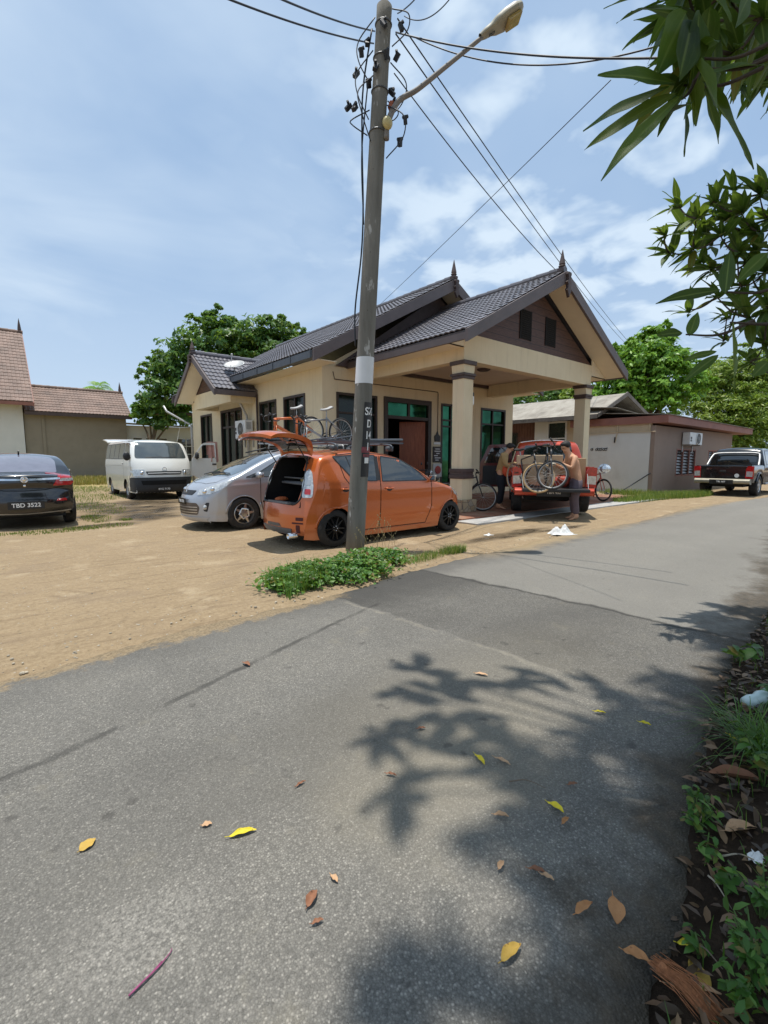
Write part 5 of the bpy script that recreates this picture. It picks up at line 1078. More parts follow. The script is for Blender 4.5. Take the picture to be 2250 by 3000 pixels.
# ---- black sedan seen from behind (heading +y)
def black_sedan():
    r = thing('parked_car', 'black saloon car with chrome boot strip at the left edge, seen from behind', 'car', (.47, 13.28, 0), pi / 2)
    pt = paint('black_car_paint', (.008, .009, .012), .2, .22)
    prof = [(2.2, .2), (2.28, .4), (2.2, .65), (1.8, .82), (1.1, .95), (.8, 1.0), (.4, 1.2), (.05, 1.38), (-.4, 1.46), (-.9, 1.42), (-1.3, 1.28), (-1.65, 1.1), (-1.8, 1.055), (-2.1, 1.05), (-2.2, 1.01), (-2.23, .88), (-2.2, .78), (-2.25, .7), (-2.3, .55), (-2.28, .36), (-2.2, .26)]
    plan = [(2.3, .66), (1.9, .78), (1.2, .85), (0, .86), (-1.2, .86), (-1.8, .83), (-2.3, .78)]
    ar = [(1.3, .3, .34), (-1.3, .3, .34)]
    B = Body(prof, plan, lambda x: .2 if x > -1.7 else .2 + .06 * (-x - 1.7), lambda x: .98, .74, ar, (.3, 1, 2.4), (.26, .8, 2.8), 1.46, rtop=lambda x: .09, bulge=.06, step=.04); B.paint = pt
    b = B.build('body', pt, r)
    B.patch(rnd([(-1.66, -.56), (-1.7, 0), (-1.66, .56), (-1.2, .58), (-.98, .52), (-.95, 0), (-.98, -.52), (-1.2, -.58)], .06), 'T', .004, 'rear_window', mat('rear_window_glass', (.16, .16, .2), .04, spec=.9, coat=1), r, .08)
    B.patch(rnd([(.72, -.62), (.72, .62), (.1, .54), (.1, -.54)], .05), 'T', .004, 'windscreen', M['glassmid'], r, .1)
    for s_ in (1, -1):
        v = 'L' if s_ > 0 else 'R'
        side_set(B, r, s_, [[(.6, .25), (.65, .95), (.1, 1.34), (-.3, 1.38), (-.35, .25)], [(-.35, .25), (-.3, 1.38), (-.8, 1.34), (-1.2, 1.05), (-1.0, .5), (-.9, .25)]], [[(.6, 1.0), (.05, 1.32), (-.28, 1.36), (-.3, 1.0)], [(-.36, 1.0), (-.34, 1.36), (-.78, 1.32), (-1.2, 1.06)]], [(-.2, .88), (-1.05, .88)])
        mirror_(r, pt, (.62, s_ * .96, 1.04), s_)
        lv = (180 - s_ * 35, (-1.95, s_ * .6)); g = lambda y: y
        l = B.patch(rnd([(s_ * .26, .82), (-s_ * .1, .82), (-s_ * .26, .95), (-s_ * .1, 1.05), (s_ * .06, 1.06), (s_ * .17, .97)][:: 1], .02), lv, .008, 'tail_lamp', M['red'], r, .04)
        B.patch(rnd([(s_ * .15, .9), (-s_ * .16, .9), (-s_ * .17, .955), (s_ * .1, .955)], .015), lv, .012, 'reversing_lamp', M['lens'], l, .04)
        B.patch(rnd([(s_ * .47, .52), (s_ * .66, .52), (s_ * .64, .57), (s_ * .5, .57)], .012), 'B', .004, 'rear_reflector', M['red'], r, .05)
        wheel(r, 1.3, s_ * .76, .31, s_, .2, '5'); wheel(r, -1.3, s_ * .76, .31, s_, .2, '5')
        for xw, zw, R in ar:
            pts = [B.hit((xw + R * cos(a), 4 * s_, zw + R * sin(a) + .006), (0, -s_, 0))[0] for a in np.linspace(.05, pi - .05, 22)]
            MB().tube(pts, .012, 6).build('arch_lip', pt, b, smooth=True)
    B.strip([(-.56, .955), (-.2, .945), (0, .94), (.2, .945), (.56, .955)], 'B', .035, .012, 'boot_strip', M['chrome'], r)
    B.strip([(-.62, .8), (-.3, .745), (0, .735), (.3, .745), (.62, .8)], 'B', .012, .003, 'boot_seam', M['dark'], r)
    h, n_ = B.hit((-5, 0, .945), (1, 0, 0)); m = MB(); m.ring(h - Vector((.018, 0, 0)), .05, .012, 'x', 22, 8); m.blob(h - Vector((.014, 0, 0)), (.01, .038, .038)); m.build('emblem', M['chrome'], r)
    h, n_ = B.hit((-5, 0, .83), (1, 0, 0)); MB().blob(h - Vector((.004, 0, 0)), (.01, .025, .025)).build('boot_lock', M['chrome'], r, smooth=True)
    B.strip([(-.72, .33), (0, .305), (.72, .33)], 'B', .022, .006, 'bumper_trim', M['steel'], r)
    h, n_ = B.hit((-5, 0, .47), (1, 0, 0)); plate(r, (h.x - .012, 0, .47), -pi / 2, 'TBD 3522', .54, .13, .105)
    MB().tube([(-.85, 0, 1.42), (-.92, 0, 1.5)], .014, 6).build('antenna', M['black'], r)
    underbody(r, -2.1, 2.1, .62, .22, .7)
    return r
black_sedan()

# ---- pickups
def pickup(name, label, loc, rz, pt, open_gate, plate_txt):
    r = thing(name, label, 'pickup truck', loc, rz)        # x: tail at -2.6, cab -1.0 .. 1.1
    prof = [(2.5, .35), (2.58, .5), (2.56, .8), (2.4, 1.0), (1.9, 1.09), (1.45, 1.14), (1.1, 1.36), (.75, 1.64), (.45, 1.75), (-.1, 1.79), (-.6, 1.77), (-.86, 1.7), (-.98, 1.45), (-1.05, 1.15), (-1.06, .9), (-1.05, .5)]
    plan = [(2.6, .74), (2.2, .84), (1.5, .87), (0, .875), (-1.1, .87)]
    B = Body(prof, plan, lambda x: .42, lambda x: 1.1, .78, [(1.5, .38, .44)], (.25, .9, 2.4), (.02, .3, 4), 1.78, rtop=lambda x: .1, bulge=.05, step=.045); B.paint = pt
    b = B.build('cab', pt, r)
    beds = []  # load bed: side walls with rolled top, cut for the rear wheel
    for s_ in (-1, 1):
        m = MB()
        N = 44; xs = np.linspace(-1.1, -2.62, N); rows = []
        for x in xs:
            z0 = .5; d = abs(x + 1.65)
            if d < .44: z0 = max(z0, .38 + sqrt(.44 ** 2 - d * d))
            zt = 1.1; pr_ = [(.855, z0), (.875, z0 + (zt - z0) * .4), (.875, zt - .12), (.865, zt - .03), (.84, zt), (.79, zt - .005), (.78, zt - .06), (.78, .62 if z0 < .62 else z0)]
            tp = .985 if x < -2.5 else 1; rows.append([(x, s_ * y * tp, z) for y, z in pr_])
        V = [p for r_ in rows for p in r_]; k = 8; m.add(V, [(i * k + j, (i + 1) * k + j, (i + 1) * k + j + 1, i * k + j + 1) for i in range(N - 1) for j in range(k - 1)] + [tuple((N - 1) * k + j for j in range(k)), tuple(range(k))])
        bed = m.build('load_bed_side', pt, r, normals=True); bed.data.polygons.foreach_set('use_smooth', [True] * len(bed.data.polygons)); beds.append(bed)
        try: bed.data.set_sharp_from_angle(angle=radians(40))
        except Exception: pass
    MB().box(-2.58, -1.08, -.78, .78, .6, .66).build('bed_floor', M['black'], bed); MB().box(-1.12, -1.08, -.78, .78, .6, 1.08).build('bed_bulkhead', pt, bed)
    for s_ in (-1, 1):
        l = MB(); l.prism([(s_ * .69, .68), (s_ * .868, .66), (s_ * .872, 1.06), (s_ * .74, 1.06), (s_ * .7, .98)], 'x', -2.66, -2.56); lp = l.build('tail_lamp', M['red'], r, bevel=.02)
        l = MB(); l.prism([(s_ * .71, .74), (s_ * .86, .73), (s_ * .862, .88), (s_ * .715, .89)], 'x', -2.668, -2.6); l.build('reversing_lamp', M['lens'], lp, bevel=.015)
        wheel(r, 1.5, s_ * .76, .37, s_, .24, '5'); wheel(r, -1.65, s_ * .76, .37, s_, .24, '5')
        v = 'L' if s_ > 0 else 'R'
        side_set(B, r, s_, [[(.98, .5), (1.05, 1.1), (.62, 1.6), (.1, 1.68), (.1, .5)], [(.1, .5), (.1, 1.68), (-.62, 1.66), (-.8, 1.1), (-.8, .5)]], [[(1.02, 1.15), (.6, 1.55), (.15, 1.64), (.15, 1.14)], [(.05, 1.14), (.05, 1.64), (-.6, 1.62), (-.78, 1.14)]], [(.25, 1.0), (-.65, 1.0)])
        B.strip([(.1, 1.15), (.1, 1.65)], v, .07, .008, 'door_pillar', M['black'], r)
        mirror_(r, M['chrome'], (.98, s_ * 1.0, 1.2), s_, (.12, .2, .2))
        MB().tube([(-.8, s_ * .86, .42), (.95, s_ * .86, .42)], .04, 8).build('side_step', M['steel'], r)
        for xw, R in ((1.5, .44),):
            pts = [B.hit((xw + R * cos(a), 4 * s_, .38 + R * sin(a) + .006), (0, -s_, 0))[0] for a in np.linspace(.1, pi - .1, 20)]; MB().tube(pts, .02, 6).build('arch_lip', pt, b, smooth=True)
        pts = [(-1.65 + .45 * cos(a), s_ * .88, .38 + .45 * sin(a)) for a in np.linspace(.25, pi - .25, 20)]; MB().tube(pts, .025, 6).build('arch_lip', pt, beds[0 if s_ < 0 else 1], smooth=True)
    B.patch(rnd([(-.62, 1.22), (.62, 1.22), (.56, 1.62), (-.56, 1.62)], .05), 'B', .005, 'rear_window', M['glass'], r, .08)
    B.patch(rnd([(1.28, -.66), (1.28, .66), (.66, .58), (.66, -.58)], .05), 'T', .004, 'windscreen', M['glassmid'], r, .1)
    m = MB(); 
    if open_gate:
        m.obox((-2.95, 0, .6), (.56, 1.36, .07), (0, 0, 0)); g = m.build('tailgate', M['black'], r, bevel=.015)
        for s_ in (-1, 1): MB().tube([(-2.6, s_ * .7, .98), (-3.1, s_ * .66, .64)], .008, 5).build('gate_cable', M['steel'], g)
    else:
        m.box(-2.63, -2.58, -.695, .695, .62, 1.08); m.box(-2.65, -2.57, -.695, .695, 1.05, 1.09); g = m.build('tailgate', pt, r, bevel=.012)
        MB().obox((-2.64, 0, .9), (.03, .2, .07)).build('gate_handle', M['black'], g, bevel=.008)
        m = MB(); m.lathe([(.0, -2.634), (.07, -2.636), (.07, -2.63)], (0, -.42, .75), 'x', 18); m.build('round_sticker', M['white'], g)
        vs, fs = text_mesh('4WD', .07, .001); MB().add([(-2.655 - v[2], -v[0] + .42, v[1] + .98) for v in vs], fs).build('tailgate_lettering', M['chrome'], g)
    bm_ = M['chrome'] if not open_gate else pt
    m = MB(); m.prism([(-2.56, .46), (-2.74, .46), (-2.78, .5), (-2.78, .58), (-2.7, .63), (-2.56, .63)], 'y', -.84, .84); m.build('rear_bumper', mat('weathered_bumper', (.3, .28, .22), .45, .3) if not open_gate else pt, r, bevel=.015)
    MB().box(-2.79, -2.5, -.36, .36, .44, .6).build('bumper_step', M['black'], r, bevel=.01)
    plate(r, (-2.795, 0, .53), -pi / 2, plate_txt, .46, .11, .08)
    underbody(r, -2.5, 2.4, .6, .34, .6)
    if not open_gate:
        m = MB(); m.tube(catmull([(-1.6, -.8, 1.08), (-1.25, -.74, 1.42), (-1.1, -.62, 1.54), (-1.08, 0, 1.56), (-1.1, .62, 1.54), (-1.25, .74, 1.42), (-1.6, .8, 1.08)], 8), .035, 8); m.build('roll_bar', M['steel'], r, smooth=True)
    return r, B
blackpt = paint('black_pickup_paint', (.01, .012, .013), .2, .2); redpt = paint('red_pickup_paint', (.5, .055, .02), .25, .28)
pickup('pickup_truck', 'black pickup truck parked on the verge beyond the annex', (22.85, 5.17, 0), 0, blackpt, False, 'TBL 667')
RED_H = radians(36); hv = Vector((cos(RED_H), sin(RED_H), 0)); nv_ = Vector((-sin(RED_H), cos(RED_H), 0))
rc = Vector((10.95, 5.5, .06)) + nv_ * .87 + hv * 1.65
red, RB = pickup('pickup_truck', 'red pickup truck under the porch, loaded with cardboard and its tailgate down', rc, RED_H, redpt, True, 'TBN 452')
# its rear left door stands open
d = thing('rear_door', None, None); d.parent = red; d.location = (.05, .88, 0); d.rotation_euler = (0, 0, radians(-82))
mb = MB(); out = rnd([(0, .5), (0, 1.68), (-.62, 1.66), (-.86, 1.12), (-.86, .5)], .06); mb.prism(out, 'y', -.04, .04); mb.build('door_skin', mat('dark_red_door', (.11, .011, .01), .35, coat=.8), d, bevel=.01)
MB().prism(rnd([(-.08, 1.16), (-.08, 1.6), (-.56, 1.58), (-.76, 1.16)], .04), 'y', -.044, .044).build('side_window', M['glass'], d)
MB().prism(rnd([(-.06, .56), (-.06, 1.08), (-.78, 1.08), (-.78, .56)], .05), 'y', -.055, -.03).build('door_trim', M['black'], d, bevel=.01)
def onred(x, y, z): return Vector(rc) + hv * x + nv_ * y + Vector((0, 0, z))

# ------------------------------------------------------------------ bicycles (local x forward, origin on the ground under the bottom bracket)
M['saddle'] = mat('pale_saddle', (.38, .38, .37), .5)
def bike_wheel(parent, tyre, R=.34, loc=(0, 0, 0), rimc='steel', tr=.02, rz=0):
    o = MB().ring((0, 0, 0), R - tr, tr, 'y', 44, 8).build('wheel', tyre, parent, smooth=True); o.location = loc; o.rotation_euler = (0, 0, rz)
    MB().ring((0, 0, 0), R - tr * 2.3, .011, 'y', 40, 6).build('rim', M[rimc], o, smooth=True)
    m = MB()
    for k in range(20): A = 2 * pi * k / 20; B_ = A + (.35 if k % 2 else -.35); m.tube([(.02 * cos(B_), .018 * (1 if k % 4 < 2 else -1), .02 * sin(B_)), ((R - .045) * cos(A), 0, (R - .045) * sin(A))], .0022, 4, False)
    m.lathe([(.018, -.045), (.022, -.03), (.014, 0), (.022, .03), (.018, .045)], (0, 0, 0), 'y', 10); m.build('spokes', M['steel'], o)
    return o
def bicycle(name, label, frame, tyre, loc, rot, drop=False, front=True, steer=0, bar='flat', saddle='black', ft=.016, basket=False, R=.34, fork=None, rim='steel', group=None):
    r = thing(name, label, 'bicycle', loc, rot=rot, group=group)
    bb = Vector((0, 0, .29)); ra = Vector((-.43, 0, R)); st = Vector((-.15, 0, .77)); ht = Vector((.4, 0, .83)); hb = Vector((.44, 0, .7)); fa = Vector((.58, 0, R))
    m = MB(); m.tube([bb, st], ft, 8); m.tube([st + Vector((.01, 0, -.05)), ht], ft, 8); m.tube([bb, hb], ft * 1.3, 8); m.tube([ht + (ht - hb) * .15, hb - (ht - hb) * .15], ft * 1.25, 10)
    for s in (-1, 1): m.tube([bb + Vector((-.03, s * .03, 0)), ra + Vector((0, s * .055, 0))], ft * .65, 6); m.tube([st + Vector((0, s * .02, -.03)), ra + Vector((0, s * .055, 0))], ft * .6, 6)
    m.build('frame', frame, r, smooth=True)
    wr_ = bike_wheel(r, tyre, R, ra, rim)
    m = MB(); m.tube([st, st + (st - bb).normalized() * .17], .013, 8); sp = st + (st - bb).normalized() * .18
    m.build('seat_post', M['steel'], r)
    m = MB(); m.grid(lambda a, b: (sp.x - .13 + .28 * a, (b - .5) * (.15 * (1 - a) ** 1.3 + .035), sp.z + .01 - .03 * (2 * b - 1) ** 2 + .02 * (2 * a - 1) ** 2), 10, 6); m.build('saddle', M[saddle], r, smooth=True, solid=.03)
    m = MB(); m.lathe([(.1, -.006), (.1, .006)], (0, -.05, .29), 'y', 24); m.ring((0, -.05, .29), .1, .006, 'y', 28, 5); m.lathe([(.035, .03), (.035, -.05)], (-.43, 0, R), 'y', 14); m.tube([bb + Vector((.01, -.05, .1)), ra + Vector((0, -.045, .035))], .005, 5); m.tube([bb + Vector((-.01, -.05, -.1)), ra + Vector((.02, -.045, -.1)), ra + Vector((0, -.045, -.035))], .005, 5)
    m.build('drivetrain', M['black'], r)
    for s, dz in ((-1, -1), (1, 1)):
        m = MB(); e = bb + Vector((.1 * dz, s * .09, .135 * -dz)); m.tube([bb + Vector((0, s * .07, 0)), e], .011, 6); m.obox(e + Vector((0, s * .05, 0)), (.09, .08, .02)); m.build('crank', M['black'], r)
    F = thing('steering', None, None); F.parent = r; F.location = hb; ax = (ht - hb).normalized(); F.rotation_mode = 'QUATERNION'; from mathutils import Quaternion; F.rotation_quaternion = Quaternion(ax, steer)
    L = lambda p: Vector(p) - hb
    m = MB()
    for s in (-1, 1): m.tube([L(hb) + Vector((0, s * .045, -.02)), L(hb.lerp(fa, .5)) + Vector((0, s * .055, 0)), L(fa) + Vector((0, s * .055, 0))], .012, 7)
    m.tube([L(hb) + Vector((0, -.05, -.02)), L(hb) + Vector((0, .05, -.02))], .016, 7); m.build('fork', fork or frame, F, smooth=True)
    if front: bike_wheel(F, tyre, R, L(fa), rim)
    top = L(ht) + ax * .09; m = MB(); stem = top + Vector((.07, 0, .02)); m.tube([L(ht), top, stem], .014, 8)
    if drop:
        for s in (-1, 1): m.tube(catmull([stem, stem + Vector((.0, s * .18, .0)), stem + Vector((.05, s * .21, .0)), stem + Vector((.11, s * .21, -.02)), stem + Vector((.12, s * .21, -.09)), stem + Vector((.04, s * .21, -.14)), stem + Vector((-.03, s * .21, -.14))], 5), .014, 7); m.tube([stem + Vector((.11, s * .21, 0)), stem + Vector((.16, s * .2, .06))], .018, 6)
    else:
        m.tube(catmull([stem + Vector((-.05, -.3, .04)), stem + Vector((-.02, -.16, .03)), stem, stem + Vector((-.02, .16, .03)), stem + Vector((-.05, .3, .04))], 5), .012, 7)
        for s in (-1, 1): m.tube([stem + Vector((-.035, s * .2, .03)), stem + Vector((-.06, s * .31, .045))], .018, 7); m.tube([stem + Vector((.0, s * .2, .0)), stem + Vector((.06, s * .24, -.03))], .008, 5)
    m.build('handlebar', M['black'], F, smooth=True)
    return r
P_OR = mat('orange_bike_paint', (.6, .13, .015), .3, coat=.8); P_GR = mat('grey_bike_paint', (.32, .32, .32), .35, .4); P_BK = mat('black_bike_paint', (.02, .02, .022), .3, coat=.5); P_RD = mat('red_bike_paint', (.38, .04, .02), .35, coat=.5)
TAN = mat('tan_tyre', (.42, .29, .15), .8)
def rot_to(bb_world, yaw, pitch, roll=0):
    q = Euler((roll, pitch, yaw), 'XYZ'); return Vector(bb_world) - q.to_matrix() @ Vector((0, 0, .29)), q
for nm, lab, fr, bbw, sad in (('grey_road_bicycle', 'grey road bicycle on the roof rack of the silver people carrier, nearer the viewer', P_GR, (5.88, 9.05, 1.76), 'saddle'), ('orange_road_bicycle', 'orange road bicycle on the roof rack of the silver people carrier, farther back', P_OR, (5.5, 9.72, 1.82), 'saddle')):
    l, q = rot_to(bbw, pi, radians(17)); bicycle(nm, lab, fr, M['rubber'], l, q, drop=True, front=False, saddle=sad, ft=.03 if fr is P_OR else .02)
t = thing('roof_rack', 'steel roof rack with two bicycle trays on the silver people carrier', 'roof rack', (5.3, 9.32, 1.56)); m = MB()
for x in (-.45, .85): m.tube([(x, -.55, .0), (x, -.52, .08), (x, .52, .08), (x, .55, 0)], .016, 8)
m.build('crossbar', M['steel'], t, smooth=True)
for y in (-.27, .4): MB().obox((.2, y, .11), (1.9, .06, .03)).build('bike_tray', M['steel'], t)
# bicycles being loaded on the lowered tailgate
view = Vector((.641, .767, 0)); rt = Vector((.767, -.641, 0))
def cp(px, py, depth):
    x = (px - 1125) / 1374; z = -(py - 1500) / 1374; c, s = cos(radians(6.44)), sin(radians(6.44)); 
    return Vector((0, 0, 1.33)) + (rt * x + view * (c + z * s) + Vector((0, 0, -s + z * c))) * depth
def place_front(px, py, depth, heading, R=.34):
    """root location so that the front axle lands at the given place"""
    h = Vector((cos(heading), sin(heading), 0)); p = cp(px, py, depth); return p - h * .58 - Vector((0, 0, R))
hd = atan2(-view.y, -view.x)
bicycle('bicycle', 'bicycle with tan tyres standing on the red pickup tailgate', P_BK, TAN, place_front(1577, 1399, 10.05, hd + .25), (0, 0, hd + .25), steer=radians(62), R=.335)
bicycle('bicycle', 'black-tyred bicycle held by the shirtless man at the red pickup', P_BK, M['rubber'], place_front(1616, 1388, 9.7, hd - .2), (0, 0, hd - .2), steer=radians(74), R=.32)
w0 = cp(1415, 1459, 11.5); h2 = atan2(rt.y, rt.x) - .62; hh = Vector((cos(h2), sin(h2), 0))
bicycle('bicycle', 'black bicycle half hidden behind the front porch column', P_BK, M['rubber'], (w0.x - hh.x * .58, w0.y - hh.y * .58, .06), (0, 0, h2), R=.345, steer=.45)
h3 = hd + .22; hh = Vector((cos(h3), sin(h3), 0)); q = Vector((14.1, 6.58, .06))
bicycle('bicycle', 'red bicycle with a silver bag on its handlebar, facing the road', P_RD, M['rubber'], q - hh * .58, (0, 0, h3), steer=.1, rim='black')
m = MB(); c = q - hh * .02 + Vector((0, 0, .98)); rr = random.Random(5)
m.grid(lambda a, b: c + Vector((.17 * sin(pi * b) * cos(2 * pi * a) * (1 + .2 * sin(a * 37)), .17 * sin(pi * b) * sin(2 * pi * a) * (1 + .2 * cos(a * 29)), -.13 * cos(pi * b) * (1 + .15 * sin(a * 23)))), 20, 10)
tag(m.build('silver_bag', mat('crinkled_foil', (.62, .68, .74), .25, .5, var=.3, scale=30), smooth=False), 'crumpled silver bag hung on the red bicycle handlebar', 'bag')
m = MB(); m.obox(q - hh * .75 + Vector((-.12, .1, .5)), (.3, .13, .34), (0, .1, h3)); tag(m.build('pannier_bag', mat('red_pannier', (.42, .06, .03), .7), bevel=.03), 'red pannier bag on the back of the red bicycle', 'bag')

# motorcycle in the porch
t = thing('motorcycle', 'dark red motorcycle parked in the porch behind the front column', 'motorcycle', (8.75, 9.3, .06), radians(-60))
m_ = mat('motorcycle_red', (.16, .015, .02), .3, coat=.8)
for x in (-.62, .62): wheel(t, x, 0, .29, 1, .09, '10', 'alloy', .2)
m = MB(); m.grid(lambda a, b: (-.75 + 1.1 * a, .13 * cos(2 * pi * b) * (1 - .5 * abs(2 * a - 1)), .62 + .13 * a + (.1 + .03 * sin(pi * a)) * sin(2 * pi * b)), 12, 12); m.build('fairing', m_, t, smooth=True)
m = MB(); m.obox((-.3, 0, .78), (.65, .24, .08), (0, .05, 0)); m.build('seat', M['black'], t, bevel=.03); m = MB(); m.tube([(.62, -.07, .29), (.45, -.07, .85)], .022, 7); m.tube([(.62, .07, .29), (.45, .07, .85)], .022, 7); m.build('fork', M['steel'], t)
m = MB(); m.tube([(.3, -.34, .98), (.4, -.1, .98), (.4, .1, .98), (.3, .34, .98)], .016, 7); m.blob((.47, 0, .9), (.1, .11, .11)); m.build('handlebar', M['black'], t, smooth=True); MB().blob((.55, 0, .9), (.04, .08, .08)).build('headlamp', M['lens'], t, smooth=True)
m = MB(); m.obox((0, 0, .4), (.4, .2, .28)); m.build('engine', M['steel'], t, bevel=.03)
for s in (-1, 1): MB().blob((.36, s * .3, 1.15), (.015, .06, .045)).build('mirror', M['black'], t, smooth=True)

# ------------------------------------------------------------------ load of the pickup
CARD = mat('corrugated_card', (.48, .33, .19), .85, var=.1, scale=4); CARD2 = mat('pale_card', (.55, .42, .27), .85, var=.08)
def boxat(name, label, cat, c, sz, yaw, m_, tilt=0, flaps=0, group=None):
    mb = MB(); mb.obox((0, 0, 0), sz, (tilt, 0, 0)); o = mb.build(name, m_, bevel=.012); o.location = c; o.rotation_euler = (0, 0, RED_H + yaw)
    if flaps:
        f = MB(); f.obox((-sz[0] / 2 - .004, 0, .0), (.006, .05, sz[2])); f.build('packing_tape', mat('brown_tape', (.33, .2, .09), .3), o)
    return tag(o, label, cat, group)
boxat('cardboard_box', 'long pale cardboard box lying on top of the load in the red pickup', 'box', onred(-2.3, .3, 1.25), (.5, .98, .22), .03, CARD2, flaps=0, group='cardboard boxes in the red pickup')
boxat('cardboard_box', 'large brown cardboard box behind the bicycle wheels in the red pickup', 'box', onred(-2.32, .16, .9), (.5, 1.0, .46), -.02, CARD, flaps=1, group='cardboard boxes in the red pickup')
boxat('cardboard_box', 'tall flat cardboard box standing against the right tail lamp of the red pickup', 'box', onred(-2.5, -.5, .96), (.16, .34, .66), .05, CARD, group='cardboard boxes in the red pickup')
m = MB(); c = onred(-2.55, -.18, .78); m.grid(lambda a, b: c + Vector((.17 * sin(pi * b) * cos(2 * pi * a), .2 * sin(pi * b) * sin(2 * pi * a), -.14 * cos(pi * b))) * (1 + .1 * sin(a * 25 + b * 9)), 22, 12); tag(m.build('duffel_bag', mat('red_bag_cloth', (.4, .06, .035), .8), smooth=True), 'red cloth bag lying among the boxes in the red pickup', 'bag')

for lab, c, sz, col in (('white and blue bag on the shelf inside the orange hatchback boot', (3.95, 6.42, .99), (.07, .1, .06), (.5, .55, .62)), ('yellow bag on the shelf inside the orange hatchback boot', (3.93, 6.72, .985), (.06, .08, .05), (.45, .35, .12)), ('orange cloth on the boot floor of the orange hatchback', (3.62, 6.93, .68), (.1, .12, .04), (.5, .12, .03))):
    m = MB(); m.grid(lambda a, b: Vector((sz[0] * sin(pi * b) * cos(2 * pi * a), sz[1] * sin(pi * b) * sin(2 * pi * a), -sz[2] * cos(pi * b))) * (1 + .15 * sin(a * 31 + b * 12)), 18, 10); o = m.build('bag' if 'bag' in lab else 'cloth', mat('cargo_cloth', col, .8, var=.2, scale=20), smooth=True); o.location = c; tag(o, lab, 'bag' if 'bag' in lab else 'cloth')

# ------------------------------------------------------------------ people
SKIN = mat('tanned_skin', (.58, .31, .18), .6, var=.08, scale=14); HAIR = mat('black_hair', (.012, .01, .009), .7)
def skin_mesh(name, joints, edges, rad, material, parent, root=0, sub=2):
    me = bpy.data.meshes.new(name); names = list(joints); me.from_pydata([joints[k] for k in names], [(names.index(a), names.index(b)) for a, b in edges], []); me.materials.append(material)
    o = bpy.data.objects.new(name, me); COL.objects.link(o); o.parent = parent
    sk = o.modifiers.new('skin', 'SKIN'); sk.use_smooth_shade = True
    lay = me.skin_vertices[0] if me.skin_vertices else None
    if lay is None:
        bpy.context.view_layer.objects.active = o; bpy.ops.object.select_all(action='DESELECT'); o.select_set(True); bpy.ops.object.mode_set(mode='EDIT'); bpy.ops.mesh.customdata_skin_add(); bpy.ops.object.mode_set(mode='OBJECT'); lay = me.skin_vertices[0]
    for i, k in enumerate(names):
        r_ = rad[k]; lay.data[i].radius = r_ if hasattr(r_, '__len__') else (r_, r_); lay.data[i].use_root = (i == root)
    ss = o.modifiers.new('sub', 'SUBSURF'); ss.levels = sub; ss.render_levels = sub
    return o
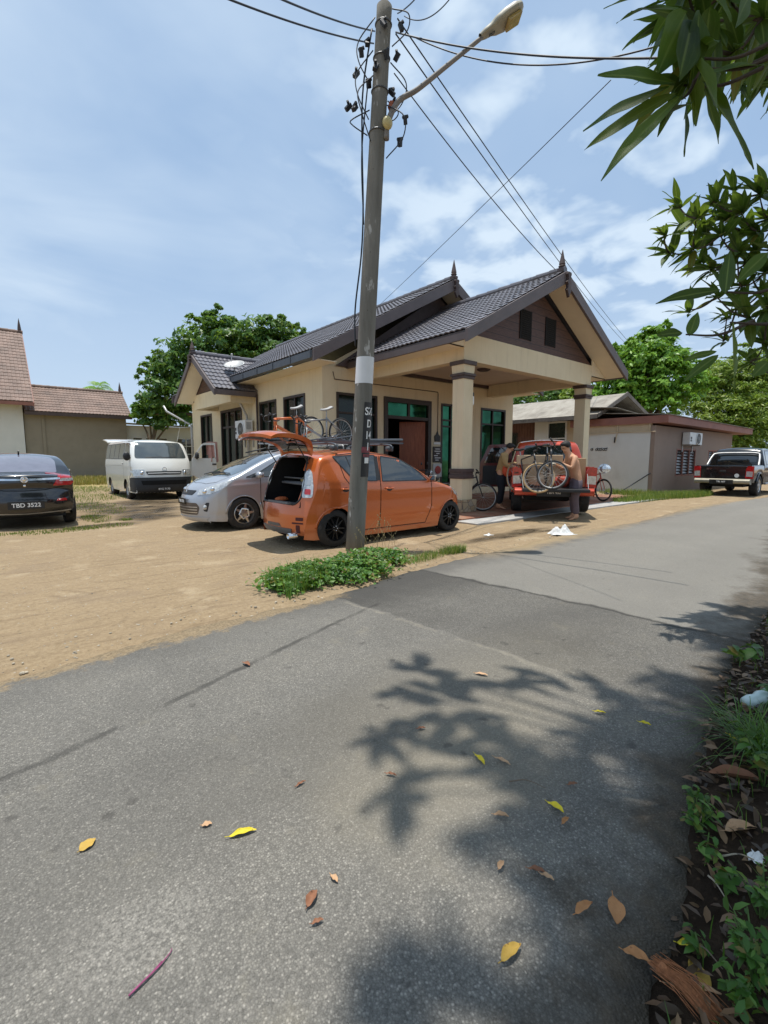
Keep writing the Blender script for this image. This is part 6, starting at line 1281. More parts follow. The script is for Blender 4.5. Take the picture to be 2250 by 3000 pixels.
def person(label, loc, rz, J, shirt, trousers, hands, feet_bare=True, cap=False):
    t = thing('person', label, 'person', loc, rz)
    j = {k: Vector(v) for k, v in J.items()}
    hu = (j['head'] - j['neck']).normalized(); fw = Vector(J['face']).normalized()
    B = {'pelvis': j['pelvis'], 'waist': j['waist'], 'chest': j['chest'], 'neck': j['neck'], 'head0': j['head'] - hu * .05, 'head': j['head'] + hu * .02, 'crown': j['head'] + hu * .085, 'nose': j['head'] + fw * .098 - hu * .018, 'chin': j['head'] + fw * .055 - hu * .085}
    Rd = {'pelvis': (.13, .1), 'waist': (.125, .095), 'chest': (.15, .105), 'neck': .056, 'head0': .066, 'head': .088, 'crown': .06, 'nose': .014, 'chin': .028}
    E = [('pelvis', 'waist'), ('waist', 'chest'), ('chest', 'neck'), ('neck', 'head0'), ('head0', 'head'), ('head', 'crown'), ('head', 'nose'), ('head0', 'chin')]
    for s in 'LR':
        sg = 1 if s == 'L' else -1
        for a, r_ in (('sh', .062), ('el', .042), ('wr', .028), ('kn', .058), ('an', .037)): B[a + s] = j[a + s]; Rd[a + s] = r_
        B['hip' + s] = j['pelvis'] + Vector((0, sg * .09, -.04)); Rd['hip' + s] = .088
        E += [('chest', 'sh' + s), ('sh' + s, 'el' + s), ('el' + s, 'wr' + s), ('pelvis', 'hip' + s), ('hip' + s, 'kn' + s), ('kn' + s, 'an' + s)]
        hd_ = (j['wr' + s] - j['el' + s]).normalized(); B['palm' + s] = j['wr' + s] + hd_ * .06; Rd['palm' + s] = (.04, .018); E.append(('wr' + s, 'palm' + s))
        up = hd_.cross(Vector((0, 1, 0))); up = up.normalized() if up.length > .1 else Vector((0, 0, 1)); lat = hd_.cross(up).normalized()
        for q in range(4):
            n1, n2 = f'f{q}{s}', f'g{q}{s}'; off = lat * (.03 - .02 * q); ln = (.055, .065, .06, .048)[q]
            B[n1] = j['wr' + s] + hd_ * (.09 + ln * .5) + off; B[n2] = B[n1] + (hd_ * .35 - up * .8).normalized() * ln * .6; Rd[n1] = .0095; Rd[n2] = .0075; E += [('palm' + s, n1), (n1, n2)]
        B['th' + s] = j['wr' + s] + hd_ * .05 + lat * .05 - up * .01; Rd['th' + s] = .011; B['tt' + s] = B['th' + s] + (hd_ - up * .6).normalized() * .04; Rd['tt' + s] = .008; E += [('palm' + s, 'th' + s), ('th' + s, 'tt' + s)]
        fd = Vector(J['foot' + s]).normalized(); B['heel' + s] = j['an' + s] - fd * .045 - Vector((0, 0, .045)); B['ball' + s] = j['an' + s] + fd * .12 - Vector((0, 0, .058)); B['toe' + s] = j['an' + s] + fd * .19 - Vector((0, 0, .068))
        Rd['heel' + s] = .033; Rd['ball' + s] = (.042, .026); Rd['toe' + s] = (.036, .015); E += [('an' + s, 'heel' + s), ('an' + s, 'ball' + s), ('ball' + s, 'toe' + s)]
    bd = skin_mesh('body', B, E, Rd, SKIN, t)
    sd_ = hu.cross(fw).normalized()
    for s in (-1, 1):
        MB().blob(j['head'] + fw * .08 + sd_ * s * .034 + hu * .012, .011, 8, 6).build('eye', M['dark'], bd, smooth=True)
    m = MB(); q = Matrix((sd_, fw, hu)).transposed() if False else Matrix([[sd_.x, fw.x, hu.x], [sd_.y, fw.y, hu.y], [sd_.z, fw.z, hu.z]])
    hc = j['head'] + hu * .035 - fw * .018
    m.grid(lambda a, b: hc + q @ Vector((.096 * sin(pi * .7 * b) * cos(2 * pi * a) * (1 + .03 * sin(a * 40)), (.108 * sin(pi * .7 * b) * sin(2 * pi * a)) * (1 + .03 * sin(a * 33)), .098 * cos(pi * .7 * b * (1 - .42 * max(0, sin(2 * pi * a)))))), 24, 10); m.build('hair', HAIR, bd, smooth=True)
    def sub(name, keys, edges, grow, material):
        jj = {k: B[k] if k in B else j[k] for k in keys}; skin_mesh(name, jj, edges, {k: (tuple(v + grow for v in Rd[k]) if hasattr(Rd[k], '__len__') else Rd[k] + grow) for k in keys}, material, t)
    if trousers:
        for s in 'LR': B['cuff' + s] = j['kn' + s].lerp(j['an' + s], .93); Rd['cuff' + s] = .055; Rd['kn' + s] = .066; B['thigh' + s] = B['hip' + s].lerp(j['kn' + s], .45); Rd['thigh' + s] = .085
        B['belt'] = j['pelvis'].lerp(j['waist'], .35); Rd['belt'] = (.13, .105)
        Rd.update({'thighL': .1, 'thighR': .1}); sub('trousers', ['pelvis', 'belt', 'hipL', 'thighL', 'knL', 'cuffL', 'hipR', 'thighR', 'knR', 'cuffR'], [('pelvis', 'belt'), ('pelvis', 'hipL'), ('hipL', 'thighL'), ('thighL', 'knL'), ('knL', 'cuffL'), ('pelvis', 'hipR'), ('hipR', 'thighR'), ('thighR', 'knR'), ('knR', 'cuffR')], .02, trousers)
    if shirt:
        B['hem'] = j['pelvis'].lerp(j['waist'], .1); Rd['hem'] = (.14, .11)
        for s in 'LR': B['slv' + s] = j['el' + s].lerp(j['wr' + s], .75); Rd['slv' + s] = .034
        B['col'] = j['chest'].lerp(j['neck'], .8); Rd['col'] = .062
        sub('jacket', ['waist', 'hem', 'chest', 'col', 'shL', 'elL', 'slvL', 'shR', 'elR', 'slvR'], [('waist', 'hem'), ('waist', 'chest'), ('chest', 'col'), ('chest', 'shL'), ('shL', 'elL'), ('elL', 'slvL'), ('chest', 'shR'), ('shR', 'elR'), ('elR', 'slvR')], .022, shirt)
    if hands:
        for s in 'LR': skin_mesh('glove', {k: B[k + s] for k in ('wr', 'palm', 'f0', 'g0', 'f1', 'g1', 'f2', 'g2', 'f3', 'g3', 'th', 'tt')} if False else {**{'wr': j['wr' + s], 'palm': B['palm' + s], 'th': B['th' + s]}, **{f'f{q}': B[f'f{q}{s}'] for q in range(4)}, **{f'g{q}': B[f'g{q}{s}'] for q in range(4)}}, [('wr', 'palm'), ('palm', 'th')] + [('palm', f'f{q}') for q in range(4)] + [(f'f{q}', f'g{q}') for q in range(4)], {'wr': .036, 'palm': (.046, .025), 'th': .015, **{f'f{q}': .013 for q in range(4)}, **{f'g{q}': .011 for q in range(4)}}, hands, t)
    return t
# shirtless man, seen in profile, leaning over the bicycle
yaw = atan2(.64, -.767)
foot = Vector((9.83, 5.2, .0))
person('shirtless barefoot man in purple-grey trousers leaning over a bicycle at the red pickup', foot, yaw + .12,
       {'pelvis': (-.02, 0, .92), 'waist': (.03, 0, 1.1), 'chest': (.13, 0, 1.31), 'neck': (.21, 0, 1.45), 'head': (.27, 0, 1.585), 'face': (.9, 0, -.45),
        'shL': (.13, .18, 1.37), 'elL': (.24, .24, 1.14), 'wrL': (.42, .12, 1.24), 'shR': (.11, -.18, 1.37), 'elR': (.18, -.25, 1.11), 'wrR': (.4, -.16, 1.2),
        'knL': (.07, .11, .5), 'anL': (.02, .12, .09), 'knR': (.0, -.1, .49), 'anR': (-.06, -.12, .09), 'footL': (1, .15, 0), 'footR': (1, -.2, 0)},
       None, mat('purple_grey_trousers', (.13, .1, .115), .9, var=.12, scale=9), mat('work_gloves', (.6, .56, .45), .9))
p2 = Vector((9.98, 7.3, .06)); yaw2 = atan2(rt.y, rt.x)
person('man in a tan jacket and dark trousers by the open door of the red pickup', p2, yaw2 - .15,
       {'pelvis': (-.02, 0, .92), 'waist': (.01, 0, 1.1), 'chest': (.08, 0, 1.3), 'neck': (.15, 0, 1.43), 'head': (.22, 0, 1.54), 'face': (.85, 0, -.5),
        'shL': (.08, .18, 1.36), 'elL': (.16, .26, 1.12), 'wrL': (.38, .14, 1.14), 'shR': (.06, -.18, 1.36), 'elR': (.1, -.26, 1.1), 'wrR': (.34, -.14, 1.08),
        'knL': (.06, .11, .5), 'anL': (.0, .12, .09), 'knR': (.02, -.11, .5), 'anR': (-.05, -.12, .09), 'footL': (1, .1, 0), 'footR': (1, -.1, 0)},
       mat('tan_jacket', (.4, .26, .11), .85, var=.12, scale=8), mat('dark_navy_trousers', (.014, .016, .022), .9), None)
m = MB(); c = p2 + rt * .12 + Vector((0, 0, 1.0)) - view * .16; m.grid(lambda a, b: c + rt * (.15 * sin(pi * b) * cos(2 * pi * a)) + view * (.09 * sin(pi * b) * sin(2 * pi * a)) + Vector((0, 0, -.17 * cos(pi * b))) + rt * .03 * sin(b * 3), 16, 10); tag(m.build('waist_bag', mat('orange_red_bag', (.65, .09, .03), .7), smooth=True), 'bright orange bag worn at the hip of the man in the tan jacket', 'bag')

# ------------------------------------------------------------------ trees and plants
def leaf_mat(name, stops, trans=.35, rough=.45, mid=None):
    n = NT(name); g = n.node('ShaderNodeNewGeometry'); col = n.ramp(g.outputs['Random Per Island'], stops)
    if mid:
        a = n.node('ShaderNodeAttribute'); a.attribute_name = 'across'; col = n.mix(n.step(a.outputs['Fac'], .16, .02), col, mid)
        col = n.mix(n.math('MULTIPLY', n.step(n.math('FRACT', n.math('ADD', n.math('MULTIPLY', a.outputs['Fac'], 3), n.noise(30, 2))), .3, .1), .15), col, mid)
    n.out(col, rough, 0, None, .45)
    tr = n.node('ShaderNodeBsdfTranslucent'); n.put(tr.inputs[0], n.mix(.5, col, (.3, .45, .03), 'MIX') if trans else col); mx = n.node('ShaderNodeMixShader'); mx.inputs[0].default_value = trans
    o = [q for q in n.n if q.type == 'OUTPUT_MATERIAL'][0]; n.l.new(n.b.outputs[0], mx.inputs[1]); n.l.new(tr.outputs[0], mx.inputs[2]); n.l.new(mx.outputs[0], o.inputs[0]); return n.m
BARK = mat('tree_bark', (.16, .12, .085), .95, var=.35, scale=5, bump=.6, bscale=25)
def leaves_np(C, N, size, rng, aspect=.45, flop=.5):
    """diamond leaves: centres C, rough normals N"""
    k = len(C); N = N + rng.normal(0, flop, (k, 3)); N /= np.linalg.norm(N, axis=1, keepdims=True) + 1e-9
    D = rng.normal(0, 1, (k, 3)); D[:, 2] -= .5; D -= N * (D * N).sum(1, keepdims=True); D /= np.linalg.norm(D, axis=1, keepdims=True) + 1e-9
    Sd = np.cross(N, D); L_ = size * rng.uniform(.65, 1.3, (k, 1)); w_ = L_ * aspect
    V = np.stack([C - D * L_ * .5, C + Sd * w_ * .5 + N * w_ * .12 - D * L_ * .05, C + D * L_ * .5 - N * L_ * .06, C - Sd * w_ * .5 + N * w_ * .12 - D * L_ * .05], 1).reshape(-1, 3)
    return V, np.arange(4 * k).reshape(-1, 4)
def leaves_fine(C, N, size, rng, aspect=.45, flop=.35):
    k = len(C); N = N + rng.normal(0, flop, (k, 3)); N /= np.linalg.norm(N, axis=1, keepdims=True) + 1e-9
    D = rng.normal(0, 1, (k, 3)); D[:, 2] *= .5; D -= N * (D * N).sum(1, keepdims=True); D /= np.linalg.norm(D, axis=1, keepdims=True) + 1e-9
    Sd = np.cross(N, D); L_ = size * rng.uniform(.55, 1.3, (k, 1)); w_ = L_ * aspect * rng.uniform(.8, 1.2, (k, 1)); u = N * L_
    P_ = lambda a, b, c: C + D * L_ * (a - .5) + Sd * w_ * b + u * c
    V = np.stack([P_(0, 0, 0), P_(.3, .48, .07), P_(.68, .4, .05), P_(1, 0, -.12), P_(.68, -.4, .05), P_(.3, -.48, .07), P_(.32, 0, .02), P_(.68, 0, -.02)], 1).reshape(-1, 3)
    q = np.array([[0, 5, 6, 1], [1, 6, 7, 2], [6, 5, 4, 7], [2, 7, 4, 3]]); F = (np.arange(k)[:, None, None] * 8 + q[None]).reshape(-1, 4)
    return V, F
def crown_points(blobs, n, rng, clump=.28, per=42):
    C, N = [], []; tot = sum(b[1] ** 2 for b in blobs)
    for c, r in blobs:
        nc = max(3, int(n * r * r / tot / per))
        d = rng.normal(0, 1, (nc, 3)); d /= np.linalg.norm(d, axis=1, keepdims=True); d[:, 2] = np.where(d[:, 2] < -.45, -d[:, 2], d[:, 2])
        rad = r * rng.uniform(.55, 1.05, (nc, 1)); cc = np.array(c) + d * rad * np.array([1, 1, .85]); cr = clump * r * rng.uniform(.6, 1.3, nc)
        for i in range(nc):
            q = rng.normal(0, 1, (per, 3)); q /= np.linalg.norm(q, axis=1, keepdims=True); q[:, 2] = np.abs(q[:, 2]) * .9 - .25; C.append(cc[i] + q * cr[i] * rng.uniform(.5, 1, (per, 1)) * np.array([1.15, 1.15, .8])); N.append(q * .8 + d[i] * .4 + np.array([0, 0, .5]))
    return np.concatenate(C), np.concatenate(N)
def tree(name, label, base, h, blobs, n, size, material, trunk_r=.25, clump=.28, per=42, seed=1, group=None, aspect=.45):
    rng = np.random.default_rng(seed); t = thing(name, label, 'tree', base, 0, group); b = np.array(base)
    rel = [(np.array(c) - b, r) for c, r in blobs]; m = MB(); top = np.mean([c for c, r in rel], 0)
    m.tube(catmull([(0, 0, -.2), (.1, .05, h * .25), tuple(top * .6), tuple(top)], 6), [trunk_r * (1 - .035 * i) for i in range(19)], 10)
    for c, r in rel: m.tube(catmull([tuple(top * .5), tuple(top * .3 + c * .5), tuple(c)], 5), [trunk_r * .45 * (1 - .075 * i) for i in range(11)], 6)
    m.build('trunk', BARK, t, smooth=True)
    ext = []
    for c, r in rel:
        for _ in range(4): d = rng.normal(0, 1, 3); d[2] = abs(d[2]) * .8; d /= np.linalg.norm(d); ext.append((c + d * r * rng.uniform(.85, 1.2), r * rng.uniform(.22, .42)))
    C, N = crown_points(rel + ext, n, rng, clump, per); V, F = leaves_np(C, N, size, rng, aspect); np_mesh('crown', V, F, material, t)
    return t
LG1 = leaf_mat('dark_green_leaves', [(0, (.025, .08, .018)), (.45, (.06, .16, .034)), (.85, (.13, .26, .055)), (1, (.21, .33, .07))], .36)
LG2 = leaf_mat('bright_green_leaves', [(0, (.06, .165, .012)), (.5, (.15, .33, .025)), (1, (.3, .52, .07))], .35)
LG3 = leaf_mat('olive_green_leaves', [(0, (.075, .14, .02)), (.5, (.2, .31, .04)), (1, (.4, .48, .09))], .42)
def px(x, y, depth): return tuple(cp(x * 1.3562, y * 1.3562, depth))
def gb(x, depth, dz=0): p = cp(x * 1.3562, 1345, depth); return (p.x, p.y, dz)
D1 = 31
tree('broad_tree', 'broad dark green tree rising behind the cream house', gb(500, D1), 9, [(px(390, 800, D1), 2.0), (px(355, 860, D1 - 1), 1.5), (px(445, 755, D1), 2.1), (px(525, 745, D1), 2.2), (px(590, 760, D1), 1.9), (px(515, 815, D1 + 1), 2.8), (px(615, 745, D1 + 1), 1.4), (px(345, 820, D1 + .5), 1.4), (px(420, 860, D1), 2.4), (px(330, 895, D1 + .3), 1.1), (px(650, 760, D1 + 2), 1.6), (px(485, 715, D1), 1.3), (px(595, 715, D1), 1.05), (px(560, 745, D1), 1.2), (px(455, 830, D1 + .5), 2.6), (px(400, 905, D1 + 1), 1.9), (px(560, 790, D1 + 1), 2.2), (px(350, 900, D1 + 1), 1.5)], 30000, .36, LG1, .4, clump=.3, seed=3, per=36)
tree('shrubby_tree', 'low bright shrubby tree between the low white building and the cream house', gb(315, 33), 3, [(px(320, 900, 33), 1.1), (px(350, 890, 33), 1.2), (px(300, 905, 33.4), .8), (px(385, 900, 34), 1.2)], 5000, .3, LG2, .2, seed=5)
D2 = 30
tree('round_tree', 'bright green leafy tree behind the annex, right of the porch gable', gb(1400, D2), 8, [(px(1400, 760, D2), 1.5), (px(1360, 800, D2), 1.5), (px(1440, 800, D2), 1.6), (px(1390, 835, D2 - .5), 2.0), (px(1330, 850, D2), 1.5), (px(1460, 860, D2), 1.6), (px(1410, 890, D2 - .6), 1.7), (px(1310, 880, D2), 1.2), (px(1485, 810, D2 + 1), 1.0), (px(1405, 740, D2), 1.1), (px(1425, 732, D2), .8), (px(1340, 830, D2 - 1), 1.1), (px(1400, 800, D2 - .5), 2.0), (px(1350, 890, D2), 1.8)], 27000, .33, LG2, .35, clump=.3, seed=11, per=34)
tree('loose_tree', 'olive green feathery tree beside the road at the right edge', gb(1590, 34), 8, [(px(1600, 800, 34), 1.7), (px(1550, 815, 34), 1.4), (px(1650, 805, 34), 1.8), (px(1530, 850, 34), 1.8), (px(1590, 840, 34), 1.9), (px(1640, 850, 34), 2.0), (px(1560, 900, 33), 2.1), (px(1620, 920, 33), 2.2), (px(1660, 960, 33), 2.0), (px(1510, 900, 34), 1.5), (px(1645, 1000, 33), 1.5), (px(1700, 880, 34), 2.6), (px(1560, 860, 34.5), 2.2), (px(1600, 960, 33.5), 2.4), (px(1540, 940, 34), 1.8), (px(1650, 910, 34.5), 2.4), (px(1500, 860, 34.5), 1.5), (px(1640, 860, 33.5), 2.2)], 56000, .27, LG3, .3, clump=.34, seed=13, per=50, aspect=.3)
tree('loose_tree', 'darker olive tree behind the black pickup at the right edge', gb(1650, 38), 6, [(px(1640, 960, 38), 2.0), (px(1670, 1010, 38), 1.8), (px(1700, 960, 38), 2.5), (px(1610, 1000, 39), 1.3), (px(1640, 900, 39), 2.5)], 12000, .3, LG1, .3, seed=15, aspect=.35)
for i, (lab, x, y, d, r, mt) in enumerate((('dark tree showing under the porch roof behind the old house', 1215, 860, 40, 1.9, LG1), ('pale green tree showing under the porch beam beside the far column', 1255, 858, 38, 1.6, LG3), ('bluish green far tree at the corner of the porch wall', 1140, 868, 48, 2.0, LG1))):
    tree('background_tree', lab, gb(x, d), 6, [(px(x, y, d), r), (px(x - 25, y + 12, d), r * .8), (px(x + 25, y + 10, d), r * .8), (px(x, y + 40, d), r * 1.1)], 7000, .3, mt, .25, seed=20 + i)
# coconut palm
t = thing('coconut_palm', 'coconut palm rising behind the grey plaster house', 'palm tree', gb(212, 52)); c = Vector(px(212, 838, 52)) - t.location; m = MB(); m.tube(catmull([(0, 0, 0), (.3, .2, c.z * .5), tuple(c)], 6), .16, 8); m.build('trunk', BARK, t, smooth=True)
rr = random.Random(9); V = []; F = []
for i in range(20):
    A = 2 * pi * i / 20 + rr.uniform(-.2, .2); el = rr.uniform(.1, 1.2); Lf = rr.uniform(2.2, 3.0); pts = []
    for k in range(15): s = k / 14; pts.append(c + Vector((cos(A) * cos(el) * Lf * s, sin(A) * cos(el) * Lf * s, sin(el) * Lf * s - 1.6 * s * s * (1 + .3 * cos(el)))))
    for k in range(2, 14):
        d_ = (pts[k + 1] - pts[k]).normalized(); sd_ = d_.cross(Vector((0, 0, 1))).normalized()
        for s in (-1, 1):
            tip = pts[k] + sd_ * s * .75 * sin(pi * (k + 1) / 16) + d_ * .3 - Vector((0, 0, .25)); b = len(V); V += [tuple(pts[k]), tuple(pts[k] + d_ * .1), tuple(tip), tuple(tip - d_ * .02)]; F.append((b, b + 1, b + 2, b + 3))
np_mesh('crown', V, F, LG2, t)

# mango tree that overhangs the road: trunk out of view to the right, whorls of long leaves
MG = leaf_mat('mango_leaves', [(0, (.016, .045, .008)), (.45, (.032, .08, .013)), (.8, (.06, .12, .02)), (.96, (.095, .14, .025)), (1, (.2, .12, .03))], .3, .55, (.14, .2, .05))
LV, LF, LA = [], [], []
def mleaf(base, d, up, L_, w_, droop=.25, roll=0.0, wave=.02, ns=10):
    base, d = Vector(base), Vector(d).normalized(); sd_ = d.cross(Vector(up)); sd_ = sd_.normalized() if sd_.length > .05 else d.orthogonal().normalized()
    n_ = sd_.cross(d); sd2 = sd_ * cos(roll) + n_ * sin(roll); n_ = sd2.cross(d).normalized() * -1 if False else d.cross(sd2) * -1; b0_ = len(LV); pos = base.copy(); dd = d.copy(); ph = random.uniform(0, 6)
    for i in range(ns + 1):
        s = i / ns; ww = w_ * .5 * (sin(pi * min(1, s * 1.02) ** .85) ** .8 if 0 < s < 1 else .03) * (1 - .15 * s)
        for k in (-2, -1, 0, 1, 2):
            q = k / 2; LV.append(tuple(pos + sd2 * ww * q + n_ * (abs(q) * ww * .22 + wave * w_ * 2.2 * abs(q) * sin(s * 11 + ph + q)))); LA.append(abs(q))
        dd = (dd + Vector((0, 0, -droop / ns * 2 * s))).normalized(); pos = pos + dd * L_ / ns
    for i in range(ns):
        for k in range(4): a = b0_ + i * 5 + k; LF.append((a, a + 5, a + 6, a + 1))
def whorl(c, ax, n_, L_, rng, spread=1.0, droop=.5, ns=10):
    c = Vector(c); ax = Vector(ax).normalized(); o1 = ax.orthogonal().normalized(); o2 = ax.cross(o1)
    for i in range(n_):
        A = 2.4 * i + rng.uniform(-.3, .3); f = rng.uniform(.35, 1.25) * spread; d = ax * cos(f) + (o1 * cos(A) + o2 * sin(A)) * sin(f); l = L_ * rng.uniform(.45, 1.25)
        mleaf(c - ax * .05 * rng.random(), d, (0, 0, 1), l, l * rng.uniform(.24, .32), droop * rng.uniform(.4, 1.3), rng.uniform(-.5, .5), ns=ns)
rng = random.Random(21); twigs = []
def leaf_px(bp, tp, depth, w_, dt=0, droop=.15, roll=0):
    a = cp(*bp, depth); b = cp(*tp, depth + dt); L_ = (b - a).length; mleaf(a, (b - a) + Vector((0, 0, L_ * droop * .4)), -view + Vector((0, 0, .8)), L_ * 1.02, w_, droop, roll)
# near whorl: the large leaves in front of the sky
for bp, tp, w_, dt, rl in (((1975, 245), (1755, 226), .06, -.05, .3), ((1960, 255), (1714, 386), .05, .05, 0), ((1985, 270), (1718, 442), .05, .1, .2), ((1990, 285), (1768, 530), .052, -.05, -.2), ((2010, 290), (1840, 315), .05, .2, 0), ((2010, 300), (2004, 458), .045, .1, .3), ((2040, 190), (2110, 350), .1, -.1, .9), ((2060, 240), (2200, 496), .085, -.12, .8), ((2065, 260), (2105, 420), .05, .1, .4), ((2080, 215), (2255, 195), .055, .05, .2), ((2000, 60), (1905, 150), .08, .1, .5), ((2010, 40), (1930, 215), .1, -.05, .6), ((2030, 60), (1990, 240), .085, -.1, .5), ((2050, 30), (2030, 230), .08, .0, .5), ((1990, 30), (1850, 35), .05, .1, 0), ((1960, 0), (1808, 70), .045, .15, 0), ((1940, -20), (1770, 30), .045, .2, 0), ((2080, 20), (2060, 200), .07, .15, .3), ((2200, -20), (2155, 85), .05, -.1, .8), ((1990, 280), (1900, 390), .045, .15, .2), ((2030, 300), (1930, 360), .05, .2, .2)):
    leaf_px(bp, tp, 1.62, w_ * 1.32, dt, .22, rl)
for x, y, d, n_, L_ in ((1995, 250, 1.75, 7, .2), (2060, 90, 1.85, 10, .24), (1960, 70, 2.1, 10, .2), (2150, 60, 2.3, 12, .24), (2240, 30, 2.3, 12, .24), (2200, 140, 2.6, 12, .22), (2290, 120, 2.5, 12, .24), (2120, 0, 2.6, 12, .24), (2230, 210, 2.9, 10, .2), (2320, 10, 2.4, 12, .24), (2180, 100, 3.2, 14, .22), (2250, 90, 3.3, 14, .22), (2300, 200, 3.0, 12, .22), (2120, 150, 3.1, 12, .2), (2080, 60, 3.3, 12, .2), (2330, 260, 2.8, 10, .22), (2100, 60, 3.6, 16, .24), (2160, 20, 3.7, 16, .24), (2220, 60, 3.7, 16, .24), (2260, 150, 3.7, 16, .24), (2190, 190, 3.5, 14, .22), (2130, 90, 3.8, 16, .24), (2240, 240, 3.4, 12, .2), (2070, 20, 3.4, 14, .22), (2030, 20, 2.4, 12, .22), (2290, 60, 3.6, 16, .24), (2170, 250, 3.3, 9, .18), (2090, 190, 2.2, 9, .2), (2140, 160, 1.9, 9, .22), (2230, 60, 1.9, 10, .24), (2120, -20, 1.9, 12, .26), (2010, -40, 1.8, 12, .24), (2030, 170, 1.7, 8, .24)):
    p = cp(x, y, d); whorl(p, (-.4, .3, -.35), n_, L_, rng, 1.1, .7); twigs.append(p)
# smaller whorls lower down
for x, y, d, n_, L_ in ((1945, 690, 3.3, 11, .2), (1985, 600, 3.4, 10, .19), (2040, 640, 3.3, 12, .2), (2090, 590, 3.4, 11, .19), (2110, 690, 3.2, 12, .2), (2170, 620, 3.3, 12, .2), (2225, 570, 3.4, 12, .2), (2030, 730, 3.4, 12, .2), (2080, 790, 3.3, 12, .2), (2160, 740, 3.2, 12, .2), (2220, 680, 3.3, 13, .2), (2240, 800, 3.2, 13, .2), (2170, 840, 3.3, 12, .2), (2100, 870, 3.2, 10, .19), (2190, 930, 3.2, 11, .2), (2250, 900, 3.1, 12, .2), (2240, 1010, 3.2, 10, .2), (2200, 1060, 3.4, 8, .2), (2130, 930, 3.5, 9, .18), (2010, 910, 3.3, 6, .17), (2120, 1000, 3.6, 7, .18), (2280, 740, 3.2, 14, .22), (2290, 630, 3.2, 14, .22), (2300, 1100, 3.2, 10, .2), (1960, 740, 3.5, 9, .18), (2190, 770, 3.6, 14, .2), (2130, 640, 3.6, 14, .2), (2230, 860, 3.6, 14, .2), (2060, 680, 3.7, 12, .19), (2150, 560, 3.5, 9, .18), (2250, 640, 3.6, 14, .2), (2210, 730, 3.5, 14, .2), (2130, 790, 3.6, 13, .2), (2260, 950, 3.4, 13, .2), (2160, 900, 3.6, 12, .2), (2050, 770, 3.7, 12, .19), (2080, 720, 3.8, 12, .19), (2180, 680, 3.8, 14, .2), (2240, 560, 3.8, 12, .2), (2270, 850, 3.8, 14, .2), (2000, 660, 3.6, 10, .19), (2110, 620, 3.7, 12, .19), (2280, 1030, 3.5, 12, .2)):
    p = cp(x, y, d); whorl(p, Vector((-.75, .3, .15 + rng.uniform(-.3, .3))), n_, L_ * 1.02, rng, 1.0, .4); twigs.append(p)
for bp, tp, w_, d, rl in (((2110, 850), (1925, 892), .05, 1.9, .2), ((2125, 860), (2140, 735), .05, 1.8, .7), ((2145, 945), (2150, 1135), .075, 1.45, .9), ((2000, 975), (1925, 985), .045, 2.1, .2), ((2020, 985), (2045, 915), .045, 2.1, .4), ((2105, 1040), (2005, 1120), .04, 2.0, .1), ((2250, 740), (2160, 830), .05, 1.8, .3), ((2250, 1060), (2205, 1105), .05, 2.0, .3), ((2100, 1030), (2000, 1060), .035, 2.3, .2)):
    leaf_px(bp, tp, d, w_ * 1.15, 0, .2, rl)
twigs += [cp(2120, 855, 1.9), cp(2140, 945, 1.5), cp(2010, 980, 2.1), cp(2000, 290, 1.65), cp(2050, 200, 1.65)]
# canopy over the shaded half of the road
mang = Vector((4.4, -2.6, 0)); nvis = len(twigs); nvert_vis = len(LV)
def inview(p, mg=330):
    v = p - Vector((0, 0, 1.33)); dpt = v.dot(view) * cos(radians(6.44)) - v.z * sin(radians(6.44))
    if dpt < .05: return False
    x = 1125 + 1374 * v.dot(rt) / dpt; y = 1500 - 1374 * (v.dot(view) * sin(radians(6.44)) + v.z * cos(radians(6.44))) / dpt
    return -mg < x < 2250 + mg and y > -mg
spots = [(1.35, 1.62), (1.72, 1.85), (1.98, 2.02), (2.5, 1.46), (2.32, 1.52), (1.5, 1.35), (1.7, 1.5), (2.1, 1.7), (1.15, 1.3), (1.9, 1.75), (1.55, 1.62), (1.8, 1.3), (2.65, 1.2)]
cand = [(u, v, 8.0) for u, v in spots]
for i in range(900):
    u = rng.uniform(.62, 6.8); lim = 1.2 - .42 * max(0, 1.35 - u) - .13 * max(0, u - 1.9) + .14 * sin(u * 5)
    v = rng.uniform(-2.2, lim)
    if v > lim - .35 and rng.random() < .4: continue
    cand.append((u, v, rng.uniform(8.0, 12.5)))
for i in range(420):
    u = rng.uniform(1.2, 6.0); v = rng.uniform(-1.2, min(.75, .35 + .25 * u)) ; cand.append((u, v, rng.uniform(8.0, 12.5)))
for u, v, z in cand:
    for k in range(5):
        p = Vector((u - .03 * z, v + .063 * z, z))
        if not inview(p): break
        z += .6
    else: continue
    whorl(p, (rng.uniform(-.6, .6), rng.uniform(-.6, .6), -.1), rng.randint(10, 15), .27, rng, 1.35, .5, ns=5); twigs.append(p)
for i in range(420):          # unseen low whorls added beside and behind the viewer to block sky light
    p = Vector((rng.uniform(-.5, 8), rng.uniform(-5.5, -.35), rng.uniform(2.9, 6.2)))
    if inview(p, 260): continue
    whorl(p, (rng.uniform(-.6, .6), rng.uniform(-.6, .6), -.1), rng.randint(10, 15), .27, rng, 1.35, .5, ns=4); twigs.append(p)
mt = thing('mango_tree', 'mango tree with long drooping leaves overhanging the road from the right', 'tree', mang)
o = np_mesh('crown', np.array(LV) - np.array(mang), LF, MG, mt, smooth=True); at = o.data.attributes.new('across', 'FLOAT', 'POINT'); at.data.foreach_set('value', np.array(LA, np.float32))
m = MB(); fork_ = Vector((0, 0, 2.1)); m.tube(catmull([(0, 0, -.1), (.05, .05, 1.0), tuple(fork_)], 6), [.26 - .006 * i for i in range(13)], 12)
limbs = []
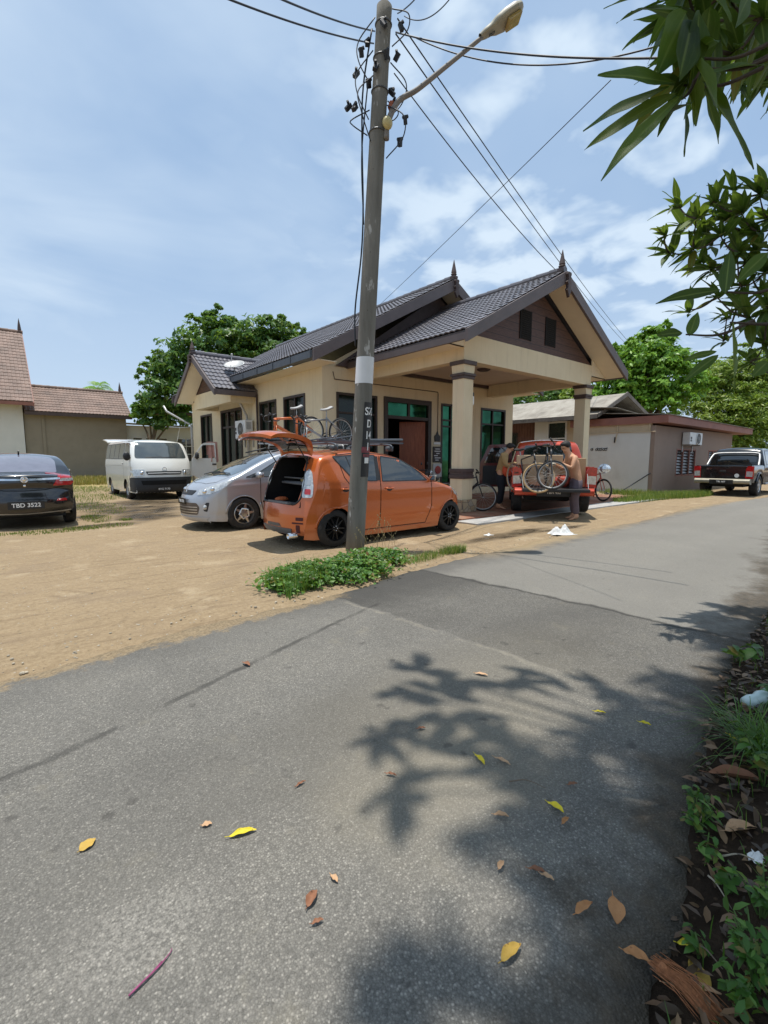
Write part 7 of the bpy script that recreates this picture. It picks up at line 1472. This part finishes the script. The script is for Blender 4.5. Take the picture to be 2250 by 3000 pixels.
for e, r_ in (((-1.2, 1.6, 2.9), .11), ((-.6, 2.4, 1.9), .07), ((-2.0, 2.6, 4.6), .12), ((-1.0, 3.2, 4.7), .1), ((.6, 2.2, 4.8), .1), ((-3.0, 1.4, 4.9), .09), ((-2.4, 2.0, 8.8), .13), ((-1.0, 3.2, 9.4), .12), ((-3.2, 1.0, 10.2), .12), ((.6, 2.5, 9.8), .11), ((-1.5, .8, 11.2), .13), ((-2.2, 3.3, 8.0), .1), ((.9, .9, 8.6), .1)):
    e = Vector(e); pts = catmull([tuple(fork_ * .8), tuple(fork_.lerp(e, .5) + Vector((.1, -.1, .35))), tuple(e)], 8); m.tube(pts, [r_ * (1 - .7 * i / (len(pts) - 1)) for i in range(len(pts))], 8); limbs += [Vector(p) for p in pts[5:]]
vis = [p - mang for p in twigs[:nvis]]; anchors = [cp(2440, 60, 2.6) - mang, cp(2420, 250, 2.4) - mang, cp(2430, 600, 3.3) - mang, cp(2430, 780, 3.3) - mang, cp(2430, 960, 3.2) - mang, cp(2430, 1100, 3.2) - mang]
rtm = lambda p: p.dot(rt)
for a_ in anchors:
    q = min(limbs, key=lambda l: (l - a_).length); m.tube(catmull([tuple(q), tuple(q.lerp(a_, .5) + Vector((.05, -.05, .15))), tuple(a_)], 6), [.035 - .0012 * i for i in range(13)], 6)
pool = vis + anchors
for p in vis:
    nb = [q for q in pool if rtm(q) > rtm(p) + .04]; q = min(nb + [p + rt * .3 + Vector((0, 0, .06))], key=lambda q: (q - p).length)
    if (q - p).length > .75: q = p + rt * .3 + Vector((0, 0, .06))
    k = q.lerp(p, .5) + Vector((0, 0, -.015 - .05 * (q - p).length)); m.tube(catmull([tuple(q), tuple(k), tuple(p)], 5), [.0085 - .0005 * i for i in range(11)], 5, False)
for p in twigs[nvis:]:
    p = p - mang; q = min(limbs, key=lambda a: (a - p).length); k = q.lerp(p, .55) + Vector((0, 0, -.06))
    if (q - p).length < 4: m.tube(catmull([tuple(q), tuple(k), tuple(p)], 3), [.014 - .0014 * i for i in range(7)], 4, False)
m.build('trunk', mat('mango_bark', (.075, .06, .045), .95, var=.3, bump=.5), mt, smooth=True)
# young flower sprays
m = MB(); rs = random.Random(8)
for c, n_ in ((cp(1870, 150, 1.75), 46), (cp(1935, 380, 1.8), 46), (cp(1990, 400, 1.85), 30)):
    for i in range(n_): 
        d = Vector((rs.gauss(0, 1), rs.gauss(0, 1), rs.gauss(-.3, 1))).normalized() * rs.uniform(.02, .1); m.tube([c, c + d * .6, c + d + Vector((0, 0, -.01))], [.002, .0015, .001], 3, False); m.obox(c + d, (.012, .005, .004), (rs.uniform(0, 3), rs.uniform(0, 3), rs.uniform(0, 3)))
m.build('flower_spray', mat('reddish_flower_stalks', (.22, .11, .05), .8, var=.4, scale=40), mt)

# ------------------------------------------------------------------ ground cover
def blades(n_, fn, hgt, w_, rng, lean=.5):
    V = []; F = []
    for i in range(n_):
        x, y, z = fn(); h = hgt * rng.uniform(.45, 1.2); A = rng.uniform(0, 6.28); l = rng.uniform(.1, 1) * lean * h; dx_, dy_ = cos(A), sin(A); b = len(V); ww = w_ * rng.uniform(.7, 1.3)
        V += [(x - dy_ * ww, y + dx_ * ww, z - .01), (x + dy_ * ww, y - dx_ * ww, z - .01), (x + dx_ * l * .35 + dy_ * ww * .8, y + dy_ * l * .35 - dx_ * ww * .8, z + h * .6), (x + dx_ * l * .35 - dy_ * ww * .8, y + dy_ * l * .35 + dx_ * ww * .8, z + h * .6), (x + dx_ * l + dy_ * ww * .1, y + dy_ * l - dx_ * ww * .1, z + h), (x + dx_ * l - dy_ * ww * .1, y + dy_ * l + dx_ * ww * .1, z + h)]
        F += [(b, b + 1, b + 2, b + 3), (b + 3, b + 2, b + 4, b + 5)]
    return V, F
GR = leaf_mat('grass_blades', [(0, (.05, .1, .015)), (.5, (.12, .2, .03)), (.85, (.26, .3, .06)), (1, (.4, .33, .12))], .3)
GRD = leaf_mat('deep_green_grass', [(0, (.03, .09, .012)), (.6, (.07, .17, .02)), (1, (.16, .26, .05))], .3)
WD = leaf_mat('weed_leaves', [(0, (.03, .09, .012)), (.5, (.07, .18, .025)), (.9, (.15, .28, .04)), (1, (.2, .08, .03))], .3)
rb = random.Random(31)
def patchfn(cx, cy, rx, ry, rot=0):
    def f():
        while True:
            a, b = rb.uniform(-1, 1), rb.uniform(-1, 1)
            if a * a + b * b < 1 and rb.random() < 1.15 - (a * a + b * b) * .6: break
        c, s = cos(rot), sin(rot); x, y = cx + a * rx * c - b * ry * s, cy + a * rx * s + b * ry * c; return x, y, gz(x, y)
    return f
def stuff(name, V, F, m_, label=None): return tag(np_mesh(name, V, F, m_), kind='stuff')
# weeds round the foot of the pole: leafy mat with a grassy left end
rng_ = np.random.default_rng(5); N_ = 9000
a = rng_.uniform(0, 1, N_); b = rng_.uniform(-1, 1, N_)
ux = 2.12 + 2.0 * a; cy_ = 4.28 + .36 * a + .1 * np.sin(a * 9); hw = .4 * np.sqrt(np.clip(1 - (2 * a - 1) ** 2, 0, 1)) ** .7 + .05 * np.sin(a * 23); hw = hw * (1 + .3 * np.sin(a * 40 + 1) * np.sin(a * 13)); uy = cy_ + b * hw + rng_.normal(0, 1, N_) * np.where(rng_.random(N_) < .2, .12, .035); ux = ux + rng_.normal(0, 1, N_) * np.where(rng_.random(N_) < .2, .12, .02)
hh_ = (.035 + .115 * np.clip(1 - b * b, 0, 1) ** .5 * (1 - .5 * np.abs(2 * a - 1) ** 3)) * (1 + .25 * np.sin(a * 31 + b * 7)); zz = hh_ * rng_.uniform(.25, 1.05, N_) ** .6
C = np.stack([ux, uy, zz], 1); Nn = np.stack([rng_.normal(0, .3, N_), rng_.normal(-.25, .3, N_), np.ones(N_)], 1); V, F = leaves_fine(C, Nn, .06, rng_, .5, .35); V2, F2 = blades(900, lambda: (lambda a_: (2.1 + .75 * a_, 4.18 + .3 * a_ + rb.uniform(-.26, .3), 0))(rb.random()), .2, .003, rb, .8)
stuff('weeds', np.concatenate([V, np.array(V2)]), np.concatenate([F, np.array(F2) + len(V)]), WD)
V, F = blades(750, patchfn(4.35, 4.42, .55, .17, .1), .07, .0025, rb, 1.0); V2, F2 = blades(700, patchfn(5.0, 4.44, .26, .13), .1, .0025, rb, .9); n0 = len(V); V += V2; F += [tuple(i + n0 for i in f) for f in F2]
for (cx, cy, rx, ry, k, h_) in ((16.2, 6.35, 1.8, .45, 3200, .16), (18.0, 6.3, 2.0, .5, 3200, .2), (19.3, 5.75, 1.6, .4, 2600, .2), (18.6, 7.6, .7, 1.2, 1500, .2), (1.5, 10.7, .7, .35, 420, .04), (.7, 10.5, .9, .3, 500, .04), (1.75, 12.2, .3, .8, 420, .05), (2.2, 11.4, .14, .12, 160, .05), (2.2, 15, .6, 2.2, 800, .05), (2.2, 19, 1.7, 2.0, 1700, .07), (2.4, 24, 2.2, 3, 2600, .1)):
    V2, F2 = blades(k, patchfn(cx, cy, rx, ry), h_, .005, rb); n0 = len(V); V += V2; F += [tuple(i + n0 for i in f) for f in F2]
stuff('grass', V, F, GR)
V, F = blades(5200, lambda: (lambda x, y: (x, y, 0))(rb.uniform(.5, 8), rb.uniform(28, 36.6)), .3, .02, rb); stuff('dry_grass', V, F, leaf_mat('dry_grass_blades', [(0, (.16, .13, .03)), (.6, (.38, .29, .09)), (1, (.2, .22, .05))], .2))
t = thing('dry_weed', 'tall pale seeding grass stalks at the foot of the concrete pole', 'plant', (4.12, 5.22, 0)); m = MB()
for i in range(11):
    x, y = rb.uniform(-.12, .45), rb.uniform(-.15, .12); A = rb.uniform(0, 6.28); h = rb.uniform(.25, .55); l = rb.uniform(.05, .25); e = Vector((x + cos(A) * l, y + sin(A) * l, h)); m.tube([(x, y, -.02), (x + cos(A) * l * .3, y + sin(A) * l * .3, h * .6), e], [.003, .0025, .0015], 4, False)
    for k in range(6): d = Vector((rb.gauss(0, .02), rb.gauss(0, .02), .03 * k - .12)); m.obox(e + d, (.008, .004, .022), (rb.uniform(-.6, .6), rb.uniform(-.6, .6), 0))
m.build('stalks', mat('straw', (.42, .33, .16), .9, var=.2), t)
# verge on the right
def vz(x, y):
    b_ = interp(x, ROAD_R) + .06; e = min(1, max(0, (b_ - y) / .25)); t_ = (max(0, b_ - y) / 3.6) ** (1 / 1.6); return -.012 + e * (.05 + .045 * fb(x, y, 2.2, 4) + .02 * fb(x, y, 11, 3)) + .05 * t_
def vpt(off0, off1, u0=1.0, u1=6.5):
    def f():
        x = rb.uniform(u0, u1); y = interp(x, ROAD_R) - rb.uniform(off0, off1); return x, y, vz(x, y)
    return f
LIT = leaf_mat('dead_leaves', [(0, (.03, .018, .01)), (.4, (.085, .05, .028)), (.75, (.17, .095, .05)), (1, (.27, .17, .09))], .1)
rng_ = np.random.default_rng(15); k = 4600; f_ = vpt(-.03, 1.5, .9, 6); C = np.array([f_() for _ in range(k)]); C[:, 2] += rng_.uniform(.002, .03, k); V, F = leaves_fine(C, np.tile([0, 0, 1.0], (k, 1)), .058, rng_, .34, .3); tag(np_mesh('leaf_litter', V, F, LIT, smooth=True), kind='stuff')
def weed(name, label, x, y, h, nl, ls, m_=WD, seed=0, group=None, asp=.42):
    rg = random.Random(seed); t = thing(name, label, 'plant', (x, y, vz(x, y)), 0, group); m = MB(); C = []; N = []
    for s in range(max(1, nl // 9)):
        A = rg.uniform(0, 6.28); l = rg.uniform(.2, .7) * h; hh = h * rg.uniform(.6, 1.1); e = Vector((cos(A) * l, sin(A) * l, hh)); m.tube([(0, 0, -.02), tuple(e * .5 + Vector((0, 0, .1 * h))), tuple(e)], [.004, .003, .002], 5, False)
        for k in range(9):
            f = .3 + .7 * k / 8; B_ = rg.uniform(0, 6.28); p = e * f + Vector((0, 0, .1 * h * (1 - f))); C.append(tuple(p + Vector((cos(B_), sin(B_), .2)) * ls * .5)); N.append((cos(B_) * .4, sin(B_) * .4, 1))
    m.build('stem', mat('green_stem', (.08, .14, .03), .7), t); V, F = leaves_fine(np.array(C), np.array(N), ls, np.random.default_rng(seed), asp, .3); np_mesh('leaves', V, F, m_, t, smooth=True)
    return t
def zp(dx_, dy_):
    x = (dx_ * 1.3562 - 1125) / 1374; z = -(dy_ * 1.3562 - 1500) / 1374; c, s = cos(radians(6.44)), sin(radians(6.44)); r = rt * x + view * (c + z * s) + Vector((0, 0, -s + z * c)); q = Vector((0, 0, 1.33)) + r * (-1.31 / r.z); return q
for i, (lab, x, y, h, nl, ls) in enumerate((('leafy green weed at the road edge above the clump of dry leaves', 1510, 1790, .13, 63, .045), ('bright green broad-leaved weed at the far end of the verge', 1590, 1425, .16, 18, .1), ('small green weed below the first verge weed on the road edge', 1525, 1860, .1, 18, .045), ('dense fresh green weed filling the right edge of the verge', 1645, 1990, .16, 130, .032), ('large bright green weed in the bottom right corner', 1632, 2130, .13, 110, .038), ('small green seedling beside the yellow leaf on the verge', 1515, 2065, .05, 18, .04), ('light green weed at the bottom edge beside the orange palm fibre', 1590, 2190, .08, 45, .04), ('small green seedling above the brown verge twigs', 1580, 1930, .06, 18, .045), ('green weed at the right edge behind the white litter', 1650, 1700, .2, 36, .06), ('trailing green weed at the far right of the verge', 1655, 1530, .15, 27, .06))):
    p = zp(x, y); weed('weed', lab, p.x, p.y, h, nl, ls, seed=40 + i, group='weeds on the verge')
V, F = blades(900, vpt(.02, 1.2, .9, 6.0), .09, .0022, rb, .9); stuff('verge_grass', V, F, GRD)
t = thing('grass_tuft', 'long arching green grass tuft on the verge beside the crushed plastic bottle', 'plant', (zp(1650, 1640).x, zp(1650, 1640).y, .03)); V = []; F = []
for i in range(240):
    A = rb.uniform(0, 6.28); L_ = rb.uniform(.18, .46); el = rb.uniform(.5, 1.4); b = len(V); n_ = 7; sx, sy = -sin(A), cos(A); bx_, by_ = rb.gauss(0, .04), rb.gauss(0, .04)
    for k in range(n_): s = k / (n_ - 1); x = cos(el) * L_ * s + .25 * L_ * s * s; z = sin(el) * L_ * s - .55 * L_ * s * s * s; w_ = .0035 * (1 - s * .9); V += [(bx_ + cos(A) * x + sx * w_, by_ + sin(A) * x + sy * w_, z), (bx_ + cos(A) * x - sx * w_, by_ + sin(A) * x - sy * w_, z)]
    F += [(b + 2 * k, b + 2 * k + 1, b + 2 * k + 3, b + 2 * k + 2) for k in range(n_ - 1)]
np_mesh('blades', V, F, GRD, t)

# ------------------------------------------------------------------ fallen leaves and litter
def fleaf(name, label, dx_, dy_, L_, ang, col, curl=.3, wr=.36, onv=False, group='fallen leaves on the road'):
    p = zp(dx_, dy_); z = max(.012, vz(p.x, p.y) + .006) if onv else .021; m = MB(); ns = 12; nw = 5; c_, s_ = cos(ang), sin(ang)
    def f(a, b):
        q = 2 * b - 1; w_ = L_ * wr * .5 * sin(pi * a ** .9) ** .8 if 0 < a < 1 else .0008; x = (a - .5) * L_; y = q * w_ + .06 * L_ * sin(a * 3); zz = .004 + curl * L_ * .18 * (abs(q) ** 1.5 * sin(pi * a) + (a - .5) ** 2 * 1.2) + .002 * sin(a * 14 + q * 3); return (x * c_ - y * s_, x * s_ + y * c_, zz)
    m.grid(f, ns, nw); m.tube([f(0, .5), tuple(Vector(f(0, .5)) + Vector((-c_ * L_ * .16, -s_ * L_ * .16, .002)))], .0014, 4); o = m.build(name, LEAFM[col], smooth=True); o.location = (p.x, p.y, z); return tag(o, label, 'leaf', group)
def lm(name, c, d): 
    n = NT(name); f = n.noise(45, 4, .7); return n.out(n.ramp(f, [(.35, c), (.62, tuple(x * 1.15 for x in c)), (.72, d)]), .65, 0, n.bump(n.noise(160, 2), .3, .002), .3)
LEAFM = {'y': lm('yellow_leaf', (.58, .47, .03), (.3, .2, .03)), 'yb': lm('ochre_leaf', (.45, .29, .06), (.2, .09, .03)), 'o': lm('orange_brown_leaf', (.42, .2, .08), (.2, .08, .04)), 'b': lm('brown_leaf', (.24, .11, .06), (.1, .05, .03)), 't': lm('tan_leaf', (.48, .3, .17), (.28, .15, .08))}
for lab, x, y, L_, an, c, cu, wr in (
    ('bright yellow crescent leaf alone on the sunlit grey road', 525, 1803, .1, .35, 'y', .5, .3), ('rounded ochre leaf on the sunlit road left of the yellow crescent', 190, 1827, .062, 1.2, 'yb', .3, .75),
    ('yellow curled leaf with a dark end in the tree shade', 1200, 1747, .075, -.9, 'y', .8, .42), ('yellow-green leaf beside a tan leaf in the leaf shadows', 1036, 1643, .085, -1.2, 'y', .6, .3), ('long tan leaf beside the yellow-green leaf', 1085, 1646, .1, -.75, 't', .4, .26),
    ('mustard leaf near the bottom edge in the dark shade', 1105, 2062, .085, .6, 'yb', .6, .4), ('large orange-brown leaf with a long stalk in the dark shade', 1328, 1968, .1, -1.9, 'o', .3, .5), ('narrow orange-brown leaf left of the large stalked leaf', 1262, 1965, .08, .5, 'o', .5, .36),
    ('orange curled leaf close to the verge at the bottom', 1375, 2070, .07, -.5, 'o', .9, .5), ('tan folded leaf in the middle of the shade', 1083, 1872, .05, .9, 't', .9, .5), ('small red-brown leaf at the sunny end of the shade', 845, 1675, .06, -.3, 'b', .6, .3), ('red-brown leaf inside the star-shaped leaf shadow', 910, 1575, .055, .2, 'b', .6, .4), ('thin red-brown leaf on the sunlit road near the shade', 650, 1695, .06, .8, 'b', .5, .25),
    ('crumpled brown leaf left of the shade near the bottom', 675, 1945, .075, 1.2, 'b', 1.0, .5), ('pale brown round leaf on the sunlit road above the yellow crescent', 447, 1783, .045, .3, 't', .5, .7), ('lone brown leaf on the far sunlit road near the sand', 532, 1436, .1, -.7, 'b', .7, .4), ('pale tan leaf on the road near the resurfacing joint', 1040, 1458, .1, -.4, 't', .4, .35), ('small orange leaf between the yellow curled leaf and the verge', 1222, 1776, .05, .7, 'o', .8, .4), ('crumpled tan leaf pair left of the yellow curled leaf', 1083, 1765, .07, -.2, 't', 1.0, .4),
    ('brown leaf lying lowest in the sun, near the crumpled brown leaf', 686, 1994, .045, .4, 'b', .6, .4), ('dark orange leaf right of the tan folded leaf', 1160, 1884, .07, -.3, 'b', .8, .35), ('pale orange leaf just below the dark orange leaf', 1182, 1897, .055, -.6, 't', .6, .4), ('small tan leaf left of the shade above the crumpled brown leaf', 722, 1900, .045, -.8, 't', .6, .5), ('small yellow leaf at the verge end of the far shade', 1393, 1565, .06, -.6, 'y', .7, .45), ('tiny yellow leaf on the road in the far shade', 1296, 1540, .06, -.3, 'y', .5, .3), ('small pinkish-brown leaf above the yellow curled leaf', 1237, 1696, .055, .2, 'b', .5, .4)):
    fleaf('fallen_leaf', lab, x, y, L_ * (.78 if c in 'bt' else .92), an + radians(-40), c, cu, wr)
for lab, x, y, L_, an, c, cu, wr in (('yellow upright leaf on the verge above the brown twigs', 1590, 1604, .1, 1.2, 'y', .4, .3), ('small yellow leaf on the verge near the bottom right', 1487, 2038, .055, -.9, 'y', .4, .4), ('mustard leaf on the verge above the orange palm fibre', 1512, 2102, .07, 1.0, 'yb', .4, .6), ('long grey-tan leaf beside the mustard verge leaf', 1500, 2140, .12, -.9, 't', .3, .2), ('large curled brown leaf among the verge litter', 1590, 1690, .2, -1.0, 'b', 1.0, .3), ('pale curled dead leaf at the right end of the verge litter', 1600, 1810, .12, -.6, 't', 1.0, .4)):
    fleaf('fallen_leaf', lab, x, y, L_, an, c, cu, wr, True, 'fallen leaves on the verge')
p = zp(1478, 2150); m = MB(); rf = random.Random(12)
for i in range(120):
    w_ = rf.gauss(0, .024); a = Vector((-.13 + rf.uniform(-.04, .03), w_, .005 + rf.random() * .02)); b_ = Vector((.14 + rf.uniform(-.05, .05), w_ * 1.3 + rf.gauss(0, .012), .005 + rf.random() * .015)); m.tube([a, a.lerp(b_, .5) + Vector((0, rf.gauss(0, .006), .02 + rf.random() * .02)), b_], [.002, .0025, .0008], 4, False)
m.grid(lambda a, b: (-.12 + .18 * a, (b - .5) * .06 * (1 - .4 * a), .012 + .03 * sin(pi * b) + .006 * sin(a * 20)), 14, 8)
o = m.build('palm_fibre', mat('orange_palm_fibre', (.34, .13, .05), .85, var=.35, scale=60), smooth=True); o.location = (p.x, p.y, .03); o.rotation_euler = (0, 0, radians(-100)); o.scale = (.5, .5, .5); tag(o, 'torn orange palm fibre sheath at the road edge in the bottom right corner', 'dead frond')
p = zp(325, 2108); m = MB(); m.tube(catmull([(-.075, -.02, .006), (-.02, -.006, .009), (.03, .008, .008), (.08, .035, .006), (.09, .05, .005)], 5), [.0045, .005, .005, .0055, .005, .005, .0055, .005, .004, .004, .0045, .004, .0035, .003, .003, .0025, .002, .002, .0015, .0015, .001], 6); m.tube([(-.01, -.004, .008), (.045, .018, .012)], .003, 5); o = m.build('flower_stalk', mat('purple_stalk', (.25, .05, .13), .6, var=.3, scale=40), smooth=True); o.location = (p.x, p.y, .02); o.rotation_euler = (0, 0, radians(5)); o.scale = (.72, .6, .5); tag(o, 'purple withered flower stalk on the road at the bottom left', 'flower stalk')
def crumple(name, label, cat, p, sz, m_, seed, rz=0):
    rg = random.Random(seed); m = MB(); ph = [rg.uniform(0, 6) for _ in range(6)]
    m.grid(lambda a, b: (sz[0] * (b - .5) * (1 + .2 * sin(a * 9 + ph[0])), sz[1] * (a - .5) * (1 + .25 * sin(b * 8 + ph[1])), .01 + sz[2] * (abs(sin(a * 5 + ph[2]) * sin(b * 6 + ph[3])) + .3 * abs(sin(a * 13 + b * 11 + ph[4]))) * sin(pi * a) * sin(pi * b)), 16, 16)
    o = m.build(name, m_, smooth=False, solid=.004); o.location = p; o.rotation_euler = (0, 0, rz); return tag(o, label, cat)
p = zp(1213, 1152); crumple('plastic_bag', 'white crumpled plastic bag on the sand beside the road, near the barefoot man', 'bag', (p.x, p.y, .0), (.42, .26, .16), M['white'], 3, -.6)
p = zp(880, 1160); crumple('paper_scrap', 'white scrap of paper on the sand in front of the orange hatchback', 'litter', (6.6, 5.05, .0), (.14, .1, .03), M['white'], 4)
p = zp(1632, 1870); crumple('paper_scrap', 'bluish white scrap of paper on the verge among dead twigs', 'litter', (p.x, p.y, vz(p.x, p.y)), (.05, .035, .02), M['white'], 6)
p = zp(1640, 1530); t = thing('plastic_bottle', 'crushed clear plastic bottle on the grassy verge at the right edge', 'bottle', (p.x, p.y, vz(p.x, p.y) + .06), rot=(0, radians(78), radians(-25))); m = MB(); m.lathe([(.0, -.1), (.03, -.098), (.034, -.06), (.026, -.03), (.034, 0), (.028, .03), (.033, .06), (.014, .09), (.013, .1)], (0, 0, 0), 'z', 16); m.build('bottle', mat('milky_plastic', (.5, .62, .6), .2, var=.15, spec=.7), t, smooth=True); MB().lathe([(.016, .1), (.016, .118), (0, .118)], (0, 0, 0), 'z', 14).build('cap', M['white'], t)
for i, (lab, a, b_) in enumerate((('thin dark twig lying across the shaded road', (1100, 1690), (1180, 1705)), ('pale dead twig on the verge below the weeds', (1530, 1900), (1580, 1975)), ('pale dry stem lying across the verge litter', (1560, 1860), (1655, 1890)), ('brown twig near the palm fibre on the verge', (1500, 2050), (1560, 2110)))):
    pa, pb = zp(*a), zp(*b_); pa.z = vz(pa.x, pa.y) + .02 if i else .024; pb.z = vz(pb.x, pb.y) + .025 if i else .024; m = MB(); m.tube(catmull([(0, 0, 0), tuple((pb - pa) * .5 + Vector((.008, .01, .012))), tuple(pb - pa)], 6), [.0035 - .0002 * k for k in range(13)], 5); o = m.build('twig', M['straw_' if False else 'stone'] if i in (1, 2) else BARK, smooth=True); o.location = pa; tag(o, lab, 'twig', 'twigs')
V = []; F = []; rs = random.Random(44); m = MB()
for i in range(260):
    x = rs.uniform(-.3, 8); b_ = interp(x, ROAD_L); y = b_ + abs(rs.gauss(0, .22)) + .02 if rs.random() < .75 else rs.uniform(b_, 9); s = rs.uniform(.004, .013) * (1.6 if rs.random() < .08 else 1); m.blob((x, y, gz(x, y) + s * .3), (s, s * rs.uniform(.6, 1), s * .6), 6, 4)
tag(m.build('gravel', mat('loose_gravel', (.4, .35, .27), .9, var=.45, scale=9)), kind='stuff')

# ------------------------------------------------------------------ overhead cables
T = lambda px_, py_: cp(px_, py_, 6.85)
far = cp(1885, 1050, 36)
cable('long thin cable running from the pole top past the porch finial, upper of two', T(1165, 55), cp(1870, 1030, 38), .35); cable('long thin cable running from the pole past the porch finial, lower of two', T(1160, 100), cp(1850, 1022, 38), .35)
cable('service cable running from the pole down to the front of the porch roof', T(1155, 215), (11.6, 6.95, 6.2), .12, .009)
cable('cable entering from the top left edge to the pole, upper one', T(1098, 92), cp(740, -40, 4.2), .04, .01); cable('cable entering from the top left edge to the pole, lower one', T(1095, 128), cp(600, -30, 4.2), .05, .01)
cable('straight dark cable running right from the pole into the mango leaves', T(1160, 95), cp(2000, 168, 4.5), .12, .011); cable('sagging dark cable running right from the pole into the mango leaves', T(1220, 112), cp(1950, 128, 5), .28, .009)
cable('short cable leaving the pole top to the upper right', T(1165, 40), cp(1260, -60, 5.6), .05, .008); cable('bent cable from the pole top clamp to the top edge', T(1185, 48), cp(1345, -40, 5.8), .18, .007)
cable('very thin wire from the cream house roof up to the mango branch', (8.2, 11.0, 5.05), cp(1790, 235, 4.0), .03, .004)
